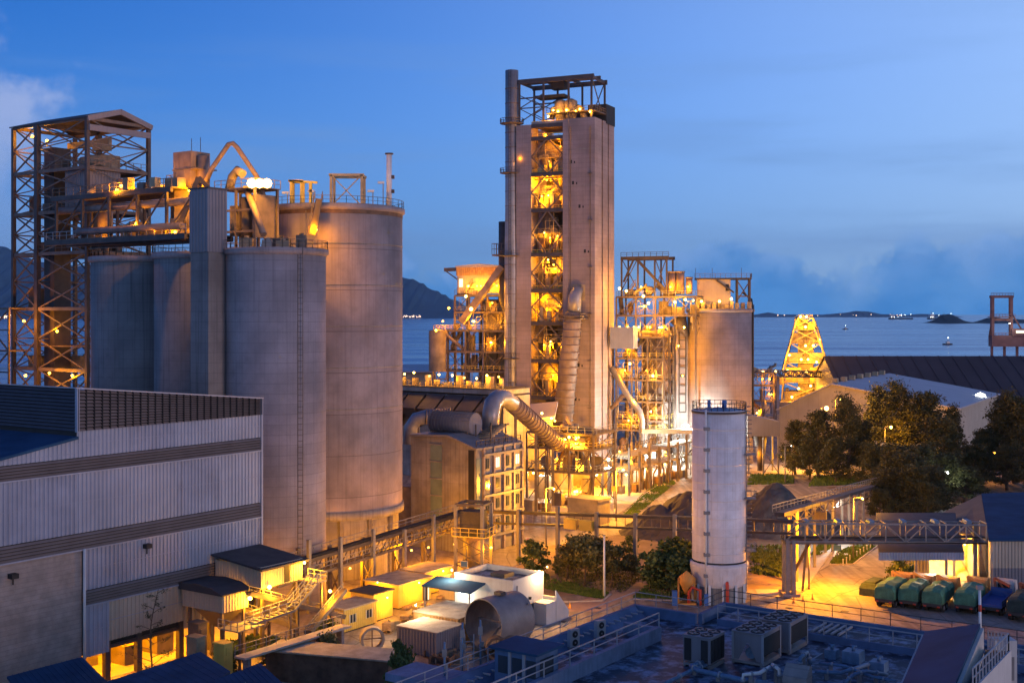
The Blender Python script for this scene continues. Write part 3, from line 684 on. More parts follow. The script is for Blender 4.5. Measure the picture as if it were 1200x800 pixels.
sm.box(-100.8, -97.8, 103, 104.5, 5.5, 5.62); ra.rail([(-97.8, 103, 5.6), (-97.8, 104.5, 5.6), (-100.8, 104.5, 5.6)], 1, 1.1, .07)
part('flight', sm, 'steel_grey', st); part('railing', ra, 'rail', st)
for x, y, z in ((-101.2, 92, 2.2), (-98.7, 92, 2.2), (-98.7, 99.5, 3.1), (-98.2, 104, 5.5)): part('post', MB(KS).beam((x, y, 0), (x, y, z), .22), 'steel', st)
lamp(st, KS((-98, 105.2, 4.2)), 900, .25, 'na_hot', (.4, -.3, -.3))
# inclined chutes below the cabins
for i, (a, b, lab) in enumerate((((-101.5, 96, 5.2), (-97.5, 107, 1.0), 'long inclined chute running down beside the stair'), ((-104, 97, 3), (-99.5, 101.5, .6), 'short inclined chute beneath the intake cabin'), ((-96.5, 100, .8), (-99, 108.5, 3.6), 'rusty belt chute rising towards the big silo'))):
    t = thing('chute', lab, 'chute', tuple(KS((a[0], a[1], 0))))
    part('trough', MB(KS).beam(a, b, 1.0, .5), 'steel', t); part('railing', MB(KS).rail([a, b], .8, 1.4, .06), 'steel_grey', t)
    part('support', MB(KS).beam(((a[0]+b[0])/2, (a[1]+b[1])/2, 0), ((a[0]+b[0])/2, (a[1]+b[1])/2, (a[2]+b[2])/2), .25), 'steel', t)
t = thing('walkway', 'pale concrete walkway with railings in front of the lit intake', 'walkway', tuple(KS((-94, 92, 0))))
part('deck', MB(KS).box(-95.2, -93.6, 88, 104, .9, 1.1), 'road', t); part('railing', MB(KS).rail([(-95.1, 88, 1.1), (-95.1, 104, 1.1)], 1, 1.5, .07), 'steel_grey', t)
for y in (89, 94, 99, 103): part('pier', MB(KS).box(-94.8, -94, y - .2, y + .2, 0, .9), 'concrete', t)
for (x, y, h, m, lab) in ((-101, 88, 2.2, 'machine_tan', 'pale drum-shaped dust pot below the hopper cabin'), (-98.5, 89.5, 1.6, 'yellow_hut', 'yellow control cubicle in front of the open bay'), (-103, 90, 3.0, 'steel', 'dark vertical gearbox below the hopper cabin')):
    single('equipment_box', MB(KS).box(x - .8, x + .8, y - .6, y + .6, 0, h).box(x - .9, x + .9, y - .7, y + .7, h, h + .12).box(x + .8, x + .86, y - .3, y + .3, h * .3, h * .8), m, lab, 'equipment')

# ------------------------------------------------------------------ the row of silos
def silo(px, D, r, ztop, m, label, name='silo', base_z=0.0, n=64, ringz=(), loc=None):
    c = loc or Vector(((px - 600) / FPX * D, D, 0)); t = thing(name, label, 'silo', tuple(c)); F = Frame(tuple(c))
    part('shell', MB(F).lathe((0, 0, 0), [(r, base_z), (r, ztop), (r - .35, ztop), (r - .35, ztop - .3)], n), m, t)
    part('roof', MB(F).lathe((0, 0, 0), [(r - .36, ztop - .28), (.01, ztop + .1)], n), 'roof_dark', t)
    part('rim', MB(F).lathe((0, 0, 0), [(r + .02, ztop - .9), (r + .35, ztop - .7), (r + .35, ztop - .1), (r + .02, ztop - .08)], n), 'concrete', t)
    part('railing', MB(F).rail(MB().ring((0, 0), r + .2, ztop - .1, 40), 1.05, 1.4, .06, closed=True), 'steel', t)
    return t, F, c
D1 = 156.3; s1c = pix(323, 368, D1); s1c.z = 0
vv = -EX
SA = []
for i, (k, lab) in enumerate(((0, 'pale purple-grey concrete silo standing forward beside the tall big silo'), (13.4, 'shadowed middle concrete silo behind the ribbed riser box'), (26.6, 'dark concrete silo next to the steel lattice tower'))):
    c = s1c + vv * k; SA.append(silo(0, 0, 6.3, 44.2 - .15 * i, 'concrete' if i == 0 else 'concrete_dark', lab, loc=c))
big, BF, bc = silo(391, 176, 9.75, 51.0, 'concrete_panel', 'tallest and widest grey concrete silo of the storage row', 'storage_silo', 8.8, 96)
part('base_drum', MB(BF).lathe((0, 0, 0), [(9.2, 0), (9.2, 8.9)], 64), 'concrete_old', big)
part('base_ledge', MB(BF).lathe((0, 0, 0), [(9.76, 8.2), (9.95, 8.2), (9.95, 9.3), (9.76, 9.3)], 96), 'concrete_old', big)
for i in range(5): part('ring_band', MB(BF).lathe((0, 0, 0), [(9.75, 45.5 - i*5.6), (9.8, 45.5 - i*5.6), (9.8, 45.62 - i*5.6), (9.75, 45.62 - i*5.6)], 96), 'concrete_old', big)
part('rust_cap', MB(BF).lathe((0, 0, 0), [(9.79, 49.6), (9.79, 50.3)], 96), 'rust', big)
for a in (-104,): part('vertical_joint', MB(BF).beam((9.78*math.cos(R(a)), 9.78*math.sin(R(a)), 9), (9.78*math.cos(R(a)), 9.78*math.sin(R(a)), 50), .08), 'concrete_old', big)
for a in (-150, -125, -100, -75, -50, -25): part('buttress', MB(BF).beam((9.5*math.cos(R(a)), 9.5*math.sin(R(a)), 0), (9.5*math.cos(R(a)), 9.5*math.sin(R(a)), 8.2), .5), 'concrete_old', big)
# gear on the roof of the big silo (each its own thing)
def BT(px, py, D=172): return pix(px, py, D)
def frame_stand(name, label, x0, x1, ya, yb, D, m, w=.35, brace=True, dep=3.0):
    a = BT(x0, yb, D); b = BT(x1, yb, D); h = BT(x0, ya, D).z; t = thing(name, label, 'steel frame', (a.x, a.y, 51)); z0 = 51.0
    for X in (a.x, b.x):
        for yy in (0, dep): part('post', MB().beam((X, D + yy, z0), (X, D + yy, h), w), m, t)
    q = MB()
    for yy in (0, dep): q.beam((a.x - .3, D + yy, h), (b.x + .3, D + yy, h), w)
    for X in (a.x, b.x): q.beam((X, D, h), (X, D + dep, h), w)
    part('top_frame', q, m, t)
    if brace: part('brace', MB().xbrace((a.x, D, z0), (b.x, D, z0), (b.x, D, h), (a.x, D, h), .14), m, t)
    return t
frame_stand('lifting_frame', 'square braced yellow-brown steel frame on the big silo roof', 388, 424, 205, 234, 172, 'machine_tan')
t = frame_stand('tee_frame', 'low bright yellow tee-headed frame on the big silo roof', 341, 353, 212, 232, 171, 'rail_yellow', .3, False, 2)
part('arm', MB().beam(tuple(BT(338, 212, 171)), tuple(BT(372, 214, 171)), .3), 'rail_yellow', t); part('post', MB().beam((BT(364, 232, 171).x, 171, 51), tuple(BT(364, 213, 171)), .4), 'rail_yellow', t)
a = BT(456, 234, 174); t = thing('vent_mast', 'slim pale vent mast with flat cap at the edge of the big silo', 'mast', (a.x, a.y, 51))
part('pipe', MB().cyl((a.x, a.y, 51), tuple(BT(456, 181, 174)), .38), 'white_steel', t); part('cap', MB().cyl(tuple(BT(456, 181, 174)), tuple(BT(456, 179.6, 174)), .6), 'steel_dark', t)
for zz in (53, 55): part('bracket', MB().box(a.x + .3, a.x + .75, a.y - .2, a.y + .2, zz, zz + .5), 'steel_dark', t)
for px, py in ((337, 226), (437, 224), (449, 214), (367, 224)):
    b = BT(px, py, 171); t = thing('roof_lamp_post', 'thin lamp post standing on the big silo roof', 'lamp post', (b.x, b.y, 51), 'lamp posts on the big silo')
    part('post', MB().beam((b.x, b.y, 51), tuple(b), .12), 'steel_grey', t); part('lantern', MB().cbox((b.x - .3, b.y, b.z), (.9, .4, .3)), 'steel_white', t)
lamp(big, pix(370, 269, 165.5), 900, .3, 'na', (0, -.6, 0))
t = thing('inclined_stair', 'steep steel stair leaning against the top of the big silo', 'stair', tuple(pix(368, 275, 165)))
a, b = pix(366, 275, 165.2), pix(374, 233, 165.4)
part('flight', MB().beam(tuple(a), tuple(b), .9, .15), 'steel', t)
for o in (-.5, .5): part('railing', MB().rail([a + Vector((o, -.3, 0)), b + Vector((o, -.3, 0))], 1.0, 1.2, .07), 'steel', t)
# pipes, ladder and repair patches on the silo walls
a = -52; part('ladder', MB(SA[0][1]).ladder(6.5*math.cos(R(a)), 6.5*math.sin(R(a)), 3, 45, .6, 'x', .7, .08), 'steel', SA[0][0])
# roof house on silo 1
F1 = SA[0][1]
for i, (x, y, d, m) in enumerate(((-3.4, -1.2, (1.6, 1.4, 1.3), 'machine'), (-.5, -2.6, (1.2, 1.2, 1.0), 'steel_grey'), (1.5, -3.0, (1.6, 1.0, .9), 'machine'), (3.6, -2.0, (1.2, 1.2, 1.6), 'steel'), (.6, .5, (2.2, 1.8, 1.4), 'steel_dark'))):
    single('filter_unit', MB(F1).cbox((x, y, 44.2 + d[2]/2), d).cyl((x, y, 44 + d[2]), (x, y, 44.5 + d[2]), .3), m, ['brown filter unit', 'grey filter unit', 'low wide filter unit', 'tall rusty filter unit', 'dark motor housing'][i] + ' on the roof of the forward silo', 'filter unit', tuple(F1((x, y, 44.2))))
# riser box between the silos
rb = thing('riser_box', 'tall ribbed grey riser box rising between the two front silos', 'clad shaft', tuple(pix(244, 368, 153) - Vector((0, 0, 36))))
rc = rb.location; FR = Frame((rc.x, rc.y, 0), -34.6)
part('cladding', corr_box(MB(FR), -1.7, 1.7, -1.5, 1.5, 43.6, 51.3, .5, .08), 'cladding_grey', rb)
part('cap', MB(FR).box(-1.85, 1.85, -1.65, 1.65, 51.3, 51.5), 'roof_dark', rb)
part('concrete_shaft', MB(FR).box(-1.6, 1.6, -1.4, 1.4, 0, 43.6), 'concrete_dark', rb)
# ------------------------------------------------------------------ lit equipment deck over the silos
dk = thing('silo_top_deck', 'glowing steel equipment deck with girders across the silo tops', 'equipment deck', tuple(pix(180, 368, 172) - Vector((0, 0, 36 - 44.5))))
def SD(a, b, z): return ST((a, b, z))
ax0, ax1 = -157, -112      # site x range; rows around y = 110..118
q = MB(ST)
for y in (109, 112.6, 117): q.beam((ax0, y, 46.2), (-127, y, 46.2), .5, .7)
part('girder', q, 'steel_dark', dk)
part('deck_plate', MB(ST).box(ax0, -127, 109, 117, 46.5, 46.65), 'steel', dk)
part('railing', MB(ST).rail([(ax0, 109, 46.65), (-127, 109, 46.65)], 1.1, 1.6, .07), 'rail', dk)
q = MB(ST)
for y in (110, 116): q.beam((ax0, y, 52.6), (-131, y, 52.6), .45, .6)
for x in range(-156, -131, 6):
    for y in (110, 116): q.beam((x, y, 46.6), (x, y, 52.6), .35)
    q.beam((x, 110, 46.6), (x + 6, 110, 52.6), .18)
part('upper_frame', q, 'steel_dark', dk)
part('upper_deck', MB(ST).box(ax0, -131, 110, 116, 52.9, 53.05), 'steel', dk); part('railing', MB(ST).rail([(ax0, 110, 53.05), (-131, 110, 53.05)], 1.1, 1.6, .07), 'steel', dk)
part('conveyor_pipe', MB(ST).cyl((ax0, 111, 51), (-128, 111, 51), .55).cyl((-150, 109.2, 47.6), (-128, 109.2, 47.6), .5), 'duct_rust', dk)
for i in range(26):
    x, y, z = rnd.uniform(-153, -128.5), rnd.uniform(109.6, 116), rnd.choice((46.65, 46.65, 53.05)); x = min(x, -132) if z > 50 else x
    d = (rnd.uniform(1, 2.6), rnd.uniform(.8, 1.6), rnd.uniform(.8, 2.4))
    mb = MB(ST).cbox((x, y, z + d[2]/2), d) if i % 2 else MB(ST).cyl((x, y, z), (x, y, z + d[2]), d[1] * .6)
    part('drive_unit', mb, rnd.choice(('machine', 'machine_tan', 'steel')), dk)
for px, py, D, pw in ((137, 223, 172, 1300), (171, 219, 171, 1000), (178, 222, 171, 500), (186, 268, 166, 900), (160, 262, 169, 500), (222, 223, 167, 1000), (142, 218, 173, 700), (205, 272, 165, 600)): lamp(dk, pix(px, py, D), pw, .32)
# square filter tower with stacks
ft = thing('filter_tower', 'square brown riveted filter tower rising above the lit deck', 'filter tower', tuple(pix(228, 368, 170) - Vector((0, 0, 36 - 46))))
fc = ft.location; FF = Frame((fc.x, fc.y, 0), -34.6)
z0, z1 = pix(0, 220, 170).z, pix(0, 179, 170).z
for x in (-1.8, -.6, .6): part('body_panel', MB(FF).box(x - .58, x + .58, -1.7, 1.7, z0, z1), 'duct_rust', ft)
part('side_drum', MB(FF).cyl((1.7, 0, z0 - 1), (1.7, 0, z1 - .6), .85), 'duct_rust', ft)
part('collar', MB(FF).box(-2.6, 2.6, -1.9, 1.9, z0 - .3, z0).box(-2.5, 2.5, -1.8, 1.8, z0 + 2.3, z0 + 2.45), 'steel', ft)
part('base_housing', MB(FF).box(-2.3, 2.3, -1.6, 1.6, 46.6, z0 - .3), 'machine_tan', ft)
part('platform', MB(FF).box(-3.4, -1.8, -2, 1.5, z0 + .6, z0 + .7).rail([(-3.4, 1.5, z0 + .7), (-3.4, -2, z0 + .7), (-1.9, -2, z0 + .7)], 1, .9, .06), 'steel', ft)
for x in (-.6, 1.2): part('aerial', MB(FF).beam((x, 0, z1), (x, 0, z1 + 2), .06), 'steel_dark', ft)
# bent pipe over the silos
t = thing('dust_pipe', 'tan pipe bent like an inverted V above the silo roofs', 'pipe', tuple(pix(248, 368, 166) - Vector((0, 0, 36 - 46))))
pp = [pix(238, 222, 167), pix(248, 198, 167), pix(268, 169, 166), pix(273, 168, 166), pix(278, 173, 166), pix(301, 207, 165), pix(312, 238, 163)]
part('pipe', MB().tube(pp, .33, 12), 'duct_rust', t); part('support', MB().beam(tuple(pix(240, 225, 167)), tuple(pix(240, 290, 167)), .4), 'steel', t)
t = thing('chute_pipe', 'sloping grey feed pipe dropping onto the forward silo roof', 'pipe', tuple(pix(309, 274, 158)))
part('pipe', MB().tube([pix(290, 225, 162), pix(296, 240, 160), pix(309, 275, 157)], .42, 12), 'duct_rust', t)
t = thing('elevator_leg', 'dark sloping truss leg standing in front of the filter tower', 'strut', tuple(pix(208, 270, 165)))
part('leg', MB().beam(tuple(pix(208, 270, 165)), tuple(pix(233, 208, 165)), .6).beam(tuple(pix(233, 208, 165)), tuple(pix(246, 222, 165)), .5), 'steel_dark', t)
# machine house next to the riser, with its blazing floodlights
mh = thing('silo_head_house', 'open head house with drums and floodlights beside the big silo', 'machine house', tuple(pix(290, 368, 164) - Vector((0, 0, 36 - 44.5))))
hc = mh.location; FH = Frame((hc.x, hc.y, 0), -34.6)
q = MB(FH)
for x in (-3.5, 0, 3.5):
    for y in (-2, 2): q.beam((x, y, 44.3), (x, y, 52.4), .3)
for z in (46.8, 49.6, 52.4):
    for y in (-2, 2): q.beam((-3.5, y, z), (3.5, y, z), .28)
part('frame', q, 'steel', mh)
part('drum', MB(FH).cyl((.4, -.4, 44.5), (.4, -.4, 51.4), .8, 16), 'steel', mh)
part('drum', MB(FH).cyl((-2.2, 0, 46.4), (-2.2, 0, 50.4), .8, 16), 'machine', mh)
part('side_panel', MB(FH).box(2.6, 3.4, -1.6, 1.8, 46, 51.6), 'steel', mh)
part('platform', MB(FH).box(-3.8, 3.8, -2.3, 2.3, 52.4, 52.52).rail([(-3.8, -2.3, 52.5), (3.8, -2.3, 52.5), (3.8, 2.3, 52.5)], 1.1, 1.2, .07), 'steel', mh)
part('elbow_duct', MB(FH).tube([(-2.4, -1, 52.5), (-1.8, -1, 54.2), (-.8, -1, 55), (.2, -1, 54.4)], .6, 12), 'machine', mh)
for px in (295, 304, 313): lamp(mh, pix(px, 215, 160), 1500, .85, 'na_hot', (0, -2.6, .9), rad=.5)
part('flood_bar', MB().beam(tuple(pix(285, 219, 160.5)), tuple(pix(318, 219, 160.5)), .25), 'steel', mh)
# ------------------------------------------------------------------ steel lattice tower with gabled roof (far left)
NX, NY = -157.3, 116.2
lt = thing('lattice_tower', 'tall open steel lattice tower with a gabled roof left of the silos', 'steel tower', tuple(ST((NX, NY, 0))))
LX = [NX, NX - 12.3, NX - 18.5]; LY = [NY, NY + 11.3]; HE = 65.3
lv = [0, 10, 19, 27.5, 36.8, 45.3, 51.6, 58.0, HE]
for x in LX:
    for y in LY: part('column', MB(ST).beam((x, y, 0), (x, y, HE), .55 if x != LX[1] else .75), 'steel_dark', lt)
for z in lv[1:]:
    q = MB(ST)
    for y in LY: q.beam((LX[0], y, z), (LX[2], y, z), .35, .5)
    for x in LX: q.beam((x, LY[0], z), (x, LY[1], z), .35, .5)
    part('floor_beam', q, 'steel', lt)
for i in range(len(lv) - 1):
    a, b = lv[i], lv[i + 1]; q = MB(ST)
    for j, (x0, x1) in enumerate(((LX[0], LX[1]), (LX[1], LX[2]))):
        n = 2
        for k in range(n):
            za, zb = a + (b - a) * k / n, a + (b - a) * (k + 1) / n
            for y in LY: q.xbrace((x0, y, za), (x1, y, za), (x1, y, zb), (x0, y, zb), .2)
    for x in (LX[0], LX[1], LX[2]):
        h_ = (a + b) / 2; q.xbrace((x, LY[0], a), (x, LY[1], a), (x, LY[1], h_), (x, LY[0], h_), .16).xbrace((x, LY[0], h_), (x, LY[1], h_), (x, LY[1], b), (x, LY[0], b), .16).beam((x, LY[0], h_), (x, LY[1], h_), .2)
    part('bracing', q, 'steel', lt)
for z in (45.3, 51.6, 58.0):
    part('floor_plate', MB(ST).box(LX[1], LX[0] - .3, LY[0] + .3, LY[1] - .3, z + .2, z + .28), 'steel', lt)
    part('railing', MB(ST).rail([(LX[1], LY[0], z + .25), (LX[0], LY[0], z + .25), (LX[0], LY[1], z + .25)], 1.1, 1.5, .07), 'steel', lt)
ym = (LY[0] + LY[1]) / 2
part('roof', MB(ST).slab((LX[0] + .6, ym, 67.3), (LX[2] - .6, ym, 67.3), (LX[2] - .6, LY[0] - .4, 65.5), (LX[0] + .6, LY[0] - .4, 65.5), .2).slab((LX[0] + .6, LY[1] + .4, 65.5), (LX[2] - .6, LY[1] + .4, 65.5), (LX[2] - .6, ym, 67.31), (LX[0] + .6, ym, 67.31), .2), 'roof_dark', lt)
part('gable_trim', MB(ST).beam((LX[0] + .5, LY[0] - .3, 65.2), (LX[0] + .5, ym, 66.9), .35, .8).beam((LX[0] + .5, ym, 66.9), (LX[0] + .5, LY[1] + .3, 65.2), .35, .8).beam((LX[0] + .45, LY[0], 63.9), (LX[0] + .45, LY[1], 63.9), .4, .9), 'cladding_grey', lt)
part('crane_beam', MB(ST).beam((NX - 2, ym, 62.6), (LX[1], ym, 62.6), .6, 1.0).cbox((NX - 4, ym, 61.8), (2.4, 1.8, 1.0)), 'machine', lt)
part('clad_bin', corr_box(MB(ST), NX - 6.5, NX - .8, NY + .8, NY + 6.6, 51.9, 57.8, .5, .07), 'cladding_grey', lt)
part('bin_hopper', MB(ST).cyl((NX - 3.6, NY + 3.8, 51.9), (NX - 3.6, NY + 3.8, 47), 2.6, 16, .6), 'steel', lt)
part('vessel', MB(ST).cyl((NX + 2.2, NY + 1.5, 47.5), (NX + 2.2, NY + 1.5, 52.6), 1.15, 16).cyl((NX + 2.2, NY + 1.5, 44.6), (NX + 2.2, NY + 1.5, 47.5), .3, 16, 1.15), 'duct_rust', lt)
part('elevator_shaft', MB(ST).box(LX[1] - 1.2, LX[1] + 1.4, NY + 2, NY + 5, 0, 62), 'steel_dark', lt)
part('hoist_drive', MB(ST).cbox((NX - 4, NY + 6, 59.4), (4, 3, 2.2)).cyl((NX - 6.5, NY + 4, 59.5), (NX - 1.5, NY + 4, 59.5), .9), 'machine', lt)
part('chute', MB(ST).beam((NX - 8, NY + 3, 58), (NX - 3, NY + 6, 47), 1.1, .9).beam((NX - 2, NY + 9, 57), (NX + 1, NY + 10, 50), 1.0, .8), 'machine', lt)
part('floor_plate', MB(ST).box(LX[2] - 1, LX[0] - .3, LY[0] + .3, LY[1] - .3, 31, 31.1).box(LX[2] - 1, LX[0] - .3, LY[0] + .3, LY[1] - .3, 37, 37.1), 'steel', lt)
for i in range(14):
    x, y, z = rnd.uniform(LX[2], LX[0] - 1), rnd.uniform(LY[0] + 1, LY[1] - 1), rnd.choice((19, 27.7, 31.1, 37.1, 45.6, 45.6, 51.8))
    d = (rnd.uniform(1, 3), rnd.uniform(1, 2), rnd.uniform(1, 3)); part('equipment', MB(ST).cbox((x, y, z + d[2]/2), d), rnd.choice(('machine', 'steel', 'rust')), lt)
part('side_bay', MB(ST).truss((LX[2] - 1.2, NY - 3, 27), (LX[2] - 1.2, NY - 3, 36.8), 4.5, 3, .28, (1, 0, 0)).truss((LX[2] - 1.2, NY - 3, 12), (LX[2] - 1.2, NY - 3, 27), 4.5, 4, .28, (1, 0, 0)).box(LX[2] - 1.2, LX[2] + 3.3, NY - 3, NY + 1, 36.8, 37).box(LX[2] - 1.2, LX[2] + 3.3, NY - 3, NY + 1, 30.2, 30.4), 'steel', lt)
for px, py, D, pw in ((28, 376, 190, 900), (67, 388, 190, 500), (58, 437, 188, 450), (121, 270, 183, 350), (38, 160, 196, 400), (55, 165, 196, 400), (30, 440, 189, 300), (85, 440, 187, 300)): lamp(lt, pix(px, py, D), pw, .3)
# ------------------------------------------------------------------ generic open steel structure
def steel_block(t, F, xs, ys, zs, seed, clutter=20, nl=8, pw=500, deck=True, m='steel', ct=.4, lr=.32, pipes=10, braced=True, kinds=('machine', 'machine_tan', 'steel', 'duct_rust', 'rust')):
    r = random.Random(seed); x0, x1, y0, y1 = xs[0], xs[-1], ys[0], ys[-1]
    for x in xs:
        for y in (y0, y1): part('column', MB(F).beam((x, y, zs[0] if zs[0] < 1 else 0), (x, y, zs[-1]), ct), m, t)
    for z in zs[1:]:
        q = MB(F)
        for y in (y0, y1): q.beam((x0, y, z), (x1, y, z), ct * .7, ct * 1.1)
        for x in xs: q.beam((x, y0, z), (x, y1, z), ct * .6, ct)
        part('floor_beam', q, m, t)
        if deck: part('floor_plate', MB(F).box(x0, x1, y0, y1, z + ct * .6, z + ct * .6 + .06), m, t)
        part('railing', MB(F).rail([(x0, y1, z + .3), (x0, y0 - .05, z + .3), (x1, y0 - .05, z + .3), (x1, y1, z + .3)], 1.1, 1.7, .09), r.choice(('rail', 'rail_yellow', 'steel')), t)
    if braced:
        q = MB(F)
        for i in range(len(zs) - 1):
            for j in range(len(xs) - 1):
                if r.random() < .6: q.xbrace((xs[j], y0, zs[i]), (xs[j+1], y0, zs[i]), (xs[j+1], y0, zs[i+1]), (xs[j], y0, zs[i+1]), ct * .4)
                elif r.random() < .6: q.beam((xs[j], y0, zs[i]), (xs[j+1], y0, zs[i+1]), ct * .45)
            q.xbrace((x1, y0, zs[i]), (x1, y1, zs[i]), (x1, y1, zs[i+1]), (x1, y0, zs[i+1]), ct * .4)
        part('bracing', q, m, t)
    for i in range(clutter):
        k = r.randrange(len(zs)); z = max(.05, zs[k] + ct * .6 + .06 if k else .05); hmax = (zs[k+1] - zs[k] if k + 1 < len(zs) else 3.0)
        x, y = r.uniform(x0 + .6, x1 - .6), r.uniform(y0 + .4, y0 + (y1 - y0) * .7); h = hmax * r.uniform(.25, .8); kind = r.random(); mm = r.choice(kinds)
        if kind < .35: part('equipment_casing', MB(F).cbox((x, y, z + h/2), (r.uniform(.8, 2.6), r.uniform(.8, 2), h)), mm, t)
        elif kind < .65:
            rr = r.uniform(.4, 1.2); part('vessel', MB(F).lathe((x, y, z), [(.01, h), (rr * .6, h * .97), (rr, h * .85), (rr, h * .35), (rr * .3, 0), (.01, 0)], 14), mm, t)
        elif kind < .85:
            x2, y2 = min(x1, max(x0, x + r.uniform(-4, 4))), y + r.uniform(-1, 1)
            part('duct', MB(F).tube([(x, y, z), (x, y, z + h * .4), (x2, y2, z + hmax * .75), (x2, y2, z + hmax)], r.uniform(.25, .6), 10), mm, t)
        else: part('stair', MB(F).beam((x, y0 + .3, z), (min(x1, x + hmax * .8), y0 + .3, z + hmax), .8, .12).rail([(x, y0 + .1, z), (min(x1, x + hmax * .8), y0 + .1, z + hmax)], 1, 1.4, .08), m, t)
    q = MB(F)
    for i in range(pipes):
        x, y = r.uniform(x0, x1), y0 + r.uniform(.1, .8); a, b = sorted((r.uniform(zs[0], zs[-1]), r.uniform(zs[0], zs[-1])))
        q.tube([(x, y, a), (x, y, b), (min(x1, x + r.uniform(.5, 4)), y, b)], r.uniform(.06, .16), 6)
    part('pipework', q, 'machine_tan', t)
    for i in range(nl):
        k = r.randrange(0, len(zs)); p = F((r.uniform(x0 + .5, x1 - .5), y0 + r.uniform(-.6, .8), zs[k] + (2.4 if k < len(zs) else 1.5)))
        lamp(t, p, pw * r.uniform(.6, 1.4), lr, 'na' if r.random() < .8 else 'na_hot', (r.uniform(-.3, .3), -.8, -.2))
    return t

# ------------------------------------------------------------------ preheater tower
FT = Frame((19.4, 290, 0), -24.5)
def TZ(py, D=290): return CH - (py - HZ) * D / FPX
tw = thing('preheater_tower', 'tall square concrete tower with a glowing open bay up its front', 'tower', tuple(FT((-10, 6, 0))))
ZT = TZ(137)
def plan(name, poly, z0, z1, m='concrete_tower'): return part(name, MB(FT).prism(poly, z0, z1), m, tw)
plan('pier', [(-8, 0), (0, 0), (0, 4.6), (-.5, 4.6), (-.5, 5.6), (0, 5.6), (0, 8.8), (-.6, 8.8), (-.6, 9.8), (0, 9.8), (0, 13.4), (-8, 13.4)], 0, ZT)
plan('pier', [(-20.2, 0), (-16.3, 0), (-16.3, 4.5), (-20.2, 4.5)], 0, TZ(141))
plan('pier', [(-20.2, 9.5), (-16.3, 9.5), (-16.3, 13.4), (-20.2, 13.4)], 0, TZ(141))
plan('back_wall', [(-16.3, 12.6), (-8, 12.6), (-8, 13.2), (-16.3, 13.2)], 8, TZ(150), 'machine')
part('corner_box', MB(FT).box(-4.6, .15, 7.5, 13.6, ZT - .5, TZ(124.5, 300)), 'black', tw)
for zz in (TZ(190), TZ(243), TZ(296), TZ(215), TZ(430), TZ(470), TZ(350)):
    o = rnd.uniform(-6.5, -2); part('vent_hole', MB(FT).box(o, o + .5, -.03, .1, zz, zz + .8).box(o + 1.0, o + 1.3, -.03, .1, zz, zz + .5), 'black', tw)
for k in range(9): part('pour_joint', MB(FT).box(-8.02, .02, -.025, 0, 6 + k * 8.6, 6.14 + k * 8.6).box(0, .025, 0, 4.6, 6 + k * 8.6, 6.14 + k * 8.6), 'concrete_old', tw)
for x in (-6.1, -1.1): part('cable_conduit', MB(FT).cyl((x, -.14, 4), (x, -.14, ZT - 2), .09, 6), 'steel', tw)
for k in range(6): part('service_bracket', MB(FT).box(-1.6, -.6, -.7, 0, 14 + k * 11, 14.12 + k * 11), 'steel', tw)
part('pilaster', MB(FT).box(-8.02, -6.6, -.18, 0, 0, ZT - .3), 'concrete_tower', tw)
lvs = [TZ(p) for p in (468, 424, 379, 340, 297, 244, 201, 158)] + [TZ(143)]
bx0, bx1, bm = -16.3, -8.0, -12.15
for i, z in enumerate(lvs):
    part('bay_girder', MB(FT).box(bx0, bx1, .05, .5, z - .45, z + .45), 'steel_dark', tw)
    part('floor_plate', MB(FT).box(bx0, bx1, .6, 12.5, z - .1, z + .08), 'steel', tw)
    part('railing', MB(FT).rail([(bx0, .7, z + .1), (bx1, .7, z + .1)], 1.1, 1.3, .1), 'rail_yellow', tw)
for a, b in zip(lvs[:-1], lvs[1:]):
    if b - a < 5: continue
    h = (a + b) / 2
    q = MB(FT)
    for s in ((bx0, h, bm, b), (bm, b, bx1, h), (bx1, h, bm, a), (bm, a, bx0, h)): q.beam((s[0], .3, s[1]), (s[2], .3, s[3]), .32)
    part('diamond_brace', q, 'steel', tw)
r_ = random.Random(5)
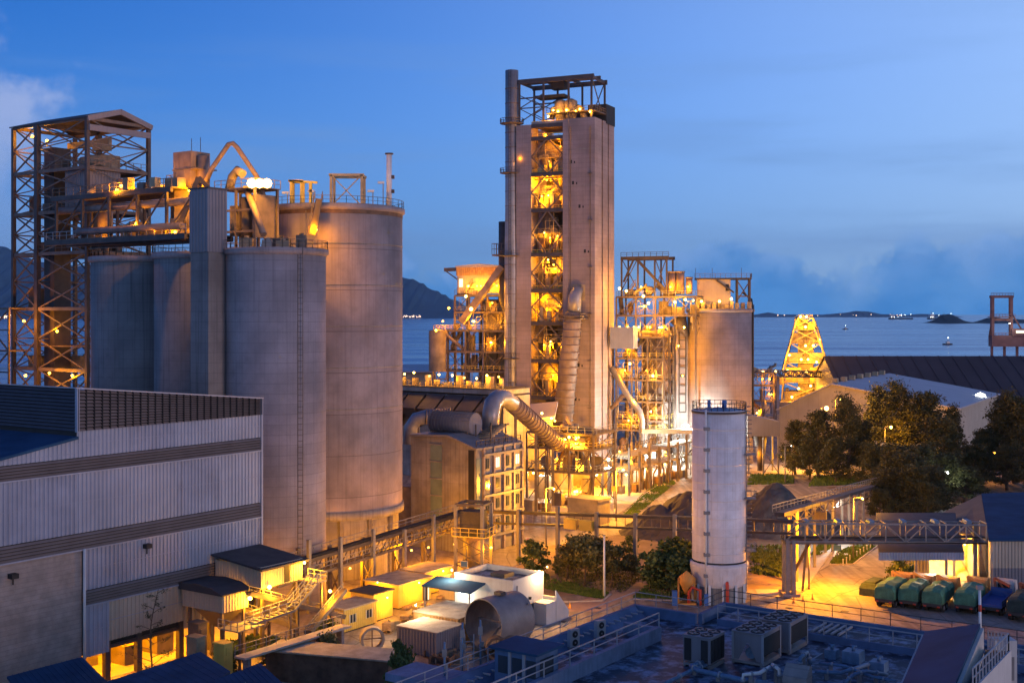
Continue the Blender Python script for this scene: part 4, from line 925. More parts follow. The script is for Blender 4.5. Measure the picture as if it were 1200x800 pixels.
for i, (a, b) in enumerate(zip(lvs[:-1], lvs[1:])):
    H = b - a
    if H < 4: continue
    side = -10.2 if i % 2 else -14
    w_ = (2.2, 1.6, 2.6, 1.9)[i % 4]
    part('cyclone', MB(FT).lathe((side, 6, a + .2), [(.5, 0), (.5, H*.12), (w_, H*(.4 + .05*(i % 4))), (w_, H*.86), (1.2, H*.93), (1.2, H)], 18), ('machine_tan', 'duct_rust', 'machine')[i % 3], tw)
    ox = -14 if i % 2 else -10.2
    part('riser_duct', MB(FT).tube([(ox, 4, a), (ox, 4, a + H*.4), (side, 5, a + H*.72), (side, 5.5, b)], .85, 12), ('machine_tan', 'machine')[i % 2], tw)
    for k in range(7):
        x, y = r_.uniform(bx0 + .6, bx1 - .6), r_.uniform(1.2, 6); h = H * r_.uniform(.15, .5)
        part('casing', MB(FT).cbox((x, y, a + .1 + h/2), (r_.uniform(.5, 1.6), r_.uniform(.5, 1.5), h)), r_.choice(('machine', 'machine_tan', 'steel', 'rust')), tw)
    q = MB(FT)
    for k in range(9):
        x = r_.uniform(bx0 + .3, bx1 - .3); z0_, z1_ = a + H * r_.uniform(0, .5), a + H * r_.uniform(.5, 1)
        q.tube([(x, r_.uniform(.9, 3), z0_), (x, r_.uniform(.9, 3), z1_), (r_.uniform(bx0, bx1), 2, z1_)], r_.uniform(.07, .16), 6)
    q.rail([(bx0 + .3, 2.2, a + H * .5), (bx1 - .3, 2.2, a + H * .5)], 1.0, 1.1, .08); q.box(bx0, bx1, 2.1, 5.5, a + H*.5 - .1, a + H*.5)
    part('pipework', q, 'machine_tan', tw)
    LV = (1.1, .7, 1.2, .9, .55, 1.5, .25, 1.2)[i % 8]
    for k in range(3 if LV > .5 else 2): lamp(tw, FT((r_.uniform(bx0 + .8, bx1 - .8), r_.uniform(.9, 2.6), a + H * r_.uniform(.35, .9))), LV * 1100 * r_.uniform(.6, 1.3), .28, 'na' if r_.random() < .75 else 'na_hot', (0, .3, -.9))
# opening with the down-comer elbow
part('port_frame', MB(FT).box(-5.6, -2.4, -.12, .1, TZ(352), TZ(333)), 'machine_tan', tw); lamp(tw, FT((-5.0, -1.2, TZ(338))), 700, .25)
q = MB(FT)
pts = [(-3.9, .2, TZ(338)), (-3.9, -1.4, TZ(341)), (-4.0, -2.4, TZ(347)), (-4.1, -2.8, TZ(366))]
part('downcomer_head', MB(FT).tube(pts, [.9, 1.3, 1.5, 1.7], 18), 'duct', tw)
part('downcomer', MB(FT).tube([(-4.15, -2.9, TZ(366)), (-4.4, -3.1, TZ(378)), (-6.6, -3.8, TZ(492))], [1.9, 2.0, 2.35], 20), 'duct_rust', tw)
q = MB(FT)
for k in range(14):
    f = k / 13; c = Vector((-4.4, -3.1, TZ(378))).lerp(Vector((-6.6, -3.8, TZ(492))), f); q.lathe(tuple(c), [(2.08 + .33*f, -.14), (2.28 + .33*f, -.1), (2.28 + .33*f, .1), (2.08 + .33*f, .14)], 20)
part('stiffener', q, 'duct_rust', tw)
part('downcomer_collar', MB(FT).lathe((-4.2, -2.95, TZ(371)), [(2.0, -.4), (2.5, -.3), (2.5, .3), (2.0, .4)], 20), 'steel', tw)
part('downcomer_platform', MB(FT).box(-6.8, -1.6, -5.4, -.1, TZ(374), TZ(373)).rail([(-6.8, -.2, TZ(373)), (-6.8, -5.4, TZ(373)), (-1.6, -5.4, TZ(373)), (-1.6, -.2, TZ(373))], 1.1, 1.3, .1), 'steel', tw)
# roof steel
q = MB(FT); zb, zt = ZT, TZ(88)
for x in (-19.8, -13.5, -7, -1.2):
    for y in (1, 10): part('roof_post', MB(FT).beam((x, y, zb - (0 if x > -8 else .8)), (x, y, zt), .42), 'steel_dark', tw)
for y in (1, 10): q.beam((-20.2, y, zt), (-.6, y, zt), .6, 1.1); q.beam((-19.8, y, TZ(108)), (-13.5, y, TZ(108)), .3)
for x in (-19.8, -13.5, -7, -1.2): q.beam((x, 1, zt), (x, 10, zt), .4, .7)
q.beam((-20.2, 5.5, zt + .4), (-.6, 5.5, zt + .4), .5, .8)
part('roof_girder', q, 'steel_dark', tw)
q = MB(FT)
for x0, x1 in ((-19.8, -13.5),):
    for z0_, z1_ in ((zb, TZ(120)), (TZ(120), TZ(104))):
        q.xbrace((x0, 1, z0_), (x1, 1, z0_), (x1, 1, z1_), (x0, 1, z1_), .2); q.xbrace((x0, 10, z0_), (x1, 10, z0_), (x1, 10, z1_), (x0, 10, z1_), .2)
    q.beam((x0, 1, TZ(120)), (x1, 1, TZ(120)), .25)
q.xbrace((-1.2, 1, zb), (-1.2, 10, zb), (-1.2, 10, zt), (-1.2, 1, zt), .2)
part('roof_brace', q, 'steel_dark', tw)
part('hoist', MB(FT).cbox((-11, 5, TZ(92)), (3.4, 2.2, 2.0)).box(-16.6, -9, 3, 7, TZ(107), TZ(104)), 'black', tw)
zc = TZ(128)
part('top_platform', MB(FT).box(-12.5, 0, .3, 12, zc - .2, zc).rail([(-12.5, .3, zc), (0, .3, zc), (0, 12, zc)], 1.1, 1.4, .1), 'steel', tw)
for x in (-10.2, -7.6): part('top_cyclone', MB(FT).lathe((x, 4, zc), [(.9, -3), (1.3, -1), (1.55, 1.2), (1.55, 3.0), (.5, 3.6), (.01, 3.6)], 16), 'machine', tw)
part('top_cyclone', MB(FT).tube([(-10.2, 4, zc + 2), (-12.2, 4, zc + 1.4), (-12.6, 4, zc - 1)], .7, 12).tube([(-7.6, 4, zc + 2), (-5, 4, zc + 1), (-4, 4, zc - 1.5)], .8, 12), 'machine', tw)
part('parapet_plate', MB(FT).box(-16.3, -8, .2, .5, TZ(142), TZ(138)), 'steel_grey', tw)
for px, py in ((646, 125), (652, 127), (662, 126), (678, 126), (690, 130), (673, 128), (640, 132)): lamp(tw, FT(((px - 697) / 4.69, .8, TZ(py))), 420, .3, 'na_hot', (0, -.6, 0))
for px, py in ((636, 154), (652, 157), (661, 153)): lamp(tw, FT(((px - 697) / 4.69, 1.2, TZ(py))), 900, .3, 'na', (0, -.3, -.6))
# chimney stack against the left pier
ck = thing('chimney_stack', 'slender grey steel chimney standing against the tower', 'chimney', tuple(FT((-21.9, 1.6, 0))))
cx_, cy_ = -21.9, 1.2; ztc = TZ(73)
part('shaft', MB(FT).lathe((cx_, cy_, 0), [(1.85, 0), (1.8, TZ(300)), (1.62, TZ(240)), (1.6, ztc), (1.45, ztc), (1.45, ztc - 3)], 28), 'duct', ck)
q = MB(FT)
for k in range(22): q.lathe((cx_, cy_, 16 + k * 3.55), [(1.6 if k > 9 else 1.8, -.08), (1.72 if k > 9 else 1.95, -.05), (1.72 if k > 9 else 1.95, .05), (1.6 if k > 9 else 1.8, .08)], 24)
part('flange', q, 'duct_rust', ck)
for py in (137, 197, 297, 421):
    z = TZ(py); part('ring_platform', MB(FT).lathe((cx_, cy_, z), [(1.6, -.35), (2.9, -.1), (2.9, 0), (1.6, 0)], 20).rail(MB().ring((cx_, cy_), 2.85, z, 16), 1.1, 1.1, .09, closed=True), 'steel', ck)
part('ladder', MB(FT).ladder(cx_ + .3, cy_ - 1.85, 14, ztc, .55, 'x', .9, .09), 'steel_dark', ck)
lamp(ck, FT((cx_ + 2.4, cy_ - .8, TZ(180))), 90, .2)
# dark side duct left of the chimney
sdct = thing('bypass_duct', 'dark vertical duct with a top hood left of the chimney', 'duct', tuple(FT((-25, 3, 12))))
part('duct', MB(FT).tube([(-24.9, 3.2, TZ(255)), (-24.9, 3.2, TZ(345)), (-24.3, 3.2, TZ(357)), (-22.9, 3.2, TZ(366))], 1.35, 16), 'steel_dark', sdct)
part('platform', MB(FT).box(-27.3, -23.2, 1.3, 5, TZ(297), TZ(295)).rail([(-27.3, 5, TZ(295)), (-27.3, 1.3, TZ(295)), (-23.4, 1.3, TZ(295))], 2.6, 1.3, .1), 'steel', sdct)
part('chute', MB(FT).beam((-24.4, 1.2, TZ(310)), (-35, 0, TZ(378)), 1.7, 1.5), 'duct_rust', sdct)
# ------------------------------------------------------------------ mill structure left of the tower
FL = Frame((-1.5, 302, 0), -24.5)
ml = thing('mill_structure', 'brightly lit tangle of steel platforms and vessels left of the tower', 'steel structure', tuple(FL((-10, 3, 0))))
def LZ(py): return TZ(py, 302)
steel_block(ml, FL, [-20, -16, -11, -6, 0], [0, 8], [0, 9, LZ(436), LZ(413), LZ(388)], 21, 34, 12, 550, pipes=16)
steel_block(ml, FL, [-15, -11, -6, 0], [2, 9], [LZ(388), LZ(366), LZ(346)], 22, 24, 9, 380, pipes=12)
part('back_cladding', corr_box(MB(FL), -10, 3.5, 8, 12, 0, LZ(350), .6, .08), 'cladding_cream', ml)
hz0, hz1 = LZ(343), LZ(312)
part('head_house', corr_box(MB(FL), -14.8, -2.6, 3, 9, hz0, hz1, .55, .08), 'cladding_cream', ml)
part('head_house_band', corr_box(MB(FL), -15, -2.4, 2.8, 9.2, hz1 - 2.0, hz1 + .1, .55, .08), 'brown_container', ml)
part('head_house_roof', MB(FL).prismy([(-15.2, hz1), (-2.2, hz1), (-2.2, hz1 + .3), (-8.5, hz1 + .9), (-15.2, hz1 + .4)], 2.6, 9.4), 'roof_pale', ml)
part('hoist_beam', MB(FL).beam((-19.5, 5, hz1 - .4), (-15, 5, hz1 - .3), .6, .9).beam((-19, 5, hz1 - .8), (-15, 5, hz1 - 3.4), .25), 'steel', ml)
part('window', MB(FL).box(-14.2, -13.2, 2.75, 2.86, hz0 + 1.6, hz0 + 3.6), 'lit_window', ml)
part('tank', MB(FL).lathe((-18.2, -1.2, LZ(436)), [(2.2, 0), (2.2, LZ(388) - LZ(436)), (.01, LZ(385) - LZ(436))], 20), 'machine', ml)
lamp(ml, pix(552, 362, 295), 700, .6, 'na_hot', (0, -1.2, 0), rad=.5); lamp(ml, pix(546, 347, 297), 300, .45, 'na_hot'); lamp(ml, pix(526, 361, 300), 900, .4); lamp(ml, pix(511, 387, 298), 900, .4)
# concrete hall in front with a lamp-lined roof edge
FC = Frame(tuple(pix(590, 368, 262) - Vector((0, 0, 36))), -34.6)
mc = thing('hopper_hall', 'dark concrete hopper hall with a row of lamps on its roof edge', 'industrial hall', tuple(FC((-15, 0, 0))))
zc = TZ(456, 262)
part('wall', MB(FC).box(-40, 0, 0, 10, 0, zc - 1.6).box(-40, 0, -.35, 10, zc - 1.2, zc - .2), 'concrete_old', mc)
part('roof_slab', MB(FC).box(-40.3, .3, -.5, 10.3, zc - .2, zc), 'roof_dark', mc)
for k in range(7):
    x = -2 - k * 5.2; part('hopper', MB(FC).add([(x - 2.3, -.4, zc - 1.6), (x + 2.3, -.4, zc - 1.6), (x + 2.3, -4.6, zc - 4.6), (x - 2.3, -4.6, zc - 4.6), (x - .8, -.3, zc - 9), (x + .8, -.3, zc - 9)], [(0, 1, 2, 3), (3, 2, 5, 4), (0, 3, 4), (1, 5, 2)]), 'steel_dark', mc)
part('railing', MB(FC).rail([(-40, -.3, zc), (0, -.3, zc)], 1.1, 1.6, .1), 'rail_yellow', mc)
for k in range(12):
    d = rnd.uniform(.8, 2.8); x = -1.5 - k * 3 + rnd.uniform(-.8, .8); w = rnd.uniform(.25, .7); part('roof_unit', (MB(FC).box(x - w, x + w, 1.2, 2.6, zc, zc + d) if k % 3 else MB(FC).cyl((x, 1.6, zc), (x, 1.6, zc + d), w, 12)), rnd.choice(('machine_tan', 'machine', 'steel_grey')), mc)
for k in range(9): lamp(mc, FC((-1.5 - k * 3.2 + rnd.uniform(-.7, .7), -.2 + rnd.uniform(0, .6), zc + 2.4 + rnd.uniform(-.5, .5))), 300, .33, 'na_hot' if k % 3 else 'na', (0, .2, -.7))
# fluted duct on the hall
t = thing('fluted_duct', 'ribbed pale duct bending over beside the concrete mill house', 'duct', tuple(pix(480, 520, 222)))
pp = [pix(481, 520, 222), pix(482, 500, 222), pix(488, 491, 222), pix(500, 488, 222), pix(527, 486, 223)]
part('duct', MB().tube(pp, 1.25, 14), 'duct', t); q = MB()
for k in range(9): 
    c = pp[3].lerp(pp[4], k / 8); q.tube([c - Vector((.1, 0, 0)), c + Vector((.1, 0, 0))], 1.42, 14)
part('rib', q, 'duct_rust', t)
part('support', MB().beam(tuple(pix(490, 500, 222)), tuple(Vector((pix(490, 500, 222).x, 222, 0))), .5).beam(tuple(pix(522, 494, 223)), tuple(Vector((pix(522, 494, 223).x, 223, 0))), .5), 'steel', t)
t = thing('lowroof_shed', 'low pink-lit roofed shed glimpsed past the big silo', 'shed', tuple(pix(485, 368, 330) - Vector((0, 0, 36))))
part('wall', MB().box(pix(440, 0, 330).x, pix(506, 0, 330).x, 330, 350, 0, TZ(436, 330)), 'cladding_cream', t)
part('roof', MB().slab((pix(440, 0, 329).x, 329, TZ(435, 330)), (pix(508, 0, 329).x, 329, TZ(435, 330)), (pix(506, 0, 352).x, 352, TZ(427, 350)), (pix(440, 0, 352).x, 352, TZ(427, 350)), .3), 'roof_pale', t)
# ------------------------------------------------------------------ concrete mill house
cX, cY = -109.5, 149.2
mbld = thing('mill_house', 'stained concrete mill house with a glazed stair strip and grid facade', 'building', tuple(ST((cX, cY, 0))))
zr = 15.6; xl = -122.0; yb = 161.4
gz = ony(500, 515, cY)[1]
part('wall', MB(ST).prismy([(xl, 0), (cX, 0), (cX, zr), (cX - 5.2, zr + 1.7), (xl, zr + 1.4)], cY, yb), 'concrete_old', mbld)
part('roof_edge', MB(ST).prismy([(xl - .2, zr + 1.45), (cX - 5.2, zr + 1.75), (cX + .25, zr + .02), (cX + .25, zr + .35), (cX - 5.2, zr + 2.1), (xl - .2, zr + 1.8)], cY - .25, yb), 'steel_grey', mbld)
gx0, gx1 = ony(505, 560, cY)[0], ony(518, 560, cY)[0]
part('stair_glazing', MB(ST).box(gx0, gx1, cY - .1, cY, 2, zr + .6), 'glass_green', mbld)
for k in range(6): part('glazing_bar', MB(ST).box(gx0 - .1, gx1 + .1, cY - .2, cY - .1, 3 + k * 2.6, 3.18 + k * 2.6), 'concrete_old', mbld)
part('corner_recess', MB(ST).box(ony(549, 560, cY)[0], ony(556, 560, cY)[0], cY - .05, cY, 3, zr), 'black', mbld)
part('corner_glazing', MB(ST).box(cX, cX + .08, cY + .1, cY + 1.4, 3, zr - 1.2), 'glass_green', mbld)
for k in range(5):
    z = 2.2 + k * 3.1; part('ledge', MB(ST).box(cX, cX + .55, cY + 1.5, yb, z, z + .35), 'steel_grey', mbld)
for k in range(5):
    y = cY + 1.5 + (yb - cY - 1.5) * k / 4 - (.4 if k == 4 else 0); part('mullion', MB(ST).box(cX, cX + .4, y, y + .4, 0, zr + .3), 'concrete', mbld)
for k in range(4):
    for j in range(4):
        y = cY + 1.5 + (yb - cY - 1.5) * (j + .35) / 4; z = 3.3 + k * 3.1
        lit = (k, j) in ((3, 1), (3, 3)); w = part('window', MB(ST).box(cX + .02, cX + .1, y, y + .9, z, z + 1.5), 'lit_window_cool' if lit else 'glassd', mbld)
        part('window_frame', MB(ST).box(cX + .05, cX + .14, y + .42, y + .48, z, z + 1.5).box(cX + .02, cX + .2, y - .1, y + 1.0, z - .12, z), 'steel_grey', w)
part('roof_railing', MB(ST).rail([(cX - .2, cY + .4, zr + .3), (cX - .2, yb, zr + .3)], 1.1, 1.2, .09), 'steel_dark', mbld)
part('lower_shed', MB(ST).box(xl - 4, xl - .1, cY + 1, yb, 0, 9), 'machine', mbld)
# roof drum and elbow duct
FD = Frame(tuple(ST((-117, 154.5, 0))), -34.6)
t = thing('roof_drum', 'grey meshed horizontal drum casing on the mill house roof', 'drum', tuple(FD((0, 0, zr + 2))))
part('casing', MB(FD).tube([(-4.6, 0, zr + 3.4), (3.6, 0, zr + 3.4)], 1.7, 20), 'cladding_grey', t)
q = MB(FD)
for k in range(14): q.tube([(-4.4 + k * .6, 0, zr + 3.4), (-4.32 + k * .6, 0, zr + 3.4)], 1.76, 20)
for k in range(10): a = R(18 + k * 16); q.beam((-4.6, 1.76*math.cos(a), zr + 3.4 + 1.76*math.sin(a)), (3.6, 1.76*math.cos(a), zr + 3.4 + 1.76*math.sin(a)), .08)
part('mesh_bars', q, 'steel_grey', t)
for x in (-3.6, 2.6): part('saddle', MB(FD).box(x - .3, x + .3, -1.4, 1.4, zr, zr + 2.2), 'steel', t)
t = thing('elbow_duct', 'large ribbed grey elbow duct sloping down from the mill house roof', 'duct', tuple(pix(575, 500, 196)))
pp = [pix(575, 503, 196), pix(575, 484, 196), pix(577, 473, 197), pix(583, 466, 199), pix(591, 466, 202), pix(600, 472, 206)]
part('elbow', MB().tube(pp, 1.35, 20), 'duct', t)
ea, eb = pix(600, 472, 206), pix(655, 521, 236)
part('duct', MB().tube([ea, eb], [1.32, 1.4], 20), 'duct_rust', t); q = MB(); dd = (eb - ea).normalized()
for k in range(18):
    c = ea.lerp(eb, (k + .5) / 18); q.tube([c - dd * .1, c + dd * .1], 1.53, 20)
part('rib', q, 'duct_rust', t)
for px, py, D in ((604, 480, 207), (628, 505, 221), (648, 522, 233)): b = pix(px, py, D); part('support', MB().beam(tuple(b), (b.x, b.y, 0), .5), 'steel', t)
t = thing('roof_pipe_rack', 'bundle of small pipes and railings behind the roof drum', 'pipe rack', tuple(ST((-112, 158, zr))))
q = MB(ST)
for k in range(6): q.cyl((-113.5, 154 + k * .8, zr + 1.2 + k * .3), (-109.8, 154.4 + k * .8, zr + 1.8 + k * .3), .16, 8)
part('pipe', q, 'machine_tan', t); q = MB(ST)
for x in (-113, -110.2):
    for y in (154, 158): q.beam((x, y, zr), (x, y, zr + 3.4), .18)
part('frame', q, 'steel', t)
# steel beside mill house: lit supports and platforms down to the tower foot
FM = Frame(tuple(gnd(612, 588)), -28)
t = thing('duct_support_frame', 'orange-lit steel support frame between the mill house and the tower', 'steel structure', tuple(FM((5, 5, 0))))
steel_block(t, FM, [0, 4.5, 9, 14], [2, 12], [0, TZ(546, 245), TZ(520, 245), TZ(500, 250)], 31, 30, 8, 480, ct=.35, pipes=14)
lamp(t, pix(625, 554, 240), 300, .3, 'na_hot'); lamp(t, pix(636, 547, 242), 500, .25, 'white_glow')
for px, py in ((635, 484), (646, 490), (665, 493), (677, 500), (662, 515), (675, 514)): lamp(t, pix(px, py, 262), 800, .35, 'na_hot')
t = thing('cooler_roof', 'broad grey sloping roof of the cooler at the tower foot', 'roof', tuple(pix(630, 500, 270)))
part('roof', MB().slab(tuple(pix(607, 492, 268)), tuple(pix(650, 488, 262)), tuple(pix(654, 470, 282)), tuple(pix(622, 473, 285)), .5), 'roof_pale', t)
part('wall', MB().box(pix(612, 0, 272).x, pix(648, 0, 268).x, 269, 284, 0, TZ(490, 272)), 'machine_tan', t)
t = thing('tower_cabin', 'orange-lit plain cabin with a flat roof at the tower foot', 'cabin', tuple(FT((-3.2, -3, 0))))
part('wall', MB(FT).box(-5.2, -.4, -3.6, -.2, TZ(541, 285), TZ(514, 285)), 'machine_tan', t); part('roof', MB(FT).box(-5.6, 0, -4, -.15, TZ(514, 285), TZ(512, 285)), 'roof_dark', t)
for x in (-5, -.8): part('leg', MB(FT).beam((x, -3.4, 0), (x, -3.4, TZ(541, 285)), .4), 'steel', t)
# gantry in front of the lit foot
ga, gb = gnd(635, 580), gnd(713, 580)
t = thing('pipe_gantry', 'long pipe gantry on posts crossing the lit yard', 'pipe gantry', tuple(ga))
za = TZ(552, ga.y); zt2 = TZ(540, ga.y)
part('truss', MB().truss((ga.x - 2, ga.y, za), (gb.x, gb.y, za), zt2 - za, 11, .2).truss((ga.x - 2, ga.y + 2.4, za), (gb.x, gb.y + 2.4, za), zt2 - za, 11, .2), 'steel', t)
part('pipe', MB().cyl((ga.x - 2, ga.y + .9, za + .4), (gb.x, gb.y + .9, za + .4), .35).cyl((ga.x - 2, ga.y + 1.7, za + .4), (gb.x, gb.y + 1.7, za + .4), .25).box(ga.x - 2, gb.x + 1, ga.y - .2, ga.y + 2.6, zt2, zt2 + .2), 'machine', t)
for px in (639, 706, 713): p = gnd(px, 580); part('post', MB().beam((p.x, p.y, 0), (p.x, p.y, zt2), .5), 'steel', t)
lamp(t, pix(699, 556, 250), 1500, .4, 'na_hot', (0, -.6, -.2)); lamp(t, pix(713, 538, 244), 700, .35, 'white_glow', (0, -.6, 0)); lamp(t, pix(636, 546, 244), 500, .25, 'white_glow')
t = thing('foot_wall', 'orange concrete bay wall under the pipe gantry', 'wall', tuple(gnd(652, 572)))
w0 = gnd(645, 575); part('panel', MB().box(w0.x, w0.x + 4.8, w0.y + 2, w0.y + 8, 0, 5.4), 'machine_tan', t); part('panel', MB().box(w0.x + 4.9, w0.x + 14, w0.y + 8, w0.y + 8.5, 0, 5.6), 'machine', t)
for k in range(9):
    p = w0 + Vector((6 + k * .95, 2.5 + rnd.uniform(0, 3), 0)); s_ = rnd.uniform(.5, 1.3)
    single('scrap_part', MB().cbox((p.x, p.y, s_ * .4), (s_, s_ * .7, s_ * .8)).cyl((p.x, p.y - .5, s_ * .5), (p.x, p.y + .5, s_ * .5), s_ * .3), rnd.choice(('rust', 'steel_dark', 'machine')), 'rusty machine part dumped under the pipe gantry', 'scrap', (p.x, p.y, 0), 'scrap below the gantry')
# pipe rack running along the road to the right
FP = Frame(tuple(gnd(716, 579)), -30)
t = thing('roadside_pipe_rack', 'long steel pipe rack with glowing lamps along the pale road', 'pipe rack', tuple(FP((0, 15, 0))))
for k in range(8):
    for x in (0, 4): part('post', MB(FP).beam((x, k * 5, 0), (x, k * 5, 8.4 if k % 2 else 9.6), .4), 'steel', t)
    [part('cross_beam', MB(FP).beam((0, k * 5, zz), (4, k * 5, zz), .3), 'steel', t) for zz in (7.4, 4.6)]
q = MB(FP)
for x in (.3, .9, 1.6, 2.3, 3.0, 3.6): q.cyl((x, 0, 7.75), (x, 36, 7.75), rnd.uniform(.12, .3), 8).cyl((x, 0, 4.9), (x, 36, 4.9), rnd.uniform(.1, .25), 8)
part('pipe', q, 'machine_tan', t)
part('rail', MB(FP).rail([(0, 0, 8.2), (0, 36, 8.2)], 1.1, 1.7, .1), 'steel', t)
q = MB(FP)
for k in range(26):
    y = rnd.uniform(0, 36); x = rnd.uniform(0, 4); q.tube([(x, y, 0), (x, y, rnd.uniform(1, 5)), (x + rnd.uniform(-1, 1), y + rnd.uniform(-2, 2), rnd.uniform(3, 7))], rnd.uniform(.08, .22), 6)
part('riser_pipe', q, 'steel', t, kind='stuff')
for k in range(10):
    y = 2 + k * 3.3; part('pump_unit', MB(FP).cbox((2 + rnd.uniform(-1, 1), y, .8), (1.4, 1.6, 1.6)), rnd.choice(('machine', 'rust', 'steel_grey')), t)
for k, (y, kd) in enumerate(((4, 'na_hot'), (10, 'na_hot'), (14, 'na'), (19, 'white_glow'), (24, 'na_hot'), (29, 'na'), (34, 'white_glow'))): lamp(t, FP((-.6 if k % 2 else 1.5, y, 5.6 if k % 2 else 3.6)), 800 if kd != 'white_glow' else 260, .32, kd)
# ------------------------------------------------------------------ lit steel right of the tower
FQ = Frame(tuple(pix(722, 368, 300) - Vector((0, 0, 36))), -24.5)
t = thing('cooler_structure', 'dense glowing steelwork with ducts right of the tall tower', 'steel structure', tuple(FQ((7, 4, 0))))
def QZ(py): return TZ(py, 300)
steel_block(t, FQ, [0, 4, 8, 12], [0, 8], [0, 8, QZ(492), QZ(470), QZ(445), QZ(420), QZ(395)], 41, 44, 11, 500, pipes=24, ct=.36)
steel_block(t, FQ, [-1, 4, 9, 14, 19], [3, 10], [QZ(395), QZ(370), QZ(348)], 42, 30, 12, 480, pipes=16, ct=.36)
q = MB(FQ)
zt = QZ(302)
for x in (0, 4.2, 8.5, 11.5): part('upper_post', MB(FQ).beam((x, 4, QZ(348)), (x, 4, zt), .35).beam((x, 9, QZ(348)), (x, 9, zt), .35), 'steel_dark', t)
q.beam((-.2, 4, zt), (12, 4, zt), .5, .8).beam((-.2, 9, zt), (12, 9, zt), .5, .8); q.beam((3.6, 4, zt), (11.6, 4, QZ(342)), .6).beam((3, 4, zt - .5), (.5, 4, QZ(330)), .4)
q.rail([(-.2, 4, zt + .4), (12, 4, zt + .4)], 1, 1.5, .09)
part('upper_frame', q, 'steel_dark', t)
part('bracing', MB(FQ).xbrace((8.5, 4, QZ(340)), (11.5, 4, QZ(340)), (11.5, 4, zt), (8.5, 4, zt), .18).xbrace((0, 4, QZ(340)), (4.2, 4, QZ(340)), (4.2, 4, zt), (0, 4, zt), .18), 'steel_dark', t)
for x, rr, py in ((12.6, 1.1, 318), (14.6, 1.0, 318), (16.8, .8, 325)): part('vent_drum', MB(FQ).cyl((x, 5, QZ(345)), (x, 5, QZ(py)), rr, 16).cyl((x, 5, QZ(py) - .3), (x, 5, QZ(py)), rr + .15, 16), 'duct_rust', t)
part('clad_box', MB(FQ).box(-.3, 5.6, -3.5, -.3, QZ(408), QZ(383)), 'cladding', t)
part('slanted_duct', MB(FQ).tube([(-.6, -1.6, QZ(430)), (3.6, -2.0, QZ(462)), (6.8, -2.4, QZ(480)), (7.4, -2.5, QZ(490)), (7.4, -2.5, QZ(530))], .75, 12), 'duct', t)
part('branch_duct', MB(FQ).tube([(-.6, -1.8, QZ(478)), (2.2, -2, QZ(464)), (3.6, -2, QZ(460))], .5, 10), 'duct_rust', t)
part('stair_tower', MB(FQ).beam((13, 1, 0), (13, 1, QZ(380)), .25).beam((14.6, 1, 0), (14.6, 1, QZ(380)), .25).ladder(13.8, .8, 2, QZ(380), 1.2, 'x', 1.6, .12), 'steel_dark', t)
for px, py, pw in ((738, 426, 600), (726, 338, 380), (734, 341, 350), (760, 355, 1000), (791, 354, 1300), (754, 347, 800), (743, 470, 900), (765, 440, 700)): lamp(t, pix(px, py, 296), pw, .42, 'na_hot', (0, -.9, 0))
# plain grey silo and column
t, F, c = silo(769, 303, 3.55, TZ(387, 300), 'concrete', 'narrow grey silo tucked beside the lit steelwork', 'slim_silo', 0, 36)
part('skirt_band', MB(F).lathe((0, 0, 0), [(3.6, TZ(467)), (3.75, TZ(467)), (3.75, TZ(465)), (3.6, TZ(465))], 36), 'steel', t)
t = thing('ladder_shaft', 'tall orange-lit concrete shaft with a caged ladder beside the round silo', 'shaft', tuple(pix(796, 368, 304) - Vector((0, 0, 36))))
b = pix(797, 0, 304); part('shaft', MB().box(b.x - 2.2, b.x + 2.6, 303, 309, 0, TZ(383, 304)), 'concrete', t)
part('ladder', MB().ladder(b.x + .4, 302.6, 12, TZ(370, 303), 1.6, 'x', 2.2, .3), 'steel_dark', t)
part('hopper', MB().cyl((b.x - 1, 301, TZ(372)), (b.x + 1.2, 301, TZ(395)), 2.2, 12, .5), 'steel_dark', t)
# big round silo right
t, F, c = silo(844, 303, 7.95, TZ(361.5, 295), 'concrete', 'wide round warm-lit concrete silo with a roof house at the plant end', 'clinker_silo', 0, 72)
zS = TZ(361.5, 295)
part('drain_pipe', MB(F).tube([(7.3, -3.8, 6), (7.3, -3.8, zS - .5), (7.0, -3.6, zS + 2.2), (5.0, -2, zS + 4)], .22, 8), 'black', t)
hh = thing('silo_roof_house', 'pinkish roof house with an open braced bay on the round silo', 'roof house', tuple(F((0, 0, zS))))
FHH = Frame(tuple(F((0, 0, 0))), -8)
part('wall', MB(FHH).box(-5.6, 2.4, -3, 3, zS, TZ(326)), 'cladding_cream', hh); part('roof', MB(FHH).box(-6.2, 7.4, -3.5, 3.5, TZ(326), TZ(324)), 'roof_dark', hh)
part('railing', MB(FHH).rail([(-6.2, -3.5, TZ(324)), (7.4, -3.5, TZ(324)), (7.4, 3.5, TZ(324))], 1, 1.2, .08), 'steel', hh)
q = MB(FHH)
for x in (4, 7):
    for y in (-3, 3): part('post', MB(FHH).beam((x, y, zS), (x, y, TZ(326)), .4), 'steel_dark', hh)
q.xbrace((4, -3, zS + 2), (7, -3, zS + 2), (7, -3, TZ(328)), (4, -3, TZ(328)), .25).beam((4, -3, zS + 3), (7, -3, zS + 3), .3)
part('stay', MB(FHH).beam((-1, -3.2, TZ(327)), (3.2, -3.4, TZ(342)), .4), 'steel_dark', hh)
part('bay_brace', q, 'steel_dark', hh); part('window', MB(FHH).box(1.2, 2.0, -3.06, -2.95, TZ(340), TZ(332)), 'black', hh)
for x in (-6, -2, 5): part('aerial', MB(FHH).beam((x, -3, TZ(324)), (x, -3, TZ(312)), .1), 'steel_dark', hh)
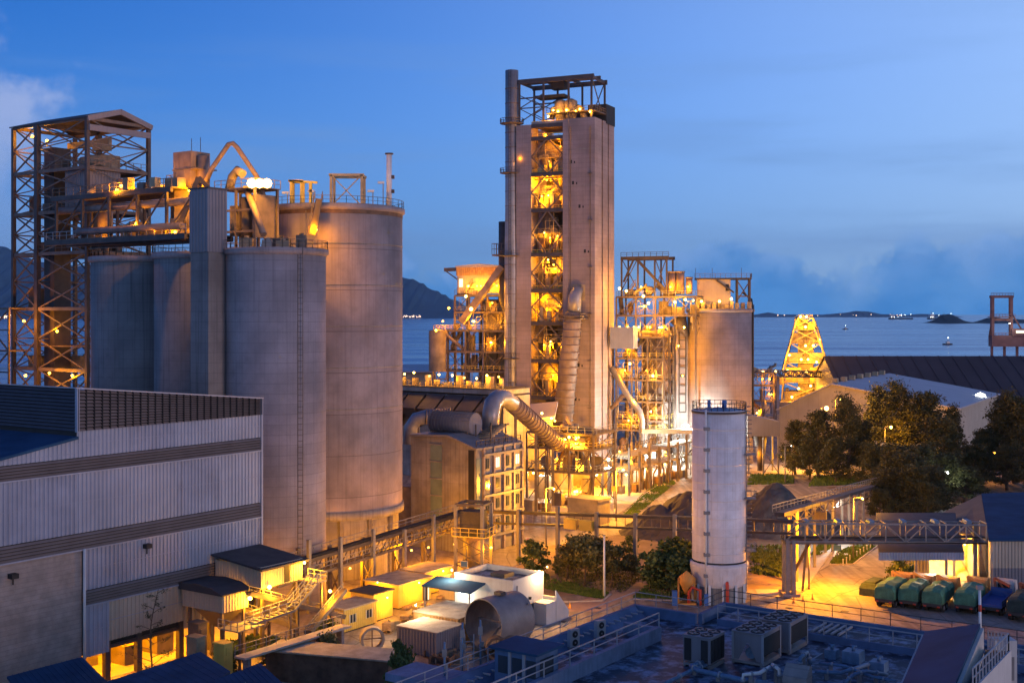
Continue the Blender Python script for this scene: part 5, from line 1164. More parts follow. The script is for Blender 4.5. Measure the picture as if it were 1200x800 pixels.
for k in range(10): p = F((-6.5 + k * 1.4, -4.6 + rnd.uniform(-1, .4), zS)); d = rnd.uniform(.8, 1.8); part('roof_unit', MB().cbox((p.x, p.y, zS + d / 2), (.9, .9, d)), rnd.choice(('machine', 'machine_tan')), hh)
for px, py in ((803, 351), (822, 353), (843, 353), (857, 350), (812, 352)): lamp(hh, pix(px, py, 296.5), 330, .42, 'na_hot', (0, -.5, -.3))
lamp(hh, pix(795, 405, 297), 900, .3); lamp(hh, pix(800, 440, 297), 700, .3)
# pale tie bridge and open ground floor
t = thing('tie_bridge', 'pale horizontal duct bridge in front of the slim silo', 'bridge', tuple(pix(752, 506, 288)))
part('duct', MB().box(pix(752, 0, 288).x, pix(812, 0, 288).x, 288, 289.6, TZ(508, 288), TZ(503, 288)), 'machine_tan', t)
for px in (757, 776, 806): b = pix(px, 0, 288.6); part('post', MB().beam((b.x, b.y, 0), (b.x, b.y, TZ(508, 288)), .6), 'steel_grey', t)
lamp(t, pix(762, 524, 286), 1300, .5, 'white_glow', (0, -.8, -.4)); lamp(t, pix(745, 527, 286), 400, .35, 'white_glow', (0, -.8, -.2)); lamp(t, pix(795, 541, 292), 300, .2, 'white_glow'); lamp(t, pix(726, 529, 286), 900, .35)
part('light_panel', MB().box(pix(762, 0, 287).x, pix(768, 0, 287).x, 287.4, 287.6, TZ(542, 287), TZ(524, 287)), 'white_paint', t)
t = thing('dark_undercroft', 'dark open undercroft below the narrow silo', 'undercroft', tuple(pix(796, 545, 292)))
part('back_wall', MB().box(pix(784, 0, 300).x, pix(808, 0, 300).x, 300, 300.6, 0, TZ(509, 300)), 'steel_dark', t)
part('machinery', MB().box(pix(788, 0, 296).x, pix(800, 0, 296).x, 295, 298, 0, 4), 'steel_dark', t); part('tube_light', MB().box(pix(800, 0, 294).x - .12, pix(800, 0, 294).x + .12, 294, 294.2, TZ(540, 294), TZ(530, 294)), 'tube_light', t)
# hopper shed on posts, right of the silo
t = thing('hopper_shed', 'grey hopper shed on thin posts right of the round silo', 'shed', tuple(gnd(896, 548)))
D = 278; xa, xb = pix(876, 0, D).x, pix(914, 0, D).x
part('body', MB().prismy([(xa, TZ(511, D)), (xb, TZ(511, D)), (xb, TZ(494, D)), (xa + 1, TZ(487, D)), (xa, TZ(487, D))], D, D + 7), 'cladding_grey', t)
for x in (xa + .3, (xa + xb) / 2, xb - .3):
    for y in (D + .3, D + 6.6): part('leg', MB().beam((x, y, 0), (x, y, TZ(511, D)), .35), 'steel_grey', t)
part('chute', MB().cyl((xa + 3.5, D + 3, TZ(511, D)), (xa + 3.5, D + 3, .5), 1.6, 12, .5), 'steel_dark', t)
part('brace', MB().xbrace((xa + 3.8, D + .3, .4), (xb - .3, D + .3, .4), (xb - .3, D + .3, 5), (xa + 3.8, D + .3, 5), .15), 'steel', t)
lamp(t, pix(884, 532, 280), 700, .25); lamp(t, pix(915, 535, 283), 700, .25)
# ------------------------------------------------------------------ jetty: lit tower, conveyor bridge and ship loader
FJ = Frame(tuple(pix(893, 368, 420) - Vector((0, 0, 36))), -20)
t = thing('transfer_tower', 'small lit transfer tower behind the round silo', 'steel tower', tuple(FJ((0, 0, 0))))
steel_block(t, FJ, [-4, 0, 4], [0, 5], [0, TZ(490, 420), TZ(470, 420), TZ(452, 420), TZ(437, 420)], 51, 10, 6, 800, pipes=6, lr=.4)
t = thing('jetty_conveyor', 'dark conveyor bridge on a concrete pier leading to the ship loader', 'conveyor bridge', tuple(pix(910, 470, 450)))
a, b = pix(884, 441, 430), pix(966, 442, 478)
part('gallery', MB().truss(tuple(a), tuple(b), 2.2, 16, .4).truss(tuple(a + Vector((0, 3, 0))), tuple(b + Vector((0, 3, 0))), 2.2, 16, .4).beam(tuple(a + Vector((0, 1.5, 0))), tuple(b + Vector((0, 1.5, 0))), 2.6, .4), 'steel', t)
b2 = pix(909, 441, 446); part('pier', MB().box(b2.x - 1.4, b2.x + 1.4, 446, 449, -6, b2.z), 'concrete', t)
for px in (894, 909): lamp(t, pix(px, 435, 436), 300, .5, 'na_hot')
FS = Frame(tuple(pix(944, 368, 486) - Vector((0, 0, 36))), -15)
t = thing('ship_loader', 'dazzling yellow-lit ship loader gantry standing at the jetty', 'ship loader', tuple(FS((0, 0, 0))))
def SZ(py): return TZ(py, 486)
lev = [-3, SZ(470), SZ(448), SZ(425), SZ(402), SZ(386), SZ(372)]
wid = [9.5, 9.2, 8.6, 7.4, 6.0, 4.6, 2.6]
for sx_ in (-1, 1):
    for y in (0, 9):
        q = MB(FS)
        for k in range(len(lev) - 1): q.beam((sx_ * wid[k], y, lev[k]), (sx_ * wid[k+1], y, lev[k+1]), .6)
        part('leg', q, 'machine_tan', t)
for k in range(1, len(lev)):
    part('deck', MB(FS).box(-wid[k], wid[k], -.4, 9.4, lev[k] - .2, lev[k]).rail([(-wid[k], -.4, lev[k]), (wid[k], -.4, lev[k])], 1.1, 1.5, .12), 'machine_tan', t)
    part('bracing', MB(FS).xbrace((-wid[k-1], 0, lev[k-1]), (wid[k-1], 0, lev[k-1]), (wid[k], 0, lev[k]), (-wid[k], 0, lev[k]), .35), 'machine_tan', t)
rj = random.Random(9)
for k in range(26):
    i = rj.randrange(1, len(lev) - 1); w = wid[i] * .8; h = rj.uniform(1.5, 5); x = rj.uniform(-w, w)
    part('machinery', MB(FS).cbox((x, rj.uniform(1, 6), lev[i] + h/2), (rj.uniform(1, 3), 2, h)), rj.choice(('machine_tan', 'machine', 'yellow_hut')), t)
for k in range(1, len(lev) - 1):
    for sx_ in (-1, 1):
        w = wid[k]; h = (lev[k+1] - lev[k]) * (.75 if (k + sx_) % 2 else .5)
        part('side_house', MB(FS).box(sx_ * w * .55 - w * .35, sx_ * w * .55 + w * .35, .6, 7, lev[k], lev[k] + h), ('machine_tan', 'machine', 'yellow_hut')[k % 3], t)
part('centre_house', MB(FS).box(-3, 3, 1.5, 8, lev[1], lev[5]), 'machine', t)
part('boom', MB(FS).beam((-3.6, -1, lev[-1] - 1), (-8.8, -6, SZ(435)), .6).beam((3, -1, lev[-1] - 3), (10.5, -4, SZ(440)), .6), 'machine_tan', t)
part('cab', MB(FS).cbox((-10.6, -3, SZ(446)), (4, 3, 3)), 'yellow_hut', t); part('shore_base', MB(FS).box(-13, 8, -6, -2, 0, SZ(470)), 'machine_tan', t)
for px, py, pw in ((938, 371, 1800), (945, 371, 1800), (944, 383, 1300), (944, 405, 1600), (953, 405, 1600), (947, 421, 1600), (939, 421, 1300), (925, 416, 1300), (923, 434, 1000), (945, 435, 1300), (957, 424, 800), (960, 398, 600), (936, 455, 1500), (950, 452, 1200), (928, 465, 1500)): lamp(t, pix(px, py, 483), pw * .9, .62, 'na_hot', (0, -1.2, -.4), rad=.5)
# ------------------------------------------------------------------ sheds at the right
t = thing('long_shed', 'very long shed with a dark brown roof in front of the sea', 'shed', tuple(pix(1080, 368, 450) - Vector((0, 0, 36))))
zR, zE = TZ(417, 470), TZ(486, 432)
xa, xb = pix(965, 0, 470).x, 330
part('roof', MB().slab((xa, 470, zR), (xa, 432, zE), (xb, 432, zE), (xb, 470, zR), .4).slab((xa, 508, zE), (xa, 470, zR - .01), (xb, 470, zR - .01), (xb, 508, zE), .4), 'roof_brown', t)
part('wall', MB().prismx([(433, 0), (433, zE - .4), (470, zR - .5), (507, zE - .4), (507, 0)], xa + .6, xb - .6), 'cladding_grey', t)
q = MB()
for k in range(42): x = xa + 2 + k * 5.2; q.beam((x, 431.9, zE + .12), (x, 470, zR + .12), .3, .15)
part('roof_seam', q, 'roof_brown', t)
FG = Frame(tuple(pix(975, 368, 320) - Vector((0, 0, 36))), -30)
t = thing('gable_hall', 'gabled hall with pale lilac roof and orange-lit front behind the trees', 'hall', tuple(FG((0, 0, 0))))
zA, zE2 = TZ(449, 320), TZ(449, 320) - 5.2
part('wall', MB(FG).prismy([(-14, 0), (31, 0), (31, zE2 - .2), (0, zA - .2), (-14, zA - 7.2)], 0, 62), 'cladding_cream', t)
part('roof', MB(FG).slab((0, -1, zA + .02), (31.6, -1, zE2), (31.6, 63, zE2), (0, 63, zA + .02), .3).slab((-14.6, -1, zA - 7.2), (0, -1, zA), (0, 63, zA), (-14.6, 63, zA - 7.2), .3), 'roof_pale', t)
for k in range(7): part('ridge_vent', MB(FG).cbox((0, 3 + k * 8.5, zA + .6), (1.4, 1.6, 1.2)), 'machine_tan', t)
# portal crane on the far quay
FK = Frame(tuple(pix(1180, 368, 520) - Vector((0, 0, 36))), -12)
t = thing('quay_crane', 'rust-pink portal crane with a twin mast standing behind the long shed', 'crane', tuple(FK((0, 0, 0))))
def KZ(py): return TZ(py, 520)
for x in (-5.6, 1.8): part('mast', MB(FK).beam((x, 0, KZ(400)), (x, 0, KZ(347)), 1.1).beam((x, 3, KZ(400)), (x, 3, KZ(347)), 1.1), 'crane_red', t)
part('mast_head', MB(FK).box(-6.4, 2.6, -.8, 3.8, KZ(349), KZ(346)).rail([(-6.4, -.8, KZ(346)), (2.6, -.8, KZ(346))], 1, 1.2, .14), 'crane_red', t)
part('cross_bar', MB(FK).box(-5.6, 1.8, -.4, .8, KZ(376), KZ(373)), 'crane_red', t)
part('machinery_house', MB(FK).box(-6.4, 11, -3, 6, KZ(406), KZ(393)).box(1.5, 7.5, -3.4, 4, KZ(393), KZ(385)), 'crane_red', t)
part('jib_stay', MB(FK).beam((1.8, 1, KZ(366)), (6, 1, KZ(386)), .6), 'crane_red', t); part('jib_stay', MB(FK).beam((-5.6, 1, KZ(370)), (-7, 1, KZ(395)), .5), 'crane_red', t)
for x in (-6, -1, 4, 10): part('portal_leg', MB(FK).beam((x, 0, 0), (x, 0, KZ(405)), 1.0), 'crane_red', t)
part('mast_lattice', MB(FK).truss((-5.6, 0, KZ(398)), (-5.6, 0, KZ(350)), 3, 6, .3, (0, 1, 0)).truss((1.8, 0, KZ(398)), (1.8, 0, KZ(350)), 3, 6, .3, (0, 1, 0)), 'crane_red', t)
part('platform', MB(FK).box(-7, 3, -1.6, 4.6, KZ(372), KZ(371)).rail([(-7, -1.6, KZ(371)), (3, -1.6, KZ(371))], 1.1, 1.3, .14).rail([(-6.4, -3, KZ(393)), (11, -3, KZ(393))], 1.1, 1.3, .14), 'crane_red', t)
part('cab_window', MB(FK).box(3, 7, -3.55, -3.45, KZ(390), KZ(387)), 'lit_window', t)
lamp(t, pix(1183, 379, 515), 200, .3, 'white_glow')
# ------------------------------------------------------------------ conveyor gallery along the silos
XC = -105.75
def gz(y): return 6.2 + (y - 109.7) * (1.25 / 24.6)
t = thing('conveyor_gallery', 'rusty twin-belt conveyor gallery on tall posts in front of the silos', 'conveyor', tuple(ST((XC, 122, 0))))
ya, yb2 = 104, 141
for o in (-.5, .5):
    part('belt_beam', MB(ST).beam((XC + o, ya, gz(ya)), (XC + o, yb2, gz(yb2)), .35, .45), 'steel_dark', t)
    part('lower_beam', MB(ST).beam((XC + o, ya, gz(ya) - 1.9), (XC + o, yb2, gz(yb2) - 1.9), .25, .35), 'steel', t)
part('belt', MB(ST).beam((XC, ya, gz(ya) + .35), (XC, yb2, gz(yb2) + .35), .9, .12), 'black', t)
part('railing', MB(ST).rail([(XC + .75, ya, gz(ya) - 1.7), (XC + .75, yb2, gz(yb2) - 1.7)], 1.0, 1.5, .08).rail([(XC - .75, ya, gz(ya) + .2), (XC - .75, yb2, gz(yb2) + .2)], 1.0, 1.5, .08), 'steel_grey', t)
q = MB(ST)
for k in range(24):
    y = ya + k * 1.54; q.beam((XC - .5, y, gz(y) - 1.9), (XC - .5, y, gz(y)), .1).beam((XC + .5, y, gz(y) - 1.9), (XC + .5, y + 1.54, gz(y)), .1)
part('lattice', q, 'steel', t)
for px, top in ((362, 632), (399, 629), (437.5, 620), (474, 620), (508, 603)):
    y, zt = onx(px, top, XC + .9); part('post', MB(ST).beam((XC + .9, y, 0), (XC + .9, y, zt), .42), 'steel_grey', t); part('post', MB(ST).beam((XC - .9, y, 0), (XC - .9, y, zt - 1.2), .42), 'steel', t)
    part('post_brace', MB(ST).beam((XC - .9, y, 1), (XC + .9, y, 4.2), .15).beam((XC + .9, y, 1), (XC - .9, y, 4.2), .15), 'steel', t)
lamp(t, ST((XC + 1.2, 128, 4.6)), 1200, .2, off=(-.6, .4, 0)); lamp(t, ST((XC - 1.6, 119, 3.4)), 1400, .2, off=(-.8, .4, 0)); lamp(t, ST((XC - 1.5, 135, 3.6)), 1300, .2, off=(-.6, .4, 0)); lamp(t, ST((XC - 1.6, 111, 3.0)), 900, .2, off=(-.8, .4, 0))
lamp(t, ST((XC - 2, 142, 4.5)), 1500, .2, off=(-.6, .8, 0))
# braced transfer tower where the belts meet
p0 = gnd(534, 676)
FX = Frame(tuple(p0), -20)
t = thing('belt_transfer_tower', 'square braced transfer tower with a portal top joining the conveyors', 'steel tower', tuple(p0))
zt = TZ(591, p0.y)
for x in (0, 3.9):
    for y in (0, 3.4): part('column', MB(FX).beam((x, y, 0), (x, y, zt), .42), 'steel_grey', t)
part('top_beam', MB(FX).beam((0, 0, zt), (3.9, 0, zt), .4).beam((0, 3.4, zt), (3.9, 3.4, zt), .4).beam((0, 0, zt), (0, 3.4, zt), .3).beam((3.9, 0, zt), (3.9, 3.4, zt), .3), 'steel', t)
part('drive_deck', MB(FX).box(-.4, 4.6, -.4, 3.8, 5.6, 5.75).rail([(-.4, -.4, 5.75), (4.6, -.4, 5.75), (4.6, 3.8, 5.75)], 1.1, 1.2, .08), 'rail_yellow', t)
part('drive_box', MB(FX).box(.4, 3.4, .5, 3, 6.2, 9.0), 'steel_dark', t)
for k in range(3):
    for y in (0, 3.4): part('brace', MB(FX).xbrace((0, y, k * 1.85), (3.9, y, k * 1.85), (3.9, y, k * 1.85 + 1.85), (0, y, k * 1.85 + 1.85), .14), 'steel', t)
part('chute', MB(FX).cyl((2, 1.8, 5.4), (2, 1.8, 1.2), 1.1, 14, .9), 'machine', t)
part('sign_plate', MB(FX).box(.9, 1.8, -.3, -.24, 1.6, 2.3), 'blue_paint', t); part('sign_border', MB(FX).box(.84, 1.86, -.235, -.2, 1.54, 2.36), 'white_paint', t)
lamp(t, FX((4.8, 1, 4.2)), 700, .25, off=(.3, .5, -.3)); lamp(t, FX((-1.2, 2.5, 4.0)), 800, .25, off=(0, .6, 0))
# level belt on posts crossing the yard
YB = 147.0
t = thing('yard_conveyor', 'thin level conveyor on slim posts crossing the yard to the white tank', 'conveyor', tuple(ST((-88, YB, 0))))
xa = ony(562, 610, YB)[0]; xb = ony(930, 612, YB + 3)[0]
za, zb = 7.0, 9.6
part('upper_beam', MB(ST).beam((xa, YB, za), (xb, YB + 3, zb), .3, .4), 'steel_dark', t); part('lower_beam', MB(ST).beam((xa, YB, za - 1.6), (xb, YB + 3, zb - 1.5), .35, .3), 'steel_dark', t)
part('belt', MB(ST).beam((xa, YB + .5, za + .1), (xb, YB + 3.5, zb + .1), .8, .15), 'black', t)
q = MB(ST)
for k in range(37):
    f = k / 36; x = xa + (xb - xa) * f; y = YB + 3 * f; z = za + (zb - za) * f; q.beam((x, y, z - 1.6), (x, y, z), .07)
part('hanger', q, 'steel', t)
for px in (607, 651, 695, 739, 784):
    x = ony(px, 600, YB)[0]; f = (x - xa) / (xb - xa); z = za + (zb - za) * f + (1.2 if px == 651 else .5)
    part('post', MB(ST).beam((x, YB + 3 * f - .3, 0), (x, YB + 3 * f - .3, z), .45), 'steel_grey', t)
x = ony(676, 620, YB)[0]
for o in (-1.3, 1.2): part('vent_box', MB(ST).box(x + o - 1.0, x + o + 1.0, YB + .2, YB + 1.2, 5.9, 7.3), 'rail_yellow', t)
# ------------------------------------------------------------------ white steel tank
TD = 156.2; tcx = pix(842.5, 0, TD).x; FTK = Frame((tcx, TD, 0))
zk = TZ(482, 153); rk = 3.36
t = thing('white_tank', 'tall white welded steel tank with ladders standing alone in the yard', 'tank', (tcx, TD, 0))
part('shell', MB(FTK).lathe((0, 0, 0), [(rk, 5.2), (rk, zk), (rk - .1, zk)], 56), 'white_steel', t)
part('roof', MB(FTK).lathe((0, 0, 0), [(rk - .05, zk - .12), (.01, zk + .35)], 40), 'pipe_blue', t)
part('rim', MB(FTK).lathe((0, 0, 0), [(rk, zk - .35), (rk + .12, zk - .35), (rk + .12, zk - .1), (rk, zk - .1)], 40), 'steel_dark', t)
part('skirt', MB(FTK).lathe((0, 0, 0), [(rk + .02, 5.0), (rk + .3, 4.9), (rk + .3, 4.5), (rk, 2.4), (rk - .5, 1.6)], 48), 'white_steel', t)
part('base_ring', MB(FTK).lathe((0, 0, 0), [(rk - .2, 0), (rk - .2, 2.3)], 40), 'concrete_old', t)
for a in range(0, 360, 30): part('leg', MB(FTK).beam(((rk - .05) * math.cos(R(a)), (rk - .05) * math.sin(R(a)), 0), ((rk - .05) * math.cos(R(a)), (rk - .05) * math.sin(R(a)), 2.4), .3), 'white_paint', t)
for k in range(8): part('weld_ring', MB(FTK).lathe((0, 0, 0), [(rk, 6.2 + k*2.2), (rk + .05, 6.22 + k*2.2), (rk + .05, 6.3 + k*2.2), (rk, 6.32 + k*2.2)], 48), 'white_steel', t)
part('top_railing', MB(FTK).rail(MB().ring((0, 0), rk - .05, zk - .1, 28), 1.1, 1.0, .06, closed=True), 'steel_dark', t)
part('riser_pipe', MB(FTK).cyl((-2.1, -2.85, .5), (-2.1, -2.85, zk + .2), .13, 8), 'white_paint', t)
for k in range(8): part('pipe_bracket', MB(FTK).box(-2.35, -1.6, -3.0, -2.5, 3.4 + k * 2.6, 3.8 + k * 2.6), 'steel_grey', t)
part('ladder', MB(FTK).ladder(3.15, -1.6, 1.5, zk + 1, .5, 'y', .45, .06), 'steel_grey', t)
q = MB(FTK)
for k in range(40):
    z = 3 + k * .55
    q.tube([(3.15 + .7 * math.sin(R(a)) * 1, -1.6 - .42 * math.cos(R(a)), z) for a in range(0, 181, 45)], .03, 4)
part('ladder_cage', q, 'steel_grey', t)
for zz in (6.5, 13, 18.5): part('platform', MB(FTK).box(2.9, 4.3, -2.4, -.7, zz, zz + .08).rail([(2.9, -2.4, zz), (4.3, -2.4, zz), (4.3, -.7, zz)], 1.0, .8, .06), 'steel_grey', t)
part('roof_vent', MB(FTK).cyl((.6, -.5, zk + .2), (.6, -.5, zk + 1.2), .3, 10).cbox((-1.2, .4, zk + .7), (.4, .4, .9)), 'blue_paint', t)
part('red_pipe', MB(FTK).tube([(.45, -3.6, 0), (.45, -3.6, 2.6), (.45, -3.2, 3.0)], .2, 10), 'red_paint', t)
t = thing('dosing_unit', 'orange and red dosing pump unit at the foot of the white tank', 'pump unit', (tcx - 4.4, TD - 2.2, 0))
FQ2 = Frame((tcx - 4.4, TD - 2.2, 0))
part('frame', MB(FQ2).box(-1.1, 1.1, -.7, .7, 0, .2).beam((-1, 0, 0), (-1, 0, 3.2), .2).beam((1, 0, 0), (1, 0, 3.2), .2).beam((-1, 0, 3.2), (1, 0, 3.2), .25), 'orange_paint', t)
part('hopper', MB(FQ2).lathe((0, 0, 1.2), [(.2, 0), (.9, 1.4), (.9, 2.2), (.01, 2.9)], 14), 'orange_paint', t)
part('pipe', MB(FQ2).tube([(.2, -.5, 0), (.2, -.6, 1.5), (.6, -.7, 2.2), (1.6, -.7, 1.8), (1.6, -.7, 0)], .2, 8), 'red_paint', t)
part('blue_motor', MB(FQ2).cbox((-1.6, -.8, .9), (.6, .6, 1.8)).cbox((2.3, -.8, .7), (.5, .5, 1.4)), 'blue_paint', t)
# ------------------------------------------------------------------ truss bridge, sloping conveyor
DBR = 158.0
xa, xb = pix(920, 0, DBR).x, pix(1156, 0, DBR).x; zt, zb = TZ(613, DBR), TZ(634, DBR)
t = thing('truss_bridge', 'flat steel truss conveyor bridge spanning over the truck yard', 'conveyor bridge', (xa, DBR, 0))
for o in (0, 2.2): part('truss', MB().truss((xa, DBR + o, zb), (xb, DBR + o, zb - .2), zt - zb, 10, .2), 'steel_grey', t)
part('belt', MB().box(xa, xb, DBR + .5, DBR + 1.7, zb + .3, zb + .5), 'black', t)
part('walkway', MB().box(xa, xb, DBR - .1, DBR + 2.3, zb - .35, zb - .12), 'steel', t)
for k in range(6): x = xa + (xb - xa) * (k + .7) / 6.2; part('roller_hood', MB().box(x - .3, x + .3, DBR + .3, DBR + 2, zt - .1, zt + .3), 'pipe_blue', t)
q = MB()
for k in range(11): x = xa + (xb - xa) * k / 10; q.beam((x, DBR, zt), (x, DBR + 2.2, zt), .14)
part('top_tie', q, 'steel_grey', t)
for x in (xa + .3, xa + 1.1): part('column', MB().beam((x, DBR, 0), (x, DBR, zb + .2), .45).beam((x, DBR + 2, 0), (x, DBR + 2, zb + .2), .45), 'steel_grey', t)
part('column_tie', MB().ladder(xa + .7, DBR - .1, .5, zb, .8, 'x', .9, .1), 'steel_grey', t)
part('column', MB().beam((xb - 1.1, DBR + 1, 0), (xb - 1.1, DBR + 1, zt), .5), 'steel', t)
part('raking_leg', MB().beam((xa + 3.6, DBR + 1, zb), (xa + 1.0, DBR + 3, 1.0), .35).beam((xa + 3.0, DBR + 1, zb), (xa + 2.8, DBR + 2.5, 0), .25), 'steel', t)
part('base', MB().box(xa - .3, xa + 1.9, DBR - .4, DBR + 2.6, 0, .35), 'concrete', t)
t = thing('sloping_conveyor', 'covered conveyor sloping down from the truss bridge to the tree grove', 'conveyor', (xa, DBR + 3, 0))
a, b = Vector((xa - .2, DBR + 2.4, TZ(606, DBR))), gnd(1046, 585) + Vector((0, 0, 1.5))
b = pix(1046, 563, 240)
part('gallery', MB().beam(tuple(a), tuple(b), 1.3, .5), 'steel_dark', t)
part('side_rail', MB().rail([a + Vector((-.9, 0, .3)), b + Vector((-.9, 0, .3))], .9, 2.0, .1), 'steel_grey', t)
part('under_truss', MB().truss(tuple(a + Vector((.6, 0, -1.3))), tuple(b + Vector((.6, 0, -1.3))), 1.1, 22, .14), 'steel', t)
for f in (.08, .2, .34, .48, .62, .76, .9):
    p = a.lerp(b, f); part('post', MB().beam((p.x - .5, p.y, 0), (p.x - .5, p.y, p.z), .35).beam((p.x + .6, p.y, 0), (p.x + .6, p.y, p.z), .35), 'steel_grey', t)
p = a.lerp(b, .22); part('drive_platform', MB().box(p.x - 1.6, p.x + 2.6, p.y - 2.2, p.y - .6, p.z - 2.2, p.z - 2.05).rail([(p.x - 1.6, p.y - 2.2, p.z - 2.05), (p.x + 2.6, p.y - 2.2, p.z - 2.05)], 2.8, 2, .1).cbox((p.x + .5, p.y - 1.4, p.z - 1.4), (1.8, 1, 1.2)), 'steel_dark', t)
# ------------------------------------------------------------------ loading shed with bright yellow bay
t = thing('loading_shed', 'open loading shed with grey canopy and blazing yellow interior', 'shed', tuple(gnd(1085, 690)))
D0 = 166.0; x0, x1, xm = pix(1052, 0, D0).x, pix(1146, 0, D0).x, pix(1086, 0, D0).x; zc = TZ(655, 158) + .35
part('canopy', MB().slab((pix(1028, 0, 158).x, 157.5, zc + .6), (pix(1128, 0, 158).x, 157.5, zc + .6), (pix(1144, 0, 170).x, 178, zc + 2.4), (pix(1046, 0, 170).x, 178, zc + 2.4), .15), 'roof_dark', t)
part('canopy_fascia', MB().corr((pix(1028, 0, 158).x, 157.4), (pix(1128, 0, 158).x, 157.4), lambda k: zc - .35, lambda k: zc + .65, .35, .07, (0, -1, 0)).add([(pix(1128, 0, 158).x, 157.45, zc - .3), (pix(1128, 0, 158).x, 157.45, zc + .65), (pix(1144, 0, 170).x, 178, zc + 2.4), (pix(1144, 0, 170).x, 178, zc + 1.5)], [(0, 3, 2, 1)]), 'cladding', t)
part('side_wall', MB().corr((x0, D0 - 1), (xm, D0 - 1), lambda k: 0, lambda k: zc, .4, .08, (0, -1, 0)).box(x0, xm, D0 - .9, D0 - .6, 0, zc), 'cladding_cream', t)
part('back_wall', MB().box(xm, x1, D0 + 9, D0 + 9.3, 0, zc + 1.2).box(xm, xm + .2, D0 - .6, D0 + 9, 0, zc + .6).box(x1 - .2, x1, D0 - .6, D0 + 9, 0, zc + .6), 'fill_yellow', t)
part('stored_material', MB().add([(xm + .3, D0 + 8.9, 4.6), (x1 - .3, D0 + 8.9, 3.4), (x1 - .3, D0 + 1, .05), (xm + .3, D0 + 3, .05), (xm + .3, D0 + 8.9, .05), (x1 - .3, D0 + 8.9, .05)], [(0, 3, 2, 1), (0, 4, 3), (1, 2, 5)]), 'fill_yellow', t)
for x in (x0, xm, x1 - .2): part('post', MB().beam((x, 158.5, 0), (x, 158.5, zc + .5), .3), 'steel_grey', t)
for k in range(3): lamp(t, (xm + 1.6 + k * 1.9, D0 + .8, zc - .1), 620, .22, 'na_hot', (0, .7, -.3))
lamp(t, (xm + .8, D0 - .8, zc - .2), 700, .3, 'white_glow', (.2, .3, -.4))
# corrugated store at the right edge
t = thing('ribbed_store', 'ribbed cream and grey store with a broad blue roof at the yard edge', 'building', tuple(pix(1180, 368, 160) - Vector((0, 0, 36))))
xs0 = pix(1161, 0, 158).x; ze = TZ(632, 158)
part('upper_wall', MB().corr((xs0, 158), (xs0 + 40, 158), lambda k: ze * .5, lambda k: ze, .42, .07, (0, -1, 0)), 'cladding_cream', t)
part('lower_wall', MB().corr((xs0, 157.98), (xs0 + 40, 157.98), lambda k: 0, lambda k: ze * .5, .42, .07, (0, -1, 0)), 'cladding_grey', t)
w1 = pix(1150, 578, 189); part('end_wall', MB().prism([(xs0, 158.05), (xs0 + .2, 158.05), (w1.x + .2, 189), (w1.x, 189)], 0, ze - .1), 'steel', t)
part('roof', MB().slab((xs0 - .4, 157.6, ze + .05), (xs0 + 42, 157.6, ze + .05), (xs0 + 46, 191, ze + 2.3), tuple(pix(1150, 578, 189)), .2), 'roof_blue', t)
part('lean_to_roof', MB().slab(tuple(pix(1158.5, 630, 159)), tuple(pix(1149.5, 579, 188.5)), tuple(pix(1103, 601, 186)), tuple(pix(1118, 622, 168)), .2), 'roof_dark', t)
for px, py, D in ((1103, 601, 186), (1118, 622, 168)): b = pix(px, py, D); part('post', MB().beam((b.x, b.y, 0), (b.x, b.y, b.z - .1), .3), 'steel', t)
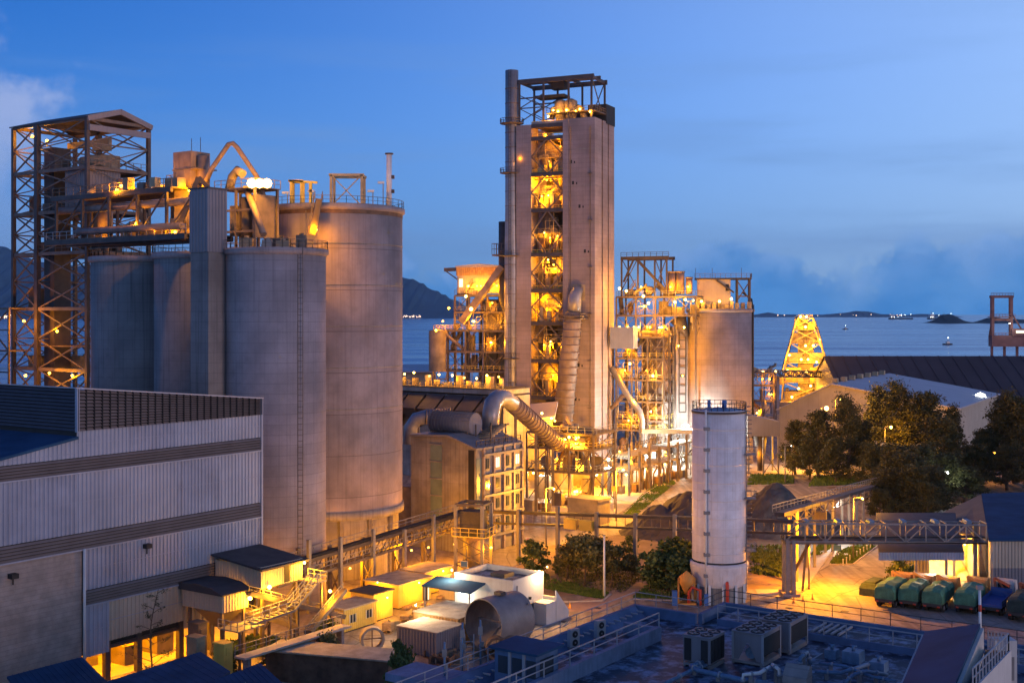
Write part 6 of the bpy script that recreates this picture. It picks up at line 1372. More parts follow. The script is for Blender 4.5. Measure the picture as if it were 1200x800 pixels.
# ------------------------------------------------------------------ trucks
def make_truck(tarp, armc, label, cabc):
    t = thing('dump_truck', label, 'truck', (0, 0, 0), 'trucks parked side by side below the loading shed')
    part('chassis', MB().box(-.5, .5, 0.3, 9.4, .75, 1.05).box(-1.1, 1.1, .1, .3, .7, 1.1), 'chassis', t)
    for y in (1.2, 2.6, 8.2):
        for s in (-1, 1):
            w = part('wheel', MB().tube([(s * .72, y, .52), (s * 1.14, y, .52)], .52, 16), 'tyre', t)
            part('hub', MB().tube([(s * 1.13, y, .52), (s * 1.18, y, .52)], .26, 10), 'steel_grey', w)
    if tarp:
        prof = [(-1.22, 1.1), (1.22, 1.1), (1.25, 2.3), (1.0, 2.75), (0, 2.95), (-1.0, 2.75), (-1.25, 2.3)]
        q = MB(); n = len(prof); vs = []; fs = []
        for j, (y, s, dz) in enumerate(((0, .97, -.25), (.5, 1.0, .0), (2, 1.0, .1), (3.5, 1, -.06), (5, 1, .08), (6.2, .98, -.1))):
            vs += [(x * s, y + (.06 * math.sin(i * 2.1)), z + (dz if z > 2 else 0)) for i, (x, z) in enumerate(prof)]
        for j in range(5):
            for i in range(n): fs.append((j*n+i, j*n+(i+1) % n, (j+1)*n+(i+1) % n, (j+1)*n+i))
        fs += [tuple(reversed(range(n))), tuple(range(5*n, 6*n))]
        body = part('tarpaulin', q.add(vs, fs), tarp, t); part('tail_board', MB().box(-1.1, 1.1, -.12, .02, .8, 1.15), 'chassis', t)
    else: part('flat_bed', MB().box(-1.25, 1.25, 0, 6.2, 1.1, 1.35).box(-1.25, -1.18, 0, 6.2, 1.35, 1.9).box(1.18, 1.25, 0, 6.2, 1.35, 1.9).box(-1.25, 1.25, 6.1, 6.2, 1.35, 2.3), 'truck_blue', t)
    cab = part('cab', MB().prismx([(7.3, .8), (9.5, .8), (9.6, 1.8), (9.2, 2.9), (7.3, 2.95)], -1.2, 1.2), cabc, t)
    part('windscreen', MB().add([(-1.05, 9.64, 1.85), (1.05, 9.64, 1.85), (1.0, 9.26, 2.8), (-1.0, 9.26, 2.8)], [(0, 1, 2, 3)]), 'glassd', cab)
    part('rear_window', MB().box(-.7, .7, 7.22, 7.29, 2.0, 2.6), 'glassd', cab)
    part('loader_arm', MB().beam((-.7, 6.6, 1.3), (-1.0, 6.8, 3.3), .26).beam((-1.0, 6.8, 3.3), (.9, 6.5, 2.5), .26).beam((.6, 6.9, 1.3), (-.7, 6.9, 3.2), .2), armc, t)
    for s in (-1, 1): part('tail_lamp', MB().box(s * .8 - .16, s * .8 + .16, -.16, -.12, .75, .92), 'red_paint', t)
    part('mudguard', MB().box(-1.2, -.7, .5, 3.2, 1.06, 1.12).box(.7, 1.2, .5, 3.2, 1.06, 1.12), 'truck_tan', t)
    return t
G = 'green-tarpaulin dump truck with a folded tan arm parked below the loading shed'
tk = make_truck('tarp', 'truck_tan', G, 'truck_tan')
spots = [(1036, 712.5), (1064, 714.5), (1092, 718), (1130, 720)]
for i, (px, py) in enumerate(spots):
    p = gnd(px, py); o = tk if i == 0 else copy_tree(tk); o.location = p
    o['label'] = ('green-tarpaulin dump truck parked right beside the low tarped stack', 'green-tarpaulin dump truck second from the low tarped stack', 'green-tarpaulin dump truck third from the low tarped stack', 'green-tarpaulin dump truck parked beside the blue flatbed')[i]; o.rotation_euler = (0, 0, R(-33 + rnd.uniform(-1.5, 1.5)))
o = make_truck(None, 'truck_paint', 'blue flatbed truck with a folded orange arm between the covered trucks', 'truck_white'); p = gnd(1161, 722); o.location = p; o.rotation_euler = (0, 0, R(-33))
o = make_truck('tarp_dark', 'truck_paint', 'dark-tarpaulin truck with an orange arm beside the blue flatbed', 'truck_paint'); p = gnd(1192, 729); o.location = p; o.rotation_euler = (0, 0, R(-33))
# tarped stack
p = gnd(1016, 698); t = thing('tarped_stack', 'low dark tarpaulined stack lying on the orange-lit yard', 'covered stack', tuple(p)); FZ = Frame(tuple(p), -33)
part('cover', MB(FZ).prismx([(0, 0), (.1, .9), (.9, 1.4), (6.0, 1.3), (6.6, .8), (6.6, 0)], -1, 1).prismx([(1, 1.2), (1.3, 1.6), (4, 1.55), (5, 1.2)], -.7, .7), 'tarp_dark', t)
part('net', MB(FZ).rail([(-1.05, .2, 0), (-1.05, 6.4, 0)], 1.1, .8, .06), 'tarp', t)
# ------------------------------------------------------------------ white flat-roofed hut
wx, wy = sx(gnd(601, 739)), sy(gnd(601, 739)); hz = 5.0
t = thing('white_hut', 'white flat-roofed service building with an outside stair', 'building', tuple(ST((wx, wy, 0))))
xl = ony(533, 680, wy)[0]; yb = onx(637, 676, wx)[0]
part('wall', MB(ST).box(xl, wx, wy, yb, 0, hz), 'white_wall', t)
part('roof_deck', MB(ST).box(xl + .25, wx - .25, wy + .25, yb - .25, hz + .01, hz + .05), 'roof_deck', t)
part('parapet', MB(ST).box(xl, wx, wy, wy + .24, hz, hz + .7).box(xl, wx, yb - .24, yb, hz, hz + .7).box(xl, xl + .24, wy + .24, yb - .24, hz, hz + .7).box(wx - .24, wx, wy + .24, yb - .24, hz, hz + .7), 'white_wall', t)
part('canopy', MB(ST).slab((xl - 2.6, wy - 3, 4.4), (xl + 4.5, wy - 3, 4.4), (xl + 4.5, wy - .05, 5.0), (xl - 2.6, wy - .05, 5.0), .14), 'roof_blue', t)
for x in (xl - 2.3, xl + 4.2): part('canopy_post', MB(ST).beam((x, wy - 2.8, 0), (x, wy - 2.8, 4.3), .16), 'steel_grey', t)
for f, w, z0, z1, m in ((.3, 1.2, 1.2, 2.8, 'glass_green'), (.52, 1.0, 0, 2.4, 'glassd'), (.9, 1.0, .2, 2.2, 'glassd')):
    y = wy + (yb - wy) * f; win = part('window' if z0 > .5 else 'door', MB(ST).box(wx, wx + .04, y, y + w, z0, z1), m, t)
    part('frame', MB(ST).box(wx, wx + .09, y - .1, y, z0, z1 + .1).box(wx, wx + .09, y + w, y + w + .1, z0, z1 + .1).box(wx, wx + .09, y, y + w, z1, z1 + .1), 'steel_grey', win)
part('window', MB(ST).box(xl + 2, xl + 3.2, wy - .05, wy, 1.4, 2.8), 'lit_window', t); lamp(t, ST((xl + 1.2, wy - .6, 3.6)), 90, .14, 'white_glow', (0, -.6, -.2))
part('conduit', MB(ST).beam((wx + .05, wy + .8, 0), (wx + .05, wy + .8, hz), .09), 'steel_grey', t)
part('annex', MB(ST).box(wx, wx + 1.8, wy + (yb-wy)*.66, wy + (yb-wy)*.98, 0, 2.5), 'white_wall', t)
q = MB(ST); ys0 = wy + (yb - wy) * .98
for k in range(8): q.box(wx, wx + 1.7, ys0 + k * .32, ys0 + (k + 1) * .32, 0, 2.9 - k * .34)
part('stair', q, 'road', t); part('stair_wall', MB(ST).prismx([(ys0, 0), (ys0, 3.7), (ys0 + 2.8, .9), (ys0 + 2.8, 0)], wx + 1.7, wx + 1.85), 'white_wall', t)
part('wall_lamp', MB(ST).box(wx, wx + .3, wy + (yb-wy)*.5, wy + (yb-wy)*.5 + .2, 3.0, 3.3), 'black', t)
part('roof_hatch', MB(ST).box(xl + 3, xl + 5, wy + 3, wy + 5, hz + .05, hz + .5), 'roof_dark', t)
# ------------------------------------------------------------------ yellow site huts
def hut(px, py, L, W, H, label, rot=-34.6, door=True, wins=2, over=.2, m='yellow_hut', roof='hut_roof'):
    p = gnd(px, py); F = Frame(tuple(p), rot); t = thing('site_hut', label, 'site hut', tuple(p), 'yellow cabins along the concrete apron')
    part('wall', corr_box(MB(F), -W, 0, 0, L, .15, H, .32, .04), m, t); part('base', MB(F).box(-W + .1, -.1, .1, L - .1, 0, .15), 'steel_dark', t)
    part('roof', MB(F).slab((-W - over, -over, H + .15), (over, -over, H + .15), (over, L + over, H + .15), (-W - over, L + over, H + .15), .15), roof, t)
    if door: d = part('door', MB(F).box(-W*.42, -W*.42 + .9, -.1, -.04, .15, 2.15), 'white_paint', t); part('handle', MB(F).box(-W*.42 + .72, -W*.42 + .8, -.16, -.1, 1.0, 1.2), 'steel_dark', d)
    for k in range(wins):
        y = L * (k + .5) / wins; w = part('window', MB(F).box(.05, .08, y - .45, y + .45, 1.0, 1.9), 'glassd', t); part('frame', MB(F).box(.05, .12, y - .55, y - .45, .95, 1.95).box(.05, .12, y + .45, y + .55, .95, 1.95).box(.05, .12, y - .03, y + .03, .95, 1.95), 'white_paint', w)
    return t, F
t, F = hut(403, 742, 5.6, 3.2, 2.6, 'small yellow hut with two side windows and a white door end')
t, F = hut(438, 729, 3.4, 3.6, 3.2, 'yellow cubicle with a dark flat roof next to the two-window hut', wins=0, roof='roof_dark')
lamp(t, F((.7, 1.6, 2.7)), 500, .16, 'na_hot', (.4, -.2, -.2))
t, F = hut(467, 714, 6.4, 5.4, 2.9, 'bright yellow hut with lit end windows and logs along its side', wins=0, door=True)
for x in (-4.6, -3.4): part('window', MB(F).box(x, x + .8, -.08, -.04, 1.2, 2.1), 'lit_window', t)
part('door', MB(F).box(.05, .09, 4.6, 5.6, .15, 2.2), 'black', t); part('green_strip', MB(F).box(.05, .1, 5.65, 5.85, .15, 2.3), 'lit_window_cool', t)
lamp(t, F((1.2, 2.5, 3.0)), 700, .16, 'na_hot', (.5, -.2, -.2)); lamp(t, F((-2.5, -1.0, 3.2)), 350, .14, 'na_hot', (0, -.5, -.2))
for k in range(16):
    y = .3 + k * .35 if k < 12 else 7 + (k - 12) * .4; p = F((.75, y, .25)); L_ = rnd.uniform(.5, .9)
    single('log', MB().tube([F((.35, y, .22)), F((.35 + L_, y + rnd.uniform(-.1, .1), .22))], .2, 8), 'wood', 'short log laid beside the bright yellow hut', 'log', tuple(p), 'logs beside the yellow hut')
t, F = hut(498, 698, 5.6, 4.0, 2.9, 'second bright yellow hut beyond the log-lined one', wins=1); lamp(t, F((1.0, 2.5, 2.9)), 600, .16, 'na_hot', (.5, -.2, -.2))
single('cream_cabinet', MB(ST).box(-.0, 2.6, 0, 2.2, 0, 2.4).box(-.1, 2.7, -.1, 2.3, 2.4, 2.5) if False else MB(Frame(tuple(gnd(532, 703)), -34.6)).box(-2.4, 0, 0, 2.6, 0, 2.5).box(-2.5, .1, -.1, 2.7, 2.5, 2.62).box(0, .04, .6, 1.5, .2, 2.1), 'cladding_cream', 'plain cream cabinet between the yellow huts and the white building', 'cabinet', tuple(gnd(532, 703)))
for k in range(6):
    p = gnd(446 + k * 2.2, 714 - k * .4); single('oil_drum', MB(Frame(tuple(p))).lathe((0, 0, 0), [(.01, 0), (.3, 0), (.3, .3), (.32, .3), (.32, .34), (.3, .34), (.3, .85), (.01, .85)], 12), rnd.choice(('rust', 'steel_dark', 'blue_paint')), 'old oil drum standing by the lit end of the yellow hut', 'drum', tuple(p), 'drums by the yellow hut')
# ------------------------------------------------------------------ kiln shell, containers, pallets
p = gnd(566, 766); FKn = Frame(tuple(p), -34.6 - 8)
t = thing('kiln_shell', 'huge open grey steel kiln section lying in front of the white building', 'steel cylinder', tuple(p)); rr = 2.75
def ktube(r, y0, y1, n=48):
    m = MB(FKn); vs = []; fs = []
    for y in (y0, y1):
        for j in range(n): a = 2*math.pi*j/n; vs.append((r*math.cos(a), y, rr + .35 + r*math.sin(a)))
    for j in range(n): fs.append((j, (j+1) % n, n+(j+1) % n, n+j))
    return m.add(vs, fs, True)
part('outer_shell', ktube(rr, 0, 5.2), 'kiln', t); part('inner_shell', ktube(rr - .12, .01, 5.19), 'duct_rust', t)
vs = []; fs = []; n = 48
for r0 in (rr, rr - .12):
    for j in range(n): a = 2*math.pi*j/n; vs.append((r0*math.cos(a), 0, rr + .35 + r0*math.sin(a)))
for j in range(n): fs.append((j, n+j, n+(j+1) % n, (j+1) % n))
part('rim', MB(FKn).add(vs, fs), 'steel_grey', t)
part('inner_lattice', MB(FKn).xbrace((-2.4, 4.6, 1.2), (2.4, 4.6, 1.2), (2.4, 4.6, 5.0), (-2.4, 4.6, 5.0), .16).beam((-2.6, 2, 3.1), (2.6, 2, 3.1), .14), 'steel_grey', t)
for y in (.8, 4.4): part('cradle', MB(FKn).box(-2.2, 2.2, y - .2, y + .2, 0, .8), 'wood', t)
part('lifting_lug', MB(FKn).box(-.5, .5, 2.2, 3.0, 2*rr + .35, 2*rr + .7), 'steel_dark', t)
t = thing('brown_container', 'ochre ribbed container with pale roof behind the kiln section', 'container', tuple(gnd(535, 757))); F = Frame(tuple(gnd(537, 758)), -34.6)
part('body', corr_box(MB(F), -6.2, 0, 0, 6.0, .1, 3.0, .4, .07), 'brown_container', t); part('roof', MB(F).box(-6.3, .1, -.1, 2.9, 3.0, 3.12).box(-6.3, .1, 3.0, 6.1, 3.02, 3.14), 'hut_roof', t); part('rail', MB(F).rail([(.8, -.6, .1), (-6.5, -.6, .1)], 1.0, 1.6, .08), 'rail_yellow', t)
t = thing('grey_container', 'grey-brown ribbed container with flat roof behind the railings', 'container', tuple(gnd(505, 771))); F = Frame(tuple(gnd(512, 772)), -34.6)
part('body', corr_box(MB(F), -5.4, 0, 0, 4.5, .1, 2.7, .4, .07), 'cladding_grey', t); part('roof', MB(F).box(-5.5, .1, -.1, 4.6, 2.7, 2.8), 'hut_roof', t)
t = thing('low_brick_shed', 'long low shed with dusty flat roof behind the dark shrub', 'shed', tuple(gnd(400, 790))); F = Frame(tuple(ST((sx(gnd(455, 810)), sy(gnd(455, 810)), 0))), -34.6 + 18)
part('wall', MB(F).box(-13, 0, 0, 3.6, 0, 2.9), 'rust', t); part('roof', MB(F).box(-13.3, .3, -.3, 3.9, 2.9, 3.05), 'hut_roof', t)
for k, (px, py, s, lab) in enumerate(((436, 762, 1.3, 'pale broken pipe ring lying by the ribbed container'), (440, 797, 1.5, 'rusty cable drum lying beside the low shed'), (408, 800, 1.1, 'grey and yellow pipe ring in the foreground scrap'), (582, 772, 1.2, 'meshed coil reel next to the kiln section'), (596, 768, 1.1, 'second meshed coil reel by the kiln section'))):
    p = gnd(px, py); F = Frame((p.x, p.y, 0), rnd.uniform(-60, 20)); t = thing('pipe_ring', lab, 'ring', tuple(p))
    m_ = MB(F); vs = []; fs = []; n = 28
    for y in (-.5, .5):
        for r0 in (s, s * .8):
            for j in range(n): a = 2*math.pi*j/n; vs.append((r0*math.cos(a), y, s + r0*math.sin(a)))
    for j in range(n):
        k2 = (j + 1) % n
        fs += [(j, k2, 2*n+k2, 2*n+j), (n+j, 3*n+j, 3*n+k2, n+k2), (j, n+j, n+k2, k2), (2*n+j, 2*n+k2, 3*n+k2, 3*n+j)]
    part('ring', m_.add(vs, fs), ('hut_roof', 'rust', 'machine_tan', 'rust', 'steel')[k], t)
    part('spoke', MB(F).beam((0, 0, .1), (0, 0, 2 * s - .1), .12).beam((-s + .1, 0, s), (s - .1, 0, s), .12), 'wood', t)
for k in range(9):
    px, py = rnd.uniform(500, 560), rnd.uniform(768, 778); p = gnd(px, py); s = rnd.uniform(.6, 1.2)
    single('scrap_crate', MB(Frame(tuple(p), rnd.uniform(-50, 50))).box(-s, s, -s*.6, s*.6, 0, .12).box(-s, -s+.1, -s*.6, s*.6, .12, s*.7).box(s-.1, s, -s*.6, s*.6, .12, s*.7).box(-s, s, -s*.05, s*.05, .12, s*.6), rnd.choice(('wood', 'rust', 'machine')), 'broken crate in the scrap strip behind the roof railing', 'crate', tuple(p), 'crates in the scrap strip')
# fenced cube and small yard boxes
for (px, py, w, h, m, lab) in ((690, 612, 6.0, 4.4, 'machine_tan', 'plain orange-lit concrete box in the middle of the yard'), (620, 600, 2.6, 2.4, 'machine_tan', 'cream bin beside the steel frame at the yard edge'), (655, 592, 1.8, 2.4, 'steel', 'dark conical scrap piece on the lit yard'), (668, 591, 2.2, 1.0, 'rust', 'low rusty casting on the lit yard')):
    p = gnd(px, py); F = Frame(tuple(p), -34); single('yard_box', MB(F).box(-w/2, w/2, -w*.35, w*.35, 0, h*.9).box(-w/2 - .15, w/2 + .15, -w*.35 - .15, w*.35 + .15, h*.9, h).box(-w*.1, w*.1, -w*.36, -w*.35, .2, h*.5), m, lab, 'yard box', tuple(p))
for k in range(10):
    px, py = rnd.uniform(612, 645), rnd.uniform(592, 602); p = gnd(px, py); s = rnd.uniform(.6, 1.4)
    single('scrap_part', MB(Frame(tuple(p), rnd.uniform(0, 90))).cbox((0, 0, s*.4), (s, s*.8, s*.8)).cyl((-s*.6, 0, s*.5), (s*.6, 0, s*.5), s*.35), rnd.choice(('rust', 'machine', 'machine_tan')), 'rusty machine part heaped beside the mill house', 'scrap', tuple(p), 'scrap beside the mill house')
# lamps added at the hut and container edges to light the apron and bushes
for root in [o for o in col.objects if o.parent is None and o.name.startswith(('white_hut', 'brown_container'))]:
    b = root.location
    if root.name.startswith('white_hut'):
        lamp(root, ST((xl - .2, wy - .3, hz + 1.0)), 500, .14, 'pale', (0, -.5, -.1)); lamp(root, ST((wx + .3, yb + .3, hz + 1.2)), 1500, .14, 'na_hot', (.3, .5, -.1)); lamp(root, ST((wx + .3, wy + 5, hz + 1.0)), 500, .14, 'pale', (.5, 0, -.1))
    else: lamp(root, b + Vector((-4.5, 1.0, 4.2)), 700, .14, 'pale', (0, 0, .6))
# ------------------------------------------------------------------ foreground roof
ZR = 12.0
rf = thing('flat_roof_building', 'large flat-roofed building with blue-grey stained roof in the foreground', 'building', tuple(ST((-40, 70, 0))))
RX0, RXs, RY0, RY1 = -48.3, -42.7, 87.3, 92.0
outline = [(RX0, 20), (40, 20), (40, RY1), (RXs, RY1), (RXs, RY0), (RX0, RY0)]
part('wall', MB(ST).prism([(RX0 + .05, 20), (40, 20), (40, RY1 - .05), (RXs + .05, RY1 - .05), (RXs + .05, RY0 - .05), (RX0 + .05, RY0 - .05)], 0, ZR - .3), 'roof_wall', rf)
part('roof_deck', MB(ST).prism(outline, ZR - .3, ZR), 'roof_deck', rf)
def para(x0, y0, x1, y1, h, w=.35, z=ZR, name='parapet', m='parapet'):
    a, b = Vector((x0, y0, 0)), Vector((x1, y1, 0)); d = (b - a).normalized(); n = Vector((-d.y, d.x, 0)) * (w / 2)
    mb = MB(ST).prism([tuple((a - n)[:2]), tuple((b - n)[:2]), tuple((b + n)[:2]), tuple((a + n)[:2])], z, z + h)
    return part(name, mb, m, rf)
para(RX0 + .2, 20, RX0 + .2, RY0 - .4, .8); para(RX0, RY0 - .2, RXs, RY0 - .2, .8); para(RXs + .2, RY0, RXs + .2, RY1 - .4, .8); para(RXs, RY1 - .2, 40, RY1 - .2, .8)
for k in range(60):
    y = RY0 - 1 - k * .9
    if y < 44: break
    part('coping_rib', MB(ST).box(RX0 + .42, RX0 + 1.3, y, y + .12, ZR + .45, ZR + .55), 'rail', rf)
part('sloped_coping', MB(ST).add([(RX0 + .4, 40, ZR + .78), (RX0 + .4, RY0 - .6, ZR + .78), (RX0 + 1.4, RY0 - .6, ZR + .02), (RX0 + 1.4, 40, ZR + .02)], [(0, 3, 2, 1)]), 'parapet', rf)
part('outer_railing', MB(ST).rail([(RX0 + .2, 40, ZR + .8), (RX0 + .2, RY0 - .2, ZR + .8), (RXs + .2, RY0 - .2, ZR + .8)], 1.0, 2.2, .05), 'rail', rf)
part('outer_railing', MB(ST).rail([(RXs + .2, RY0 - .2, ZR + .8), (RXs + .2, RY1 - .2, ZR + .8), (20, RY1 - .2, ZR + .8)], 1.0, 2.2, .05), 'steel_dark', rf)
# raised strip along the left edge with its railing
qx = RX0 + 5.4
p1 = (sx(gnd(782, 735, ZR + 1)), sy(gnd(782, 735, ZR + 1)))
py1 = min(RY0 - 4, p1[1])
para(qx, 44, qx, py1, 1.0, .4, name='low_wall', m='roof_wall'); para(RX0 + 2.5, py1, qx, py1, .9, .4, name='low_wall', m='roof_wall')
part('inner_railing', MB(ST).rail([(qx, 44, ZR + 1), (qx, py1, ZR + 1)], 1.0, 3.2, .07), 'rail', rf)
# walkway strip with railing along the far edge
wy0 = RY1 - 4.2
part('step_wall', MB(ST).box(RXs + 1.5, 20, wy0 - .2, wy0, ZR, ZR + .5), 'parapet', rf)
part('walk_slab', MB(ST).box(RXs + 1.5, 20, wy0, RY1 - .6, ZR + .02, ZR + .45), 'roof_deck', rf)
part('walk_railing', MB(ST).rail([(RXs + 1.5, wy0 - .1, ZR + .5), (-9, wy0 - .1, ZR + .5)], 1.05, 1.7, .06), 'rail', rf)
q = MB(ST)
for k in range(5): q.beam((RXs + 9 + k * .5, wy0 + .1, ZR + .6), (RXs + 9 + k * .5, wy0 + 3, ZR + .6), .14)
part('pipe_bundle', q, 'rail', rf)
# roof seams, puddle-like tar patches
for k in range(14):
    x, y = rnd.uniform(RX0 + 7, -12), rnd.uniform(50, wy0 - 3); L_ = rnd.uniform(1.5, 5)
    part('tar_strip', MB(ST).box(x, x + (L_ if k % 2 else .12), y, y + (.12 if k % 2 else L_), ZR, ZR + .012), 'rail' if k % 3 == 0 else 'black', rf)
def rloc(px, py, z=ZR): p = gnd(px, py, z); return sx(p), sy(p)
# split air-conditioner outdoor units on the raised strip
for px, py, lab in ((629, 778, 'outdoor air-conditioner unit nearest the stair head on the roof strip'), (672, 760, 'middle outdoor air-conditioner unit on the roof strip'), (703, 749, 'outdoor air-conditioner unit at the inner end of the roof strip')):
    x, y = rloc(px, py); t = thing('air_conditioner', lab, 'air conditioner', tuple(ST((x, y, ZR))), 'air conditioners on the roof strip'); F = Frame(tuple(ST((x, y, ZR))), -34.6 + 70)
    part('casing', MB(F).box(-.42, .42, -.18, .18, .2, 1.45), 'rail', t); [part('foot', MB(F).box(xx, xx + .1, -.2, .2, 0, .2), 'steel_grey', t) for xx in (-.42, .32)]
    for z in (.5, 1.1):
        fn = part('fan_guard', MB(F).tube([(0, -.19, z), (0, -.22, z)], .24, 16), 'black', t); part('fan_hub', MB(F).tube([(0, -.22, z), (0, -.25, z)], .06, 8), 'steel_grey', fn)
# chillers
def chiller(px, py, L, W, H, kind, label, rot=-34.6):
    x, y = rloc(px, py); F = Frame(tuple(ST((x, y, ZR))), rot); t = thing('chiller', label, 'chiller', tuple(ST((x, y, ZR))))
    z0 = .35 if kind != 'vee' else .9
    part('base_frame', MB(F).box(-W, 0, 0, L, .1, .28).box(-W, -W + .15, 0, L, 0, .1).box(-.15, 0, 0, L, 0, .1), 'steel_grey', t)
    if kind == 'box':
        part('casing', MB(F).box(-W, 0, 0, L, z0, H), 'white_steel' if False else 'cladding_grey', t)
        for s in range(4): part('coil_panel', MB(F).box(.0, .05, .15 + s * (L - .2) / 4, .15 + (s + .85) * (L - .2) / 4, z0 + .1, H - .15), 'black', t)
        for s in range(2): part('coil_panel', MB(F).box(-W + .1 + s * (W * .62), -W + .1 + s * (W * .62) + W * .25, -.05, 0, z0 + .1, H - .15), 'black', t)
    else:
        part('casing', MB(F).box(-W, 0, .12, L, z0 + .6, H), 'cladding_grey', t)
        part('gable_panel', MB(F).add([(-W, .1, H), (0, .1, H), (0, .1, .3), (-W*.2, .1, .3), (-W*.5, .1, H * .72), (-W*.8, .1, .3), (-W, .1, .3)], [(6, 5, 4, 0), (4, 3, 2, 1), (0, 4, 1)]), 'cladding_grey', t)
        part('coil_panel', MB(F).box(0, .06, .3, L - .2, .7, H - .25), 'black', t)
        for yy in (.05, L - .15): [part('corner_post', MB(F).box(xx, xx + .15, yy, yy + .12, .1, H), 'rail', t) for xx in (-.08, -W - .06)]
        part('compressor', MB(F).cyl((-W/2, .6, .7), (-W/2, L - .6, .7), .4, 12), 'pipe_blue', t)
    part('top_plate', MB(F).box(-W - .05, .05, -.05, L + .05, H, H + .06), 'cladding_grey', t)
    nx, ny = 2, max(2, round(L / 1.2))
    for i in range(nx):
        for j in range(ny):
            c = (-W + W * (i + .5) / nx, L * (j + .5) / ny)
            f = part('fan', MB(F).lathe((*c, H + .06), [(min(W, 2.2) * .22, 0), (min(W, 2.2) * .22, .05), (min(W, 2.2) * .20, .05), (min(W, 2.2) * .20, .01), (.01, .01)], 20), 'black', t)
            part('blade', MB(F).beam((c[0] - .35, c[1], H + .08), (c[0] + .35, c[1], H + .08), .12, .03).beam((c[0], c[1] - .35, H + .08), (c[0], c[1] + .35, H + .08), .12, .03), 'steel_grey', f)
chiller(832, 785, 2.3, 2.0, 2.1, 'box', 'compact square chiller with two roof fans and black coil panels')
chiller(893, 782, 3.2, 2.2, 2.2, 'vee', 'vee-coil chiller with white frame between the two other chillers')
chiller(925, 767, 3.4, 2.2, 2.2, 'vee', 'rear vee-coil chiller with fan rows nearest the walkway railing')
# water pipes
def pipe_run(label, pxs, r, m, z=.45):
    pts = [gnd(px, py, ZR + (q[0] if q else z)) for px, py, *q in pxs]; base = pts[0].copy(); base.z = ZR
    t = thing('water_pipe', label, 'pipe', tuple(base)); part('pipe', MB().tube(pts, r, 10), m, t)
    for a, b in zip(pts[:-1], pts[1:]):
        p = a.lerp(b, .45); part('pipe_foot', MB().box(p.x - .12, p.x + .12, p.y - .12, p.y + .12, ZR, max(ZR + .1, p.z - r * .8)), 'steel_grey', t)
    for a, b in zip(pts[:-1], pts[1:]):
        d = (b - a).normalized(); p = a.lerp(b, .5); part('flange', MB().tube([p - d * .06, p + d * .06], r * 1.5, 10), 'rail', t)
pipe_run('long blue water pipe running from the square chiller to the front', [(826, 775), (810, 780, .45), (818, 785, .45), (870, 796, .45), (900, 800, .45)], .17, 'pipe_blue')
pipe_run('white cranked pipe in front of the middle chiller', [(870, 802, .2), (871, 790, 1.0), (890, 788, 1.0), (902, 781, 1.0)], .12, 'white_paint')
pipe_run('pale cranked pipe rising beside the middle chiller', [(935, 800, .3), (914, 796, .3), (913, 784, 1.1), (905, 778, 1.1)], .12, 'white_steel')
pipe_run('blue riser pipe behind the rear chiller', [(937, 782, .3), (938, 770, 1.0), (946, 764, 1.0), (950, 778, .3)], .13, 'pipe_blue')
pipe_run('tangled blue header pipe right of the chillers', [(955, 786, .5), (985, 788, .5), (1010, 780, .5), (1030, 774, .5)], .13, 'pipe_blue')
pipe_run('thin blue header pipe crossing behind the pink block', [(960, 776, .5), (990, 780, .5), (1022, 792, .5), (1050, 798, .5)], .1, 'pipe_blue')
pipe_run('lower blue return pipe beside the tangled header', [(990, 800, .5), (1000, 790, .9), (1015, 786, .9), (1040, 790, .5)], .12, 'pipe_blue')
pipe_run('blue distribution pipe lying diagonally on the roof', [(780, 800, .3), (812, 784, .3), (830, 778, .3)], .13, 'pipe_blue')
for px, py, w, h, vl in ((1000, 775, 1.2, .8, 'largest blue valve box among the roof pipes'), (1030, 786, 1.0, .7, 'blue valve box at the far end of the roof pipes'), (975, 770, .8, .6, 'small blue valve box nearest the rear chiller')):
    x, y = rloc(px, py); F = Frame(tuple(ST((x, y, ZR))), -34.6); single('valve_box', MB(F).box(-w/2, w/2, -w/2, w/2, 0, h).cyl((0, 0, h), (0, 0, h + .3), .12, 8).tube([(-.25, 0, h + .3), (.25, 0, h + .3)], .06, 8), 'pipe_blue', vl, 'valve box', tuple(ST((x, y, ZR))), 'valve boxes on the roof')
x, y = rloc(936, 808); F = Frame(tuple(ST((x, y, ZR))), -34.6)
single('plant_cover', MB(F).prismx([(-.5, 0), (.5, 0), (.5, 1.5), (.15, 1.6), (-.5, .9)], -.9, .7), 'brickwall', 'small pink-grey wedge-topped block in front of the chillers', 'roof block', tuple(ST((x, y, ZR))))
# stair head with sloping roof
t = thing('stair_head', 'stair head with a long sloping blue roof and pale pink wall', 'roof house', tuple(gnd(1120, 780, ZR)))
a, b, c, d = pix(1149, 730, 76), pix(1084, 739, 79), pix(1055, 806, 66.3), pix(1114, 812, 62)
part('sloping_roof', MB().slab(tuple(a), tuple(b), tuple(c), tuple(d), .25), 'roof_blue', t)
def wallto(p, q, m, name='wall', th=.2):
    n = (q - p); n.z = 0; n = Vector((-n.y, n.x, 0)).normalized() * -th
    vs = [p, q, Vector((q.x, q.y, ZR)), Vector((p.x, p.y, ZR))]; vs = [v - Vector((0, 0, .26)) if i < 2 else v for i, v in enumerate(vs)]
    part(name, MB().add(vs + [v + n for v in vs], [(0, 1, 2, 3), (7, 6, 5, 4), (0, 4, 5, 1), (1, 5, 6, 2), (2, 6, 7, 3), (3, 7, 4, 0)]), m, t)
wallto(d, a, 'white_wall'); wallto(a, b, 'white_wall'); wallto(b, c, 'white_wall')
e0, e1 = pix(1182, 762, 72), pix(1140, 806, 62)
